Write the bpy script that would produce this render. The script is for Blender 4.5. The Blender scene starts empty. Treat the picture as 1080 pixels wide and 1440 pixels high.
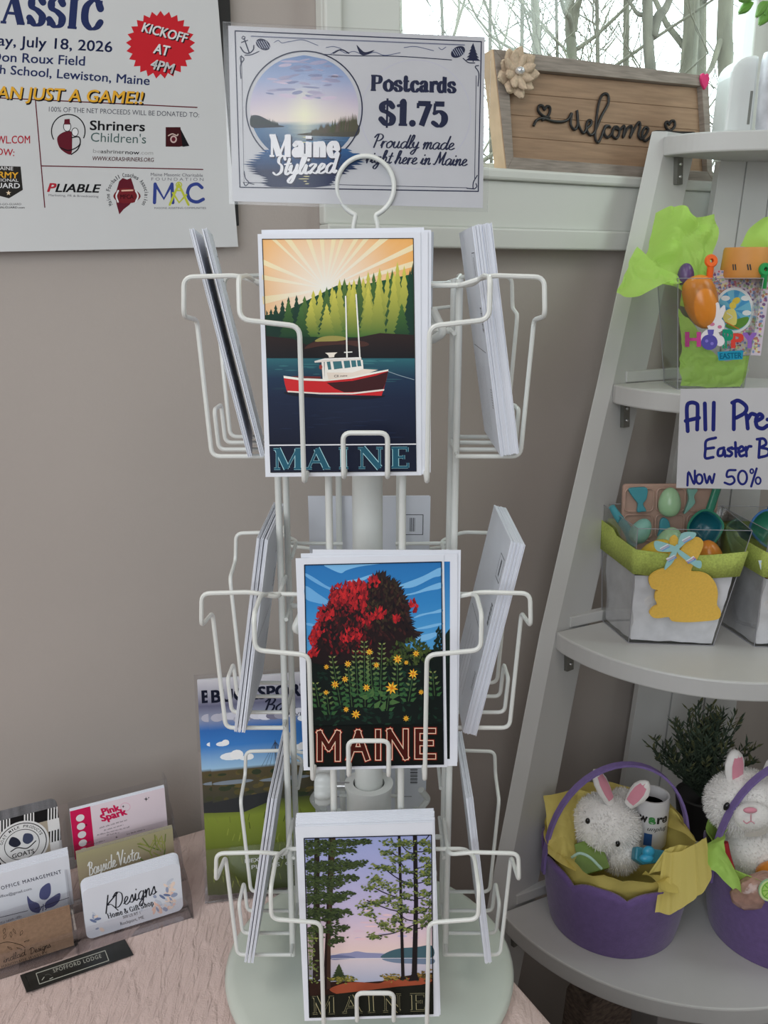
import bpy, math, random
from math import sin, cos, pi, sqrt, atan2, radians
from mathutils import Vector, Matrix, noise

scene = bpy.context.scene
COL = scene.collection
V = Vector
random.seed(7)

# ------------------------------------------------------------------ camera
PITCH = radians(15.0)
CAMZ = 1.33
FPX = 1250.0
cd = bpy.data.cameras.new('camera')
cd.sensor_fit = 'VERTICAL'; cd.sensor_height = 36.0; cd.lens = 36.0 * FPX / 1440.0
cd.clip_start = 0.02; cd.clip_end = 200
cd.dof.use_dof = False
cam = bpy.data.objects.new('camera', cd); COL.objects.link(cam)
cam.location = (0, 0, CAMZ); cam.rotation_euler = (pi / 2 - PITCH, 0, 0)
scene.camera = cam

# ------------------------------------------------------------------ world and light
scene.view_settings.view_transform = 'Standard'
scene.view_settings.look = 'None'
scene.view_settings.gamma = 1.0
scene.view_settings.use_curve_mapping = False
scene.view_settings.exposure = 0.2
w = bpy.data.worlds.new('sky'); scene.world = w; w.use_nodes = True
bg = w.node_tree.nodes['Background']
bg.inputs[0].default_value = (0.86, 0.98, 1.0, 1); bg.inputs[1].default_value = 4.5


def area_light(name, loc, target, size, power, color, spread=pi):
    l = bpy.data.lights.new(name, 'AREA'); l.shape = 'RECTANGLE'
    l.size, l.size_y = size; l.energy = power; l.color = color; l.spread = spread
    o = bpy.data.objects.new(name, l); COL.objects.link(o)
    o.location = loc
    o.rotation_euler = (V(target) - V(loc)).to_track_quat('-Z', 'Y').to_euler()
    return o


# soft unseen fill light added behind the camera, and the ceiling panels
area_light('rear_fill_light', (-0.65, -1.25, 1.75), (-0.05, 0.75, 1.25), (1.7, 1.3), 22.0, (0.90, 0.955, 1.0))
area_light('side_window_daylight', (0.95, 0.74, 1.80), (0.25, 1.10, 1.25), (0.45, 0.6), 2.6, (0.86, 1.0, 0.97))
area_light('ceiling_panel_light', (0.3, -0.2, 2.42), (0.3, -0.2, 0), (0.6, 0.6), 3.0, (1.0, 0.87, 0.78))
area_light('ceiling_panel_light', (-0.9, 0.1, 2.42), (-0.9, 0.1, 0), (0.6, 0.6), 5.0, (1.0, 0.96, 0.92))


# ------------------------------------------------------------------ helpers: pixels of the photograph to points of the room
CS, SN = cos(PITCH), sin(PITCH)


def ray(px, py):
    b = py - 720.0
    return V((px - 540.0, FPX * CS - b * SN, -b * CS - FPX * SN))


EYE = V((0, 0, CAMZ))


def P(px, py, D):
    r = ray(px, py)
    return EYE + r * (D / r.y)


def onz(px, py, z):
    r = ray(px, py)
    return EYE + r * ((z - CAMZ) / r.z)


class Frame:
    """a plane: origin o, axes u (across), v (up), n (towards the viewer)"""
    def __init__(s, o, u, v):
        s.o = V(o); s.u = V(u).normalized(); v = V(v)
        s.v = (v - s.u * v.dot(s.u)).normalized(); s.n = s.u.cross(s.v)

    def px(s, x, y):
        r = ray(x, y)
        t = (s.o - EYE).dot(s.n) / r.dot(s.n)
        d = EYE + r * t - s.o
        return (d.dot(s.u), d.dot(s.v))

    def pt(s, a, b, c=0.0):
        return s.o + s.u * a + s.v * b + s.n * c

    def matrix(s):
        m = Matrix((s.u, s.v, s.n)).transposed().to_4x4(); m.translation = s.o
        return m

    def rolled(s, deg):
        a = radians(deg)
        return Frame(s.o, s.u * cos(a) + s.v * sin(a), s.v * cos(a) - s.u * sin(a))

    def off(s, c):
        return Frame(s.o + s.n * c, s.u, s.v)


def lin(c):
    c = c / 255.0
    return c / 12.92 if c <= 0.04045 else ((c + 0.055) / 1.055) ** 2.4


INK = 1.12


def rgb(r, g, b, k=None):
    k = INK if k is None else k
    return (min(lin(r) * k, 0.92), min(lin(g) * k, 0.92), min(lin(b) * k, 0.92), 1.0)


def mixc(a, b, t):
    return tuple(a[i] * (1 - t) + b[i] * t for i in range(4))


def catmull(pts, n=6, closed=False):
    pts = [V(p) for p in pts]
    if len(pts) < 3:
        return pts
    out = []
    N = len(pts)
    segs = N if closed else N - 1
    for i in range(segs):
        if closed:
            p0, p1, p2, p3 = pts[(i - 1) % N], pts[i], pts[(i + 1) % N], pts[(i + 2) % N]
        else:
            p1, p2 = pts[i], pts[i + 1]
            p0 = pts[i - 1] if i > 0 else p1 * 2 - p2
            p3 = pts[i + 2] if i + 2 < N else p2 * 2 - p1
        for k in range(n):
            t = k / n
            out.append(0.5 * ((2 * p1) + (p2 - p0) * t + (2 * p0 - 5 * p1 + 4 * p2 - p3) * t * t + (3 * p1 - p0 - 3 * p2 + p3) * t ** 3))
    if not closed:
        out.append(pts[-1])
    return out


def fillet(pts, r, n=4):
    """round the corners of a polyline"""
    pts = [V(p) for p in pts]
    out = [pts[0]]
    for i in range(1, len(pts) - 1):
        a, b, c = pts[i - 1], pts[i], pts[i + 1]
        d1, d2 = (a - b), (c - b)
        rr = min(r, d1.length * 0.48, d2.length * 0.48)
        p, q = b + d1.normalized() * rr, b + d2.normalized() * rr
        for k in range(n + 1):
            t = k / n
            out.append(p * (1 - t) ** 2 + b * 2 * t * (1 - t) + q * t * t)
    out.append(pts[-1])
    return out


# ------------------------------------------------------------------ materials
def nodes(name):
    m = bpy.data.materials.new(name); m.use_nodes = True
    nt = m.node_tree
    return m, nt, nt.nodes['Principled BSDF'], nt.nodes['Material Output']


def mat(name, color, rough=0.5, metal=0.0, var=0.06, vscale=40.0, bump=0.0, bscale=200.0, coat=0.0, sheen=0.0, sss=0.0, spec=0.5, vstretch=None):
    m, nt, b, out = nodes(name)
    c = tuple(color)[:3] + (1,)
    N, L = nt.nodes, nt.links
    tc = N.new('ShaderNodeTexCoord')
    nz = N.new('ShaderNodeTexNoise'); nz.inputs['Scale'].default_value = vscale; nz.inputs['Detail'].default_value = 4
    if vstretch:
        mp = N.new('ShaderNodeMapping'); mp.inputs['Scale'].default_value = vstretch
        L.new(tc.outputs['Object'], mp.inputs[0]); L.new(mp.outputs[0], nz.inputs['Vector'])
    else:
        L.new(tc.outputs['Object'], nz.inputs['Vector'])
    rp = N.new('ShaderNodeValToRGB')
    rp.color_ramp.elements[0].position = 0.3; rp.color_ramp.elements[1].position = 0.7
    rp.color_ramp.elements[0].color = tuple(x * (1 - var) for x in c[:3]) + (1,)
    rp.color_ramp.elements[1].color = tuple(min(1, x * (1 + var)) for x in c[:3]) + (1,)
    L.new(nz.outputs['Fac'], rp.inputs[0]); L.new(rp.outputs[0], b.inputs['Base Color'])
    b.inputs['Roughness'].default_value = rough; b.inputs['Metallic'].default_value = metal
    b.inputs['Specular IOR Level'].default_value = spec
    if coat: b.inputs['Coat Weight'].default_value = coat
    if sheen: b.inputs['Sheen Weight'].default_value = sheen
    if sss:
        b.inputs['Subsurface Weight'].default_value = sss; b.inputs['Subsurface Scale'].default_value = 0.01
    if bump:
        n2 = N.new('ShaderNodeTexNoise'); n2.inputs['Scale'].default_value = bscale; n2.inputs['Detail'].default_value = 5
        L.new(tc.outputs['Object'], n2.inputs['Vector'])
        bp = N.new('ShaderNodeBump'); bp.inputs['Strength'].default_value = bump; bp.inputs['Distance'].default_value = 0.002
        L.new(n2.outputs['Fac'], bp.inputs['Height']); L.new(bp.outputs[0], b.inputs['Normal'])
    return m


def mat_print(name, rough=0.35, coat=0.0):
    m, nt, b, out = nodes(name)
    a = nt.nodes.new('ShaderNodeAttribute'); a.attribute_name = 'ink'
    nt.links.new(a.outputs['Color'], b.inputs['Base Color'])
    b.inputs['Roughness'].default_value = rough; b.inputs['Coat Weight'].default_value = coat
    b.inputs['Specular IOR Level'].default_value = 0.14
    return m


def mat_clear(name, tint=(1, 1, 1), gloss=0.06, edge=0.5, rough=0.05):
    """thin clear sheet: light passes straight through, the surface keeps a glossy sheen that grows at grazing angles"""
    m = bpy.data.materials.new(name); m.use_nodes = True
    nt = m.node_tree; N, L = nt.nodes, nt.links
    N.clear()
    out = N.new('ShaderNodeOutputMaterial')
    tr = N.new('ShaderNodeBsdfTransparent'); tr.inputs[0].default_value = tuple(tint) + (1,)
    gl = N.new('ShaderNodeBsdfGlossy'); gl.inputs['Roughness'].default_value = rough
    lw = N.new('ShaderNodeLayerWeight'); lw.inputs['Blend'].default_value = 0.25
    mr = N.new('ShaderNodeMapRange'); mr.inputs['To Min'].default_value = gloss; mr.inputs['To Max'].default_value = edge
    mx = N.new('ShaderNodeMixShader')
    L.new(lw.outputs['Fresnel'], mr.inputs[0]); L.new(mr.outputs[0], mx.inputs[0])
    L.new(tr.outputs[0], mx.inputs[1]); L.new(gl.outputs[0], mx.inputs[2]); L.new(mx.outputs[0], out.inputs[0])
    return m


def mat_tissue(name, color, rough=0.7, trans=0.45):
    m, nt, b, out = nodes(name)
    N, L = nt.nodes, nt.links
    b.inputs['Base Color'].default_value = tuple(color)[:3] + (1,); b.inputs['Roughness'].default_value = rough
    t = N.new('ShaderNodeBsdfTranslucent'); t.inputs[0].default_value = tuple(color)[:3] + (1,)
    nz = N.new('ShaderNodeTexNoise'); nz.inputs['Scale'].default_value = 90
    tc = N.new('ShaderNodeTexCoord'); L.new(tc.outputs['Object'], nz.inputs['Vector'])
    bp = N.new('ShaderNodeBump'); bp.inputs['Strength'].default_value = 0.35; bp.inputs['Distance'].default_value = 0.002
    L.new(nz.outputs['Fac'], bp.inputs['Height']); L.new(bp.outputs[0], b.inputs['Normal'])
    mx = N.new('ShaderNodeMixShader'); mx.inputs[0].default_value = trans
    L.new(b.outputs[0], mx.inputs[1]); L.new(t.outputs[0], mx.inputs[2]); L.new(mx.outputs[0], out.inputs[0])
    return m


M = {}
M['print'] = mat_print('printed_paper', 0.42)
M['gloss_print'] = mat_print('glossy_print', 0.3, 0.15)
M['paper'] = mat('white_card_paper', (0.76, 0.79, 0.86), 0.6, var=0.02)
M['poster_paper'] = mat('thin_poster_paper', (0.60, 0.61, 0.615), 0.6, var=0.03, vscale=5)
M['wire'] = mat('white_coated_wire', (0.72, 0.74, 0.71), 0.32, var=0.02)
M['base'] = mat('pale_grey_coated_steel', (0.57, 0.62, 0.56), 0.28, var=0.02)
M['plastic_white'] = mat('white_plastic', (0.74, 0.76, 0.74), 0.35, var=0.02)
M['steel'] = mat('bright_steel', (0.6, 0.6, 0.6), 0.3, 1.0, var=0.03)
M['dull_metal'] = mat('dull_grey_metal', (0.22, 0.22, 0.2), 0.45, 0.8, var=0.1)
M['wall'] = mat('taupe_wall_paint', (0.42, 0.375, 0.345), 0.75, var=0.02, vscale=6, bump=0.08, bscale=350)
M['wall_plain'] = mat('pale_wall_paint', (0.55, 0.52, 0.5), 0.8, var=0.02)
M['trim'] = mat('white_trim_paint', (0.64, 0.66, 0.62), 0.45, var=0.02, vscale=5)
M['ceiling'] = mat('white_ceiling_paint', (0.7, 0.7, 0.68), 0.85, var=0.02)
M['floor'] = mat('dark_floor', (0.12, 0.1, 0.09), 0.5, var=0.2, vscale=8)
M['sign_paper'] = mat('laminated_paper', (0.56, 0.565, 0.59), 0.5, var=0.02)
M['card_stock'] = mat('grey_white_card', (0.55, 0.545, 0.56), 0.7, var=0.02)
M['shelf'] = mat('white_painted_wood', (0.54, 0.54, 0.53), 0.42, var=0.03, vscale=14, vstretch=(1, 1, 0.1), bump=0.03, bscale=120)
M['glass'] = mat_clear('window_glass', (0.97, 1.0, 0.99), 0.03, 0.4, 0.02)
M['acrylic'] = mat_clear('clear_acrylic', (0.975, 0.975, 0.985), 0.045, 0.55, 0.03)
M['acetate'] = mat_clear('clear_acetate', (0.985, 0.99, 0.985), 0.04, 0.5, 0.05)
M['sleeve'] = mat_clear('laminating_film', (0.985, 0.985, 0.99), 0.03, 0.4, 0.12)
M['black'] = mat('matt_black', (0.012, 0.012, 0.012), 0.5)
M['ink_black'] = mat('black_letter', (0.012, 0.011, 0.011), 0.45)
M['lime'] = mat_tissue('lime_tissue_paper', (0.58, 0.90, 0.20), trans=0.5)
M['yellow_tissue'] = mat_tissue('yellow_tissue_paper', (0.72, 0.60, 0.17), trans=0.3)
M['purple'] = mat('purple_felt', (0.135, 0.08, 0.245), 0.85, var=0.1, vscale=150, bump=0.25, bscale=600, sheen=0.3)
M['purple_lit'] = mat('purple_felt_lit', (0.20, 0.14, 0.36), 0.85, var=0.08, vscale=150)  # basket handle: same purple felt, light from above put into the colour
M['plush'] = mat('white_plush_fur', (0.80, 0.78, 0.76), 0.95, var=0.05, vscale=60, sheen=0.4, bump=0.3, bscale=300)
M['pink'] = mat('pink_plush', (0.70, 0.28, 0.36), 0.9, sheen=0.3)
M['dark_eye'] = mat('black_glossy_eye', (0.01, 0.01, 0.012), 0.12)


# ------------------------------------------------------------------ mesh building
class MB:
    def __init__(s):
        s.v = []; s.f = []; s.mi = []; s.m = 0

    def add(s, verts, faces):
        o = len(s.v)
        s.v += [V(p) for p in verts]
        for f in faces:
            s.f.append([i + o for i in f]); s.mi.append(s.m)
        return s

    def box(s, c, d, R=None):
        x, y, z = d[0] / 2, d[1] / 2, d[2] / 2
        vs = [V((a * x, b * y, e * z)) for a in (-1, 1) for b in (-1, 1) for e in (-1, 1)]
        if R is not None: vs = [R @ p for p in vs]
        return s.add([V(c) + p for p in vs], [(0, 1, 3, 2), (4, 6, 7, 5), (0, 4, 5, 1), (2, 3, 7, 6), (0, 2, 6, 4), (1, 5, 7, 3)])

    def hexa(s, bottom, top):
        return s.add(list(bottom) + list(top), [(3, 2, 1, 0), (4, 5, 6, 7), (0, 1, 5, 4), (1, 2, 6, 5), (2, 3, 7, 6), (3, 0, 4, 7)])

    def tube(s, path, r, n=10, closed=False, cap=True, rend=None):
        path = [V(p) for p in path]
        N = len(path)
        tang = []
        for i in range(N):
            a = path[(i - 1) % N] if (closed or i > 0) else path[i]
            b = path[(i + 1) % N] if (closed or i < N - 1) else path[i]
            t = (b - a)
            tang.append(t.normalized() if t.length > 1e-9 else V((0, 0, 1)))
        ref = V((0, 0, 1)) if abs(tang[0].z) < 0.9 else V((1, 0, 0))
        x = tang[0].cross(ref).normalized()
        vs = []
        for i in range(N):
            if i > 0:
                q = tang[i - 1].rotation_difference(tang[i]); x = q @ x
            x = (x - tang[i] * x.dot(tang[i])).normalized()
            y = tang[i].cross(x)
            rr = r if rend is None else r + (rend - r) * i / (N - 1)
            if callable(r): rr = r(i / (N - 1))
            for k in range(n):
                a = 2 * pi * k / n
                vs.append(path[i] + (x * cos(a) + y * sin(a)) * rr)
        fs = []
        for i in range(N if closed else N - 1):
            j = (i + 1) % N
            for k in range(n):
                l = (k + 1) % n
                fs.append((i * n + k, i * n + l, j * n + l, j * n + k))
        if cap and not closed:
            fs.append(tuple(reversed(range(n)))); fs.append(tuple((N - 1) * n + k for k in range(n)))
        return s.add(vs, fs)

    def lathe(s, prof, o=(0, 0, 0), n=32, R=None, cap=True):
        """prof: (r, z) pairs"""
        vs, fs = [], []
        o = V(o)
        for r, z in prof:
            for k in range(n):
                a = 2 * pi * k / n
                p = V((r * cos(a), r * sin(a), z))
                vs.append(o + (R @ p if R is not None else p))
        m = len(prof)
        for i in range(m - 1):
            for k in range(n):
                l = (k + 1) % n
                fs.append((i * n + k, i * n + l, (i + 1) * n + l, (i + 1) * n + k))
        if cap:
            if prof[0][0] > 1e-6: fs.append(tuple(reversed(range(n))))
            if prof[-1][0] > 1e-6: fs.append(tuple((m - 1) * n + k for k in range(n)))
        return s.add(vs, fs)

    def prism(s, outline, F, t0, t1):
        """outline in a frame's (u,v), extruded from w=t0 to w=t1"""
        n = len(outline)
        ar = sum(outline[i][0] * outline[(i + 1) % n][1] - outline[(i + 1) % n][0] * outline[i][1] for i in range(n))
        if ar < 0: outline = list(reversed(outline))
        vs = [F.pt(a, b, t0) for a, b in outline] + [F.pt(a, b, t1) for a, b in outline]
        fs = [tuple(reversed(range(n))), tuple(range(n, 2 * n))] + [(i, (i + 1) % n, n + (i + 1) % n, n + i) for i in range(n)]
        return s.add(vs, fs)

    def ribbon(s, path, w, t, F):
        """flat bar following a path in frame (u,v): width w (local), from t[0] to t[1] in depth"""
        for i in range(len(path) - 1):
            a, b = V(path[i]).to_2d() if len(path[i]) > 2 else V(path[i]), V(path[i + 1]).to_2d() if len(path[i + 1]) > 2 else V(path[i + 1])
        return s

    def ball(s, c, r, n=24, m=16, R=None, fn=None):
        """ellipsoid with radii r; fn(direction) scales the radius"""
        if not hasattr(r, '__len__'): r = (r, r, r)
        vs, fs = [], []
        c = V(c)
        for i in range(m + 1):
            th = pi * i / m
            for k in range(n):
                a = 2 * pi * k / n
                d = V((sin(th) * cos(a), sin(th) * sin(a), cos(th)))
                q = fn(d) if fn else 1.0
                p = V((d.x * r[0] * q, d.y * r[1] * q, d.z * r[2] * q))
                vs.append(c + (R @ p if R is not None else p))
        for i in range(m):
            for k in range(n):
                l = (k + 1) % n
                fs.append((i * n + k, (i + 1) * n + k, (i + 1) * n + l, i * n + l))
        return s.add(vs, fs)

    def sheet(s, rows, nu=24, nv=24, amp=0.0, freq=30.0, seed=0.0, sub=True):
        """smooth patch through a grid of control points, crumpled by ridged noise"""
        rows = [[V(p) for p in r] for r in rows]
        dense = []
        for r in rows:
            c = catmull(r, nu); dense.append([c[int(round(k * (len(c) - 1) / nu))] for k in range(nu + 1)])
        cols = []
        for k in range(nu + 1):
            c = catmull([d[k] for d in dense], nv); cols.append([c[int(round(j * (len(c) - 1) / nv))] for j in range(nv + 1)])
        vs = []
        for k in range(nu + 1):
            for j in range(nv + 1):
                p = cols[k][j]
                if amp:
                    q = p * freq + V((seed, seed * 1.7, seed * 0.3))
                    h = abs(noise.noise(q)) - 0.25 + 0.5 * (abs(noise.noise(q * 2.3)) - 0.25)
                    d = V((noise.noise(q + V((9, 0, 0))), noise.noise(q + V((0, 9, 0))), noise.noise(q + V((0, 0, 9)))))
                    p = p + d.normalized() * 0.0 + (V((0.3, -1, 0.4)).normalized() * h + d * 0.5) * amp
                vs.append(p)
        W = nv + 1
        fs = [(k * W + j, (k + 1) * W + j, (k + 1) * W + j + 1, k * W + j + 1) for k in range(nu) for j in range(nv)]
        return s.add(vs, fs)

    def build(s, name, mats, parent=None, smooth=True, origin=None, bevel=0.0, bseg=2, angle=40):
        if not isinstance(mats, (list, tuple)): mats = [mats]
        if parent is not None:
            o0 = V(parent['_world']) if '_world' in parent else V(parent.location)
        else:
            o0 = V(origin) if origin is not None else V((0, 0, 0))
        own = V(origin) if (origin is not None) else o0
        me = bpy.data.meshes.new(name)
        me.from_pydata([tuple(p - own) for p in s.v], [], s.f)
        for mm in mats: me.materials.append(mm)
        if len(mats) > 1: me.polygons.foreach_set('material_index', s.mi)
        if smooth: me.polygons.foreach_set('use_smooth', [True] * len(me.polygons))
        me.update()
        if smooth and angle: 
            try: me.set_sharp_from_angle(angle=radians(angle))
            except Exception: pass
        o = bpy.data.objects.new(name, me); COL.objects.link(o)
        if parent is not None:
            o.parent = parent; o.location = own - o0
        else:
            o.location = own
        WORLD[o.name] = own
        o['_world'] = tuple(own)
        if bevel:
            b = o.modifiers.new('bevel', 'BEVEL'); b.width = bevel; b.segments = bseg; b.limit_method = 'ANGLE'; b.angle_limit = radians(50)
        return o


WORLD = {}


def tag(o, label=None, cat=None, group=None, kind=None):
    if label: o['label'] = label
    if cat: o['category'] = cat
    if group: o['group'] = group
    if kind: o['kind'] = kind
    return o


def thing(name, loc, label, cat, group=None):
    o = bpy.data.objects.new(name, None); COL.objects.link(o)
    o.empty_display_size = 0.02
    o.location = loc
    o['_world'] = tuple(loc)
    return tag(o, label, cat, group)


def struct(o):
    o['kind'] = 'structure'
    return o


# ------------------------------------------------------------------ printing: flat coloured shapes on a sheet
_tcache = {}


def text_geo(s, bold=0.0, shear=0.0, spacing=1.0):
    k = (s, bold, shear, spacing)
    if k in _tcache: return _tcache[k]
    c = bpy.data.curves.new('lettering', 'FONT'); c.body = s; c.resolution_u = 3; c.offset = bold; c.shear = shear; c.space_character = spacing
    o = bpy.data.objects.new('lettering', c)
    me = bpy.data.meshes.new_from_object(o)
    vs = [(v.co.x, v.co.y) for v in me.vertices]; fs = [tuple(p.vertices) for p in me.polygons]
    bpy.data.objects.remove(o); bpy.data.curves.remove(c); bpy.data.meshes.remove(me)
    _tcache[k] = (vs, fs)
    return _tcache[k]


STEP = 4.0e-5


class Print:
    """shapes given in photo pixels (or a magnified crop of it), laid on a frame's plane as thin layers of ink"""
    def __init__(s, F):
        s.F = F; s.v = []; s.f = []; s.c = []; s.mi = []; s.k = 0; s.up = 1
        s.crop()

    def crop(s, x0=0, y0=0, sc=1.0):
        s.T = lambda x, y: s.F.px(x0 + x / sc, y0 + y / sc); s.up = 1
        return s

    def local(s, fn=None):
        s.T = fn if fn else (lambda x, y: (x, y)); s.up = -1
        return s

    def face(s, pts, cols, layer, mi=0):
        """pts local"""
        o = len(s.v)
        s.k = (s.k + 1) % 24
        z = layer * STEP + s.k * 1.2e-6
        s.v += [(p[0], p[1], z) for p in pts]
        n = len(pts)
        ar = sum(pts[i][0] * pts[(i + 1) % n][1] - pts[(i + 1) % n][0] * pts[i][1] for i in range(n))
        idx = list(range(n))
        if ar < 0: idx.reverse()
        s.f.append([o + i for i in idx]); s.mi.append(mi)
        if isinstance(cols[0], (int, float)): s.c.append([cols] * n)
        else: s.c.append([cols[i] for i in idx])

    def poly(s, pts, col, layer=1):
        s.face([s.T(x, y) for x, y in pts], col, layer)

    def smooth(s, pts, col, layer=1, n=5):
        q = catmull([V((x, y)) for x, y in pts], n, True)
        s.poly([(p.x, p.y) for p in q], col, layer)

    def grad(s, pts, ctop, cbot, layer=1):
        ys = [p[1] for p in pts]; a, b = min(ys), max(ys)
        s.poly(pts, [mixc(ctop, cbot, (y - a) / (b - a + 1e-9)) for x, y in pts], layer)

    def vgrad(s, x0, x1, stops, layer=1, skew=None):
        """horizontal bands with colours blended between stops [(y, colour)]; skew(x,y) may shift points"""
        f = skew or (lambda x, y: (x, y))
        for (ya, ca), (yb, cb) in zip(stops[:-1], stops[1:]):
            s.poly([f(x0, ya), f(x1, ya), f(x1, yb), f(x0, yb)], [ca, ca, cb, cb], layer)

    def ell(s, cx, cy, rx, ry, col, layer=1, n=24, a0=0, rot=0):
        ca, sa = cos(rot), sin(rot)
        s.poly([(cx + rx * cos(2 * pi * k / n + a0) * ca - ry * sin(2 * pi * k / n + a0) * sa, cy + rx * cos(2 * pi * k / n + a0) * sa + ry * sin(2 * pi * k / n + a0) * ca) for k in range(n)], col, layer)

    def ring(s, cx, cy, rx, ry, w, col, layer=1, a0=0, a1=2 * pi, n=40):
        for k in range(n):
            a, b = a0 + (a1 - a0) * k / n, a0 + (a1 - a0) * (k + 1) / n
            s.poly([(cx + (rx - w / 2) * cos(a), cy + (ry - w / 2) * sin(a)), (cx + (rx + w / 2) * cos(a), cy + (ry + w / 2) * sin(a)),
                    (cx + (rx + w / 2) * cos(b), cy + (ry + w / 2) * sin(b)), (cx + (rx - w / 2) * cos(b), cy + (ry - w / 2) * sin(b))], col, layer)

    def stroke(s, pts, w, col, layer=1, smooth=True, n=5, nib=None, closed=False, cap=True):
        """pen line; nib=(thin ratio, angle) makes strokes along the angle thick and across it thin"""
        q = catmull([V((x, y)) for x, y in pts], n, closed) if smooth else [V((x, y)) for x, y in pts]
        if closed: q = q + [q[0]]
        q = [p for i, p in enumerate(q) if i == 0 or (p - q[i - 1]).length > 1e-6]
        if len(q) < 2: return
        L, R = [], []
        for i, p in enumerate(q):
            if closed and i in (0, len(q) - 1): t = q[1] - q[-2]
            else: t = q[min(i + 1, len(q) - 1)] - q[max(i - 1, 0)]
            t = t.normalized() if t.length > 0 else V((1, 0))
            ww = w
            if nib:
                ww = w * (nib[0] + (1 - nib[0]) * abs(t.dot(V((cos(nib[1]), sin(nib[1]))))) ** 1.3)
            nn = V((-t.y, t.x)) * ww / 2
            L.append(p + nn); R.append(p - nn)
        for i in range(len(q) - 1):
            s.poly([tuple(L[i]), tuple(L[i + 1]), tuple(R[i + 1]), tuple(R[i])], col, layer)
        if cap and not closed:
            for e in (0, len(q) - 1):
                r = (L[e] - R[e]).length / 2
                s.ell(q[e].x, q[e].y, r, r, col, layer, 10)

    def frame(s, quad, w, col, layer=1):
        """outline of a quadrilateral"""
        for i in range(4):
            s.stroke([quad[i], quad[(i + 1) % 4]], w, col, layer, smooth=False)

    def text(s, txt, p0, p1, h, col, layer=2, bold=0.0, shear=0.0, spacing=1.0, grad=None):
        """built-in lettering from baseline start p0 to end p1, capital height h (same units)"""
        vs, fs = text_geo(txt, 0.0, shear, spacing)
        if not vs: return
        x0, x1 = min(v[0] for v in vs), max(v[0] for v in vs)
        cap = 0.73
        ax, ay = p1[0] - p0[0], p1[1] - p0[1]
        ln = sqrt(ax * ax + ay * ay); ux, uy = ax / ln, ay / ln
        sx = ln / (x1 - x0)
        pts = []
        for x, y in vs:
            a, b = (x - x0) * sx, y / cap * h * s.up
            pts.append((p0[0] + ux * a + uy * b, p0[1] + uy * a - ux * b))
        for dx, dy in (((0, 0),) if bold <= 0 else ((-1, -.6), (1, -.6), (1, .6), (-1, .6))):
            q = [s.T(x + dx * bold * h, y + dy * bold * h) for x, y in pts]
            for f in fs:
                s.face([q[i] for i in f], col, layer)

    def words(s, p0, p1, h, col, layer, seed=1):
        """a line of print too small to read: uneven ticks grouped like words"""
        rg = random.Random(int(p0[0] * 7 + p1[1]) + seed)
        a, d = V(p0), V(p1) - V(p0)
        ln = d.length; d.normalize(); nn = V((d.y, -d.x)); x = 0.0
        while x < ln - h * .6:
            for k in range(rg.randint(2, 7)):
                if x > ln - h * .5: break
                q = a + d * x; hh = h * (.95 if rg.random() < .3 else .65)
                s.stroke([tuple(q), tuple(q + nn * hh)], h * .2, col, layer, False, cap=False)
                if rg.random() < .7: s.stroke([tuple(q + nn * hh * .9), tuple(q + d * h * .35 + nn * hh * .9)], h * .2, col, layer, False, cap=False)
                x += h * .55
            x += h * .6

    def glyphs(s, txt, p0, p1, xh, w, col, layer, font, slant=0.0, nib=None, space=0.55, track=0.0):
        """pen-drawn lettering from a stroke alphabet; xh is the height of one alphabet unit"""
        x = 0.0; items = []
        for ch in txt:
            if ch == ' ': x += space; continue
            st, adv = font[ch]
            items.append((x, st)); x += adv + track
        total = x
        ax, ay = p1[0] - p0[0], p1[1] - p0[1]
        ln = sqrt(ax * ax + ay * ay); ux, uy = ax / ln, ay / ln
        sx = ln / total

        def tr(gx, gy, ox):
            a = (ox + gx) * sx + gy * xh * slant; b = gy * xh * s.up
            return (p0[0] + ux * a + uy * b, p0[1] + uy * a - ux * b)
        for ox, st in items:
            for e in st:
                if isinstance(e, tuple):   # straight slab: (x0,y0,x1,y1,width factor)
                    s.stroke([tr(e[0], e[1], ox), tr(e[2], e[3], ox)], w * e[4], col, layer, smooth=False, cap=False)
                else:
                    s.stroke([tr(a, b, ox) for a, b in e], w, col, layer, nib=nib)

    def build(s, name, mat_, parent=None, sheet=None, paper=None, both=None):
        """sheet: (outline local, thickness) adds the paper below the ink as part of the same mesh"""
        v, f, c, mi = list(s.v), [list(x) for x in s.f], list(s.c), list(s.mi)
        mats = [mat_]
        if sheet:
            out, th = sheet
            n = len(out)
            ar = sum(out[i][0] * out[(i + 1) % n][1] - out[(i + 1) % n][0] * out[i][1] for i in range(n))
            if ar < 0: out = list(reversed(out))
            o = len(v)
            v += [(a, b, -th) for a, b in out] + [(a, b, 0) for a, b in out]
            fs = [[o + i for i in reversed(range(n))], [o + n + i for i in range(n)]] + [[o + i, o + (i + 1) % n, o + n + (i + 1) % n, o + n + i] for i in range(n)]
            f += fs; mats.append(paper or M['paper'])
            c += [[(1, 1, 1, 1)] * len(x) for x in fs]; mi += [1] * len(fs)
        me = bpy.data.meshes.new(name); me.from_pydata(v, [], f)
        for mm in mats: me.materials.append(mm)
        me.polygons.foreach_set('material_index', mi)
        at = me.color_attributes.new('ink', 'FLOAT_COLOR', 'CORNER')
        flat = [x for face in c for col in face for x in col]
        at.data.foreach_set('color', flat)
        me.update()
        o = bpy.data.objects.new(name, me); COL.objects.link(o)
        mw = s.F.matrix()
        if parent is not None:
            o.parent = parent
            o.matrix_basis = Matrix.Translation(-V(parent['_world'])) @ mw
        else:
            o.matrix_basis = mw
        o['_world'] = tuple(s.F.o)
        return o


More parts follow.
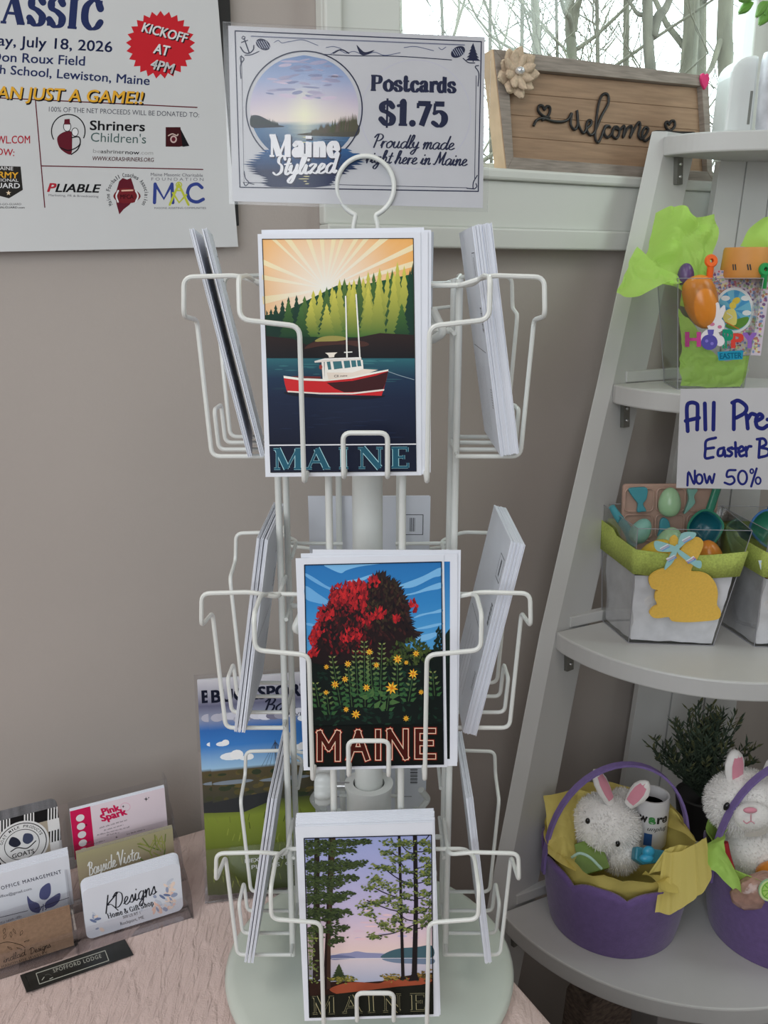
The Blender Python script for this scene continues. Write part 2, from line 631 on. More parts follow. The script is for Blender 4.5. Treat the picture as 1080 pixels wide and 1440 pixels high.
def rounded(w, h, r, cx=0, cy=0, n=5):
    out = []
    for (sx, sy, a) in ((1, 1, 0), (-1, 1, 90), (-1, -1, 180), (1, -1, 270)):
        for k in range(n + 1):
            t = radians(a + 90 * k / n)
            out.append((cx + sx * (w / 2 - r) + r * cos(t), cy + sy * (h / 2 - r) + r * sin(t)))
    return out


# ------------------------------------------------------------------ stroke alphabets
def _serif():
    T, t = 1.0, 0.38
    G = {}
    sv = lambda x, y, d=0.13: (x - d, y, x + d, y, 0.34)
    G['M'] = ([(.12, .02, .12, 1, t), (.98, 0, .98, 1, T), (.14, 1, .52, .02, T), (.52, .02, .96, 1, t), sv(.12, .02), sv(.98, .02, .17), sv(.1, .98), sv(1.0, .98, .12)], 1.25)
    G['A'] = ([(.1, .02, .45, 1, t), (.42, 1, .82, 0, T), (.22, .34, .68, .34, t), sv(.1, .02, .12), sv(.82, .02, .16)], 1.05)
    G['I'] = ([(.25, 0, .25, 1, T), sv(.25, .02, .19), sv(.25, .98, .19)], .6)
    G['N'] = ([(.14, .02, .14, 1, t), (.16, 1, .82, 0, T), (.82, 0, .82, 1, t), sv(.14, .02), sv(.12, .98), sv(.82, .98)], 1.1)
    G['E'] = ([(.22, 0, .22, 1, T), (.05, .03, .72, .03, t), (.05, .97, .7, .97, t), (.22, .52, .55, .52, t), (.72, 0, .72, .24, t), (.7, 1, .7, .78, t), (.55, .42, .55, .62, t)], .92)
    G['S'] = ([[(.62, .78), (.42, .97), (.17, .85), (.18, .62), (.42, .5), (.63, .32), (.58, .08), (.35, .02), (.1, .24)], (.64, .7, .64, .99, t), (.08, .02, .08, .3, t)], .82)
    G['C'] = ([[(.76, .72), (.62, .94), (.4, .96), (.16, .72), (.16, .28), (.4, .04), (.64, .08), (.8, .27)], (.77, .66, .77, .99, t)], .95)
    G['P'] = ([(.24, 0, .24, 1, T), sv(.24, .02, .19), (.06, .97, .45, .97, t), [(.42, .97), (.66, .92), (.74, .73), (.64, .53), (.42, .48), (.26, .48)]], .9)
    G['H'] = ([(.2, 0, .2, 1, T), (.85, 0, .85, 1, T), (.2, .5, .85, .5, t), sv(.2, .02, .18), sv(.2, .98, .18), sv(.85, .02, .18), sv(.85, .98, .18)], 1.1)
    G['G'] = ([[(.76, .74), (.62, .94), (.4, .96), (.16, .72), (.16, .28), (.4, .04), (.64, .06), (.76, .2)], (.78, .05, .78, .42, T), sv(.78, .43, .16)], 1.0)
    x = .68
    G['o'] = ([[(.4, x), (.17, .5), (.17, .18), (.4, .0), (.63, .18), (.63, .5), (.42, x)]], .8)
    G['s'] = ([[(.47, x * .8), (.32, x), (.13, x * .85), (.16, x * .6), (.38, x * .45), (.49, x * .25), (.4, .03), (.22, .02), (.08, .17)]], .62)
    G['t'] = ([[(.2, .9), (.2, .5), (.2, .12), (.32, .02), (.46, .12)], (.02, .66, .44, .66, t)], .5)
    G['c'] = ([[(.55, .54), (.4, x), (.2, .56), (.14, .32), (.24, .06), (.42, .0), (.58, .14)], (.5, .52, .5, .58, .9)], .66)
    G['a'] = ([[(.12, .54), (.3, x), (.46, .56), (.46, .2), (.5, .04), (.64, .06)], [(.46, .42), (.2, .34), (.12, .16), (.24, .02), (.46, .16)]], .68)
    G['r'] = ([(.2, 0, .2, x, T), sv(.2, .02, .17), (.03, x - .03, .2, x - .03, t), [(.22, .42), (.32, .62), (.46, x), (.52, .6)]], .56)
    G['d'] = ([(.54, 0, .54, 1, T), (.4, .97, .54, .97, t), (.54, .02, .7, .02, t), [(.52, .56), (.36, x), (.17, .5), (.15, .2), (.3, .0), (.52, .14)]], .76)
    G['i'] = ([(.2, 0, .2, x, T), sv(.2, .02, .16), (.05, x - .03, .2, x - .03, t), (.2, .82, .2, .97, T)], .42)
    G['n'] = ([(.2, 0, .2, x, T), sv(.2, .02, .16), (.04, x - .03, .2, x - .03, t), [(.22, .45), (.36, .64), (.5, .64), (.57, .46)], (.57, .5, .57, 0, T), sv(.57, .02, .16)], .78)
    G['e'] = ([(.16, .36, .56, .36, t), [(.57, .38), (.5, .6), (.37, x), (.2, .54), (.15, .3), (.26, .05), (.42, .0), (.58, .14)]], .68)
    G['f'] = ([[(.5, .92), (.38, .99), (.24, .85), (.22, .5), (.22, .0)], (.05, .64, .42, .64, t), sv(.22, .02, .16)], .45)
    G['m'] = ([(.2, 0, .2, x, T), (.55, .5, .55, 0, T), (.9, .5, .9, 0, T), [(.22, .45), (.36, .64), (.5, .62), (.55, .46)], [(.57, .45), (.71, .64), (.85, .62), (.9, .46)], sv(.2, .02, .14), sv(.55, .02, .14), sv(.9, .02, .14)], 1.1)
    G['h'] = ([(.2, 0, .2, 1, T), sv(.2, .02, .16), [(.22, .45), (.36, .64), (.5, .64), (.57, .46)], (.57, .5, .57, 0, T), sv(.57, .02, .16)], .78)
    G['p'] = ([(.2, -.28, .2, x, T), sv(.2, -.27, .16), [(.22, .52), (.36, x), (.57, .5), (.58, .18), (.42, .0), (.22, .1)]], .76)
    G['&'] = ([[(.8, .42), (.6, .1), (.3, .0), (.12, .2), (.3, .5), (.5, .75), (.36, .96), (.22, .78), (.4, .42), (.85, .0)]], .95)
    G['$'] = (G['S'][0][:1] + [(.38, -.13, .38, 1.12, .3)], .8)
    G['1'] = ([(.32, 0, .32, 1, T), [(.08, .82), (.22, .86), (.32, 1)], sv(.32, .02, .2)], .62)
    G['.'] = ([[(.14, .09), (.14, .095)]], .3)
    G['7'] = ([(.08, .94, .66, .94, .75), (.62, .95, .26, 0, T * .85), (.08, .96, .08, .74, t)], .7)
    G['5'] = ([(.16, .94, .6, .94, .75), (.17, .96, .14, .52, t), [(.14, .54), (.38, .62), (.6, .46), (.6, .18), (.38, .0), (.1, .14)]], .72)
    return G


SERIF = _serif()
SERIF_NIB = (0.36, pi / 2)

_bowl = [(.78, .85), (.48, 1), (.12, .62), (.15, .12), (.45, 0), (.75, .5), (.82, .95)]
SCRIPT = {
    'a': ([_bowl + [(.77, .3), (.88, .0), (1.05, .18)]], 1.02),
    'c': ([[(.7, .8), (.45, 1), (.12, .55), (.25, .04), (.55, 0), (.82, .22)]], .8),
    'd': ([[(.78, .85), (.48, 1), (.12, .62), (.15, .12), (.45, 0), (.75, .5), (.98, 1.95)], [(.98, 1.95), (.82, .4), (.9, 0), (1.08, .18)]], 1.04),
    'e': ([[(.0, .2), (.45, .5), (.62, .82), (.4, 1), (.14, .6), (.22, .08), (.5, 0), (.85, .22)]], .82),
    'g': ([_bowl, [(.82, .95), (.72, -.3), (.45, -.9), (.12, -.72), (.35, -.3), (1.02, .18)]], 1.0),
    'h': ([[(0, .2), (.45, 1.3), (.52, 1.95), (.3, 1.95), (.2, 1.2), (.12, 0)], [(.12, 0), (.32, .75), (.6, 1), (.7, .7), (.65, .15), (.8, 0), (1.0, .18)]], .98),
    'i': ([[(0, .2), (.22, .95), (.18, .3), (.3, 0), (.55, .18)], [(.3, 1.42), (.33, 1.46)]], .52),
    'l': ([[(0, .2), (.42, 1.2), (.5, 1.9), (.3, 1.95), (.17, 1.2), (.14, .3), (.28, 0), (.52, .18)]], .5),
    'm': ([[(0, .6), (.16, .98), (.12, 0)], [(.12, 0), (.3, .75), (.5, 1), (.56, .7), (.5, 0)], [(.5, 0), (.68, .75), (.9, 1), (.97, .7), (.93, .15), (1.06, 0), (1.25, .18)]], 1.22),
    'n': ([[(0, .6), (.16, .98), (.12, 0)], [(.12, 0), (.32, .75), (.56, 1), (.63, .7), (.6, .15), (.73, 0), (.92, .18)]], .9),
    'o': ([[(.5, 1), (.12, .6), (.2, .08), (.5, 0), (.78, .4), (.7, .9), (.5, 1), (.75, .78), (.98, .82)]], .92),
    'r': ([[(0, .3), (.15, .98), (.14, 0)], [(.15, .45), (.35, .88), (.62, .92)]], .62),
    's': ([[(0, .15), (.42, .98), (.5, .6), (.58, .18), (.35, 0), (.12, .12)], [(.5, .08), (.75, .18)]], .7),
    't': ([[(.38, 1.6), (.22, .4), (.34, 0), (.6, .18)], [(.0, 1.08), (.62, 1.14)]], .55),
    'u': ([[(0, .5), (.14, .95), (.12, .25), (.35, 0), (.62, .4), (.7, .95)], [(.7, .95), (.65, .2), (.8, 0), (1, .18)]], .97),
    'y': ([[(0, .5), (.14, .95), (.14, .35), (.35, .1), (.62, .45), (.72, .95)], [(.72, .95), (.62, -.2), (.35, -.88), (.08, -.68), (.35, -.25), (.95, .18)]], .92),
    'z': ([[(.05, .82), (.3, 1), (.62, .88), (.1, .05), (.4, .15), (.7, 0), (.9, .18)]], .85),
    'P': ([[(.38, 1.9), (.18, 0)], [(-.05, 1.5), (.25, 1.98), (.8, 1.95), (1.02, 1.5), (.7, 1.05), (.32, .98)]], 1.05),
    'M': ([[(-.1, .1), (.1, .05), (.3, .6), (.5, 1.95)], [(.5, 1.95), (.68, 1.0), (.75, .3)], [(.75, .3), (1.3, 1.95)], [(1.3, 1.95), (1.2, .4), (1.35, 0), (1.6, .18)]], 1.58),
    'S': ([[(1.0, 1.6), (.78, 1.98), (.42, 1.8), (.42, 1.3), (.78, .9), (.8, .3), (.4, 0), (.05, .25)]], 1.05),
    'D': ([[(.42, 1.9), (.2, .05)], [(-.1, 1.55), (.4, 2), (1.1, 1.65), (1.18, .75), (.7, .08), (.1, .1)]], 1.35),
    'K': ([[(.32, 2), (.15, 0)], [(1.1, 2), (.3, .95), (.6, .85), (1.15, 0)]], 1.3),
    'B': ([[(.38, 1.9), (.2, 0)], [(0, 1.55), (.4, 2), (.88, 1.78), (.72, 1.18), (.35, 1.06)], [(.4, 1.06), (.92, .85), (.85, .2), (.4, 0), (.1, .12)]], 1.1),
    'V': ([[(0, 1.7), (.2, 1.95), (.45, 0)], [(.45, 0), (1.0, 2.05)]], 1.0),
}
SCRIPT_NIB = (0.35, radians(100))

# ================================================================== the room
WA = radians(27.0)
WD = V((cos(WA), sin(WA), 0)); WN = V((sin(WA), -cos(WA), 0)); UP = V((0, 0, 1))
WF = Frame((0, 0.984, 0), WD, UP)          # back wall plane, n faces the room


def wbox(mb, u0, u1, z0, z1, w0, w1):
    return mb.prism([(u0, z0), (u1, z0), (u1, z1), (u0, z1)], WF, w0, w1)


OU0 = WF.px(553, 100)[0]; OU1 = WF.off(-.095).px(1060, 60)[0] + .035
SILL = WF.px(760, 243)[1]; OTOP = 2.12
UC = OU1 + 0.16                            # the corner of the room
b = MB(); wbox(b, -2.3, OU0, 0, 2.5, -0.14, 0); wbox(b, OU1, UC + .14, 0, 2.5, -0.14, 0); wbox(b, OU0, OU1, 0, SILL - .012, -0.14, 0); wbox(b, OU0, OU1, OTOP, 2.5, -0.14, 0)
struct(b.build('wall_back', M['wall'], smooth=False))
RF = Frame(WF.pt(UC, 0, 0), WN, UP)        # right wall
b = MB(); b.prism([(0, 0), (3.0, 0), (3.0, 2.5), (0, 2.5)], RF, -0.12, 0) if RF.n.dot(WD) < 0 else b.prism([(0, 0), (3.0, 0), (3.0, 2.5), (0, 2.5)], RF, 0, 0.12)
struct(b.build('wall_right', M['wall'], smooth=False))
b = MB(); b.prism([(-2.3, 0), (-2.18, 0), (-2.18, 2.5), (-2.3, 2.5)], WF, 0, 3.0)
struct(b.build('wall_left', M['wall_plain'], smooth=False))
b = MB(); b.prism([(-2.3, 0), (UC + .12, 0), (UC + .12, 2.5), (-2.3, 2.5)], WF, 2.9, 3.02)
struct(b.build('wall_front', M['wall_plain'], smooth=False))
rect = [(-2.4, -.2), (UC + .2, -.2), (UC + .2, 3.1), (-2.4, 3.1)]
HF = Frame(WF.o, WD, WN)                   # horizontal frame
b = MB(); b.prism(rect, HF, -0.1, 0.0) if HF.n.z > 0 else b.prism(rect, HF, 0, 0.1)
struct(b.build('floor', M['floor'], smooth=False))
HF2 = Frame(WF.o + UP * 2.5, WD, WN)
b = MB(); b.prism(rect, HF2, 0, 0.1) if HF2.n.z > 0 else b.prism(rect, HF2, -0.1, 0.0)
struct(b.build('ceiling', M['ceiling'], smooth=False))

# window: casing on the wall, jambs in the recess, sash and pane
CW = 0.085
AP0 = WF.px(720, 323)[1]; AP1 = WF.px(720, 351)[1]
b = MB()
wbox(b, OU0 - CW, OU0, SILL, OTOP + CW, 0, .016)
wbox(b, OU0 - CW, OU0 - CW + .018, SILL, OTOP + CW, .016, .024)
wbox(b, OU1, OU1 + CW, SILL, OTOP + CW, 0, .016)
wbox(b, OU0, OU1, OTOP, OTOP + CW, 0, .016)
wbox(b, OU0 - CW, OU1 + CW, AP0, SILL - .012, 0, .014)
wbox(b, OU0 - CW, OU1 + CW, AP1, AP0, 0, .024)
struct(b.build('trim_1', M['trim'], smooth=False, bevel=.002))
b = MB(); wbox(b, OU0 - CW, OU1 + CW, SILL - .012, SILL, -.14, .02)
struct(b.build('trim_2', M['trim'], smooth=False, bevel=.003))
b = MB()
wbox(b, OU0, OU0 + .035, SILL, OTOP, -.13, -.095); wbox(b, OU1 - .035, OU1, SILL, OTOP, -.13, -.095)
wbox(b, OU0 + .035, OU1 - .035, SILL, SILL + .02, -.13, -.095); wbox(b, OU0 + .035, OU1 - .035, OTOP - .035, OTOP, -.13, -.095)
wo = struct(b.build('window_1', M['trim'], smooth=False, bevel=.002))
b = MB(); wbox(b, OU0 + .03, OU1 - .03, SILL + .015, OTOP - .03, -.114, -.110)
b.build('pane', M['glass'], wo, smooth=False)
b = MB(); b.prism([(-2.18, 0), (OU1 + .3, 0), (OU1 + .3, .09), (-2.18, .09)], WF, 0, .012)
struct(b.build('baseboard_back', M['trim'], smooth=False))

# outdoors: leaf-covered ground sloping away and bare trees
M['bark'] = mat('pale_grey_bark', (0.06, 0.055, 0.042), 0.9, var=0.35, vscale=9, vstretch=(3, 3, .6))
M['bark_light'] = mat('mossy_pale_bark', (0.085, 0.08, 0.058), 0.9, var=0.3, vscale=8, vstretch=(3, 3, .6))
M['twig'] = mat('grey_twigs', (0.15, 0.15, 0.13), 0.9)
M['leaf_litter'] = mat('leaf_litter', (0.14, 0.11, 0.08), 0.95, var=0.4, vscale=6)
b = MB(); b.prism([(-20, .3), (40, .3), (40, 45), (-20, 45)], Frame(WF.o + V((0, 0, -.35)), WD, -WN), -.1, 0)
struct(b.build('ground', M['leaf_litter'], smooth=False))


def branch(b, p, d, r, ln, depth, rng, twig=True):
    pts = [p]
    n = 5
    for i in range(n):
        d = (d + V((rng.uniform(-.22, .22), rng.uniform(-.22, .22), rng.uniform(-.05, .16)))).normalized()
        p = p + d * (ln / n); pts.append(p)
    b.tube(pts, max(r, .004), 5 if depth < 2 else 4, rend=max(r * .35, .0025), cap=False)
    if depth > 0:
        for k in range(3 if depth > 1 else 4):
            i = rng.randint(1, n)
            a = rng.uniform(0, 2 * pi)
            dd = (d * .7 + V((cos(a), sin(a), rng.uniform(-.1, .7))) * .8).normalized()
            branch(b, pts[i], dd, r * .42, ln * .55, depth - 1, rng)


def tree(px0, px1, D, wpx, label, m, seed, forks=(), limbs=5, top=-500):
    rng = random.Random(seed)
    base = P(px0, 330, D); up = P(px1, -40, D)
    dirv = (up - base)
    foot = base - dirv * ((base.z + .3) / dirv.z)
    tip = base + dirv * 2.2
    r = wpx * 1.35 / 2 / FPX * D
    b = MB()
    N = 12
    pts = [foot + (tip - foot) * (i / N) + V((noise.noise(V((seed, i * .6, 0))), 0, 0)) * r * 1.2 for i in range(N + 1)]
    b.tube(pts, r * 1.15, 12, rend=r * .45)
    for (fy, dx, dy, fr) in forks:
        t = P((px0 + px1) / 2, fy, D)
        q = P((px0 + px1) / 2 + dx, fy + dy, D - rng.uniform(-.2, .3))
        br = [t, t + (q - t) * .3 + V((0, 0, r)), t + (q - t) * .65, q, q + (q - t) * .8]
        b.tube(catmull(br, 4), r * fr, 8, rend=r * fr * .45)
        branch(b, q, (q - t).normalized(), r * fr * .4, .8, 2, rng)
    for k in range(limbs):
        h = rng.uniform(.25, .75)
        p = foot + (tip - foot) * h
        a = rng.uniform(0, 2 * pi)
        branch(b, p, V((cos(a), sin(a) * .6, rng.uniform(.1, .9))).normalized(), r * .32, D * rng.uniform(.12, .24), 2, rng)
    o = b.build('bare_tree', m, origin=foot, angle=0)
    tag(o, label, 'tree', 'bare trees outside the window')


TREES = [
    (567, 552, 5.2, 20, 'mossy bare trunk at the window edge above the price sign', 'bark_light', 1, (), 4),
    (691, 689, 8.0, 4, 'thin bare sapling right beside the flower corner of the welcome sign', 'bark', 2, (), 7),
    (722, 738, 9.0, 5, 'thin bare tree just behind the flower on the welcome sign', 'bark', 3, (), 8),
    (765, 748, 6.0, 11, 'slim leaning bare tree, first thick trunk past the flower', 'bark_light', 4, (), 5),
    (812, 800, 6.5, 13, 'bare tree splitting into a narrow V above the welcome sign', 'bark_light', 5, ((45, 14, -70, .6), (55, -18, -60, .5)), 7),
    (882, 879, 7.0, 8, 'slim straight bare tree above the middle of the word welcome', 'bark_light', 6, (), 6),
    (921, 913, 5.5, 14, 'dark bare tree forking like a Y above the welcome sign', 'bark', 7, ((52, 28, -60, .75), (50, -32, -48, .4)), 4),
    (960, 970, 6.5, 20, 'thick pale trunk behind the pink heart corner of the sign', 'bark_light', 8, (), 4),
    (984, 988, 7.0, 12, 'pale trunk close beside the thickest one', 'bark_light', 9, (), 3),
    (1012, 1026, 6.0, 20, 'thick pale trunk with a long branch slanting down behind the white holder', 'bark_light', 10, ((62, -26, 45, .35),), 4),
    (1046, 1050, 8.5, 5, 'thin bare tree nearest the window corner', 'bark', 11, (), 7),
    (780, 783, 10.0, 4, 'faint far sapling between two slim trunks', 'bark', 12, (), 9),
    (846, 838, 9.5, 5, 'far bare sapling with a bushy top of twigs', 'bark', 13, (), 10),
    (625, 620, 11.0, 4, 'far thin sapling above the price sign', 'bark', 14, (), 9),
]
for (a, c, D, wpx, lab, m, seed, forks, limbs) in TREES:
    tree(a, c, D, wpx, lab, M[m], seed, forks, limbs)

# ================================================================== black board and poster on the wall
b = MB(); u1, z0 = WF.px(332, 318)
b.prism([(u1 - .3, z0), (u1, z0), (u1, z0 + .62), (u1 - .3, z0 + .62)], WF, 0.0005, .009)
tag(b.build('black_board', M['black'], origin=WF.pt(u1 - .15, z0, 0), smooth=False), 'black board on the wall peeking out behind the football poster', 'board')

PF = Frame(WF.pt(0, 0, .0105), WD, UP)
pr = Print(PF); pr.crop(0, 0, 1080 / 340)
navy = rgb(38, 48, 88); red = rgb(165, 38, 52); maroon = rgb(92, 28, 40); blk = rgb(22, 22, 26); gold = rgb(214, 160, 50); white = (0.72, 0.72, 0.73, 1)
SERIF['L'] = ([(.22, 0, .22, 1, 1), (.05, .97, .4, .97, .38), (.05, .03, .7, .03, .38), (.7, 0, .7, .3, .38)], .85)
pr.glyphs('CLASSIC', (-190, 86), (462, 137), 134, 34, navy, 1, SERIF, nib=SERIF_NIB)
pr.text('Saturday, July 18, 2026', (-215, 190), (500, 233), 50, navy, 1, bold=.02)
pr.text('Don Roux Field', (-38, 272), (378, 293), 44, navy, 1, bold=.02)
pr.text('High School, Lewiston, Maine', (-88, 322), (667, 380), 42, navy, 1, bold=.02)
pr.stroke([(-400, 418), (880, 480)], 5, maroon, 1, False)
pr.stroke([(158, 444), (200, 926)], 5, maroon, 1, False)
pr.stroke([(185, 741), (906, 757)], 5, maroon, 1, False)
pr.text('THAN JUST A GAME!!', (-112, 440), (644, 470), 58, blk, 2, bold=.035, shear=.12)
pr.text('THAN JUST A GAME!!', (-116, 434), (638, 464), 57, gold, 3, bold=.022, shear=.12)
pr.text('100% OF THE NET PROCEEDS WILL BE DONATED TO:', (218, 498), (889, 524), 23, rgb(70, 72, 84), 1)
pr.text('Shriners', (402, 580), (646, 586), 44, blk, 1, bold=.03)
pr.text("Children's", (405, 632), (652, 641), 43, rgb(70, 92, 90), 1)
pr.text('be', (415, 682), (450, 684), 18, rgb(150, 150, 150), 1)
pr.text('ashriner', (450, 684), (556, 687), 18, rgb(70, 70, 70), 1, bold=.01)
pr.text('now', (560, 688), (622, 690), 18, blk, 1, bold=.025)
pr.text('.com', (624, 690), (684, 691), 18, rgb(150, 150, 150), 1)
pr.text('WWW.KORASHRINERS.ORG', (413, 716), (687, 723), 19, rgb(70, 24, 28), 1, bold=.015, shear=.1)
pr.text('WL.COM', (-14, 641), (134, 640), 36, red, 1, bold=.015)
pr.text('NOW:', (-48, 690), (63, 697), 32, red, 1, bold=.015)
# family emblem in its broken ring
pr.ring(305, 586, 75, 75, 5, blk, 1, radians(150), radians(385))
pr.smooth([(258, 610), (285, 590), (318, 588), (322, 640), (316, 690), (275, 670), (258, 640)], maroon, 2)
pr.ell(300, 565, 15, 20, white, 3); pr.ring(300, 565, 16, 21, 4, blk, 2)
pr.poly([(288, 533), (311, 531), (313, 556), (286, 556)], maroon, 4)
pr.ell(335, 590, 13, 17, white, 3); pr.ring(335, 590, 14, 18, 4, blk, 2)
pr.stroke([(320, 615), (352, 612), (358, 640), (340, 660), (305, 672), (270, 660)], 5, blk, 4)
pr.stroke([(318, 690), (345, 670), (358, 645)], 5, blk, 4)
# fez
pr.poly([(740, 568), (806, 568), (812, 625), (842, 648), (800, 656), (740, 655)], rgb(60, 22, 26), 1)
pr.poly([(806, 575), (846, 652), (815, 656)], blk, 2)
pr.stroke([(752, 606), (770, 598), (790, 606), (795, 600)], 5, rgb(190, 170, 160), 2); pr.ell(775, 622, 15, 17, rgb(190, 165, 160), 2); pr.ell(775, 622, 9, 10, maroon, 3)
# guard shield
pr.poly([(-60, 740), (92, 744), (102, 848), (40, 886), (-60, 860)], rgb(40, 38, 36), 1)
pr.text('MAINE', (-20, 758), (58, 761), 16, white, 2, bold=.01)
pr.text('ARMY', (-40, 791), (80, 797), 28, gold, 2, bold=.03)
pr.text('NATIONAL', (-52, 810), (82, 812), 14, white, 2, bold=.01)
pr.text('GUARD', (-44, 839), (88, 841), 24, white, 2, bold=.02)
pr.poly([(38 + (12 if k % 2 == 0 else 5) * sin(pi * k / 5), 862 - (12 if k % 2 == 0 else 5) * cos(pi * k / 5)) for k in range(10)], rgb(220, 200, 170), 2)
pr.text('1-800-GO-GUARD', (-30, 916), (95, 916), 9, blk, 1)
pr.text('NATIONALGUARD.com', (-60, 930), (110, 931), 9, blk, 1, bold=.02)
# PLIABLE
pr.text('P', (212, 856), (250, 857), 40, red, 1, bold=.05, shear=.25)
pr.text('LIABLE', (248, 857), (450, 860), 38, blk, 1, bold=.04, shear=.25)
pr.text('Marketing, PR & Broadcasting', (217, 876), (440, 882), 10, rgb(90, 90, 95), 1)


def arc_text(pr, s, cx, cy, r, a0, a1, h, col, layer):
    n = len(s)
    for i, ch in enumerate(s):
        if ch == ' ': continue
        a = radians(a0 + (a1 - a0) * (i + .5) / n)
        x, y = cx + r * sin(a), cy - r * cos(a)
        w_ = abs(radians(a1 - a0)) * r / n * .42 * (0.35 if ch in 'iltf' else 1)
        dx, dy = cos(a), sin(a)
        pr.text(ch, (x - dx * w_, y - dy * w_), (x + dx * w_, y + dy * w_), h, col, layer, bold=.015)


arc_text(pr, 'Maine Football Coaches Association', 568, 868, 78, -125, 125, 19, rgb(60, 60, 66), 1)
pr.poly([(532, 810), (548, 795), (568, 802), (585, 795), (598, 835), (605, 880), (578, 915), (552, 935), (533, 958), (520, 910), (515, 870)], maroon, 1)
pr.smooth([(506, 876), (530, 846), (566, 840), (604, 848), (628, 876), (604, 902), (566, 908), (528, 902)], rgb(110, 34, 40), 2)
pr.stroke([(528, 852), (519, 876), (527, 902)], 7, white, 3); pr.stroke([(606, 852), (616, 876), (606, 902)], 7, white, 3)
pr.stroke([(545, 852), (592, 850)], 7, rgb(210, 170, 150), 3, False)
pr.text('MFCA', (538, 888), (596, 888), 20, rgb(60, 20, 26), 3, bold=.03)
# M A C of the foundation
blue = rgb(52, 66, 132); lg = rgb(178, 184, 62)
pr.text('Maine Masonic Charitable', (673, 786), (906, 790), 15, rgb(80, 80, 90), 1)
pr.text('FOUNDATION', (676, 806), (909, 808), 14, rgb(110, 110, 118), 1, spacing=1.5)
pr.stroke([(690, 905), (693, 822)], 15, blue, 1, False); pr.stroke([(693, 822), (732, 888), (768, 822)], 13, blue, 1, False); pr.stroke([(768, 822), (772, 905)], 15, blue, 1, False)
pr.stroke([(902, 838), (880, 822), (850, 832), (838, 862), (850, 892), (880, 902), (908, 890)], 15, blue, 1)
pr.stroke([(758, 915), (798, 822)], 10, lg, 2, False); pr.stroke([(798, 822), (842, 915)], 10, lg, 2, False)
pr.stroke([(772, 862), (800, 905), (832, 870)], 9, lg, 2, False); pr.ring(799, 826, 12, 12, 5, lg, 2); pr.stroke([(785, 850), (812, 852)], 6, lg, 2, False)
pr.text('MASONS ASSISTING COMMUNITIES', (690, 934), (920, 934), 10, rgb(90, 90, 100), 1)
# starburst
N = 25
pr.poly([(717 + (155 if k % 2 == 0 else 132) * sin(pi * k / N), 200 - (152 if k % 2 == 0 else 130) * cos(pi * k / N)) for k in range(2 * N)], rgb(186, 36, 46), 1)
for s_, a_, c_, h_ in (('KICKOFF', (632, 140), (832, 192), 44), ('AT', (684, 236), (752, 250), 46), ('4PM', (670, 305), (771, 329), 46)):
    pr.text(s_, (a_[0] + 5, a_[1] + 5), (c_[0] + 5, c_[1] + 5), h_, blk, 2, bold=.035, shear=.1)
    pr.text(s_, a_, c_, h_, white, 3, bold=.03, shear=.1)
out = [PF.px(*q) for q in ((-190, 358), (335, 347), (298, -100), (-190, -130))]
po = pr.build('football_poster', M['print'], sheet=(out, .0006), paper=M['poster_paper'])
tag(po, 'white football poster on the wall with a red starburst reading KICKOFF AT 4PM', 'poster')

# ================================================================== table and cloth
TZ = 0.74
TA = radians(28.0)
TD = V((-cos(TA), -sin(TA), 0)); TE = V((sin(TA), -cos(TA), 0))   # along the wall to the left, and out into the room
r0_ = onz(617, 1264, TZ)                    # a point on the table's right edge; its far corner stands just off the wall
tc0 = r0_ - TE * (((r0_ - WF.o).dot(WF.n) - .024) / TE.dot(WF.n))
TF = Frame(V((tc0.x, tc0.y, TZ)), TD, TE)
if TF.n.z < 0: TF = Frame(V((tc0.x, tc0.y, TZ)), TE, TD); SWAP = True
else: SWAP = False


def tpt(a, c, z):                           # a along the wall, c into the room
    return V((tc0.x, tc0.y, 0)) + TD * a + TE * c + V((0, 0, z))


t = thing('display_table', tuple(tpt(.6, .4, 0)), 'display table under the pink cloth', 'table')
b = MB(); b.hexa([tpt(.01, .01, TZ - .03), tpt(1.25, .01, TZ - .03), tpt(1.25, .74, TZ - .03), tpt(.01, .74, TZ - .03)], [tpt(.01, .01, TZ - .002), tpt(1.25, .01, TZ - .002), tpt(1.25, .74, TZ - .002), tpt(.01, .74, TZ - .002)])
M['table'] = mat('table_wood', (0.3, 0.22, 0.15), 0.5)
b.build('table_top', M['table'], t, smooth=False)
for a, c in ((.3, .1), (1.15, .1), (.3, .64), (1.15, .64)):
    b = MB(); b.tube([tpt(a, c, TZ - .03), tpt(a, c, 0)], .018, 12); b.build('leg', M['table'], t)

# crinkled pink cloth: ridged weave pushed up as real relief
m, nt, bs, outn = nodes('crinkled_pink_cloth')
N_, L_ = nt.nodes, nt.links
tcn = N_.new('ShaderNodeTexCoord'); mp = N_.new('ShaderNodeMapping'); mp.inputs['Rotation'].default_value = (0, 0, radians(52)); mp.inputs['Scale'].default_value = (150, 34, 60)
L_.new(tcn.outputs['Object'], mp.inputs[0])
nz = N_.new('ShaderNodeTexNoise'); nz.inputs['Scale'].default_value = 1.0; nz.inputs['Detail'].default_value = 3; nz.inputs['Distortion'].default_value = .6
L_.new(mp.outputs[0], nz.inputs['Vector'])
n2 = N_.new('ShaderNodeTexNoise'); n2.inputs['Scale'].default_value = 700; L_.new(tcn.outputs['Object'], n2.inputs['Vector'])
ad = N_.new('ShaderNodeMath'); ad.operation = 'MULTIPLY_ADD'; ad.inputs[1].default_value = .12
L_.new(n2.outputs['Fac'], ad.inputs[0]); L_.new(nz.outputs['Fac'], ad.inputs[2])
bp = N_.new('ShaderNodeBump'); bp.inputs['Strength'].default_value = 1.0; bp.inputs['Distance'].default_value = .0045
L_.new(ad.outputs[0], bp.inputs['Height']); L_.new(bp.outputs[0], bs.inputs['Normal'])
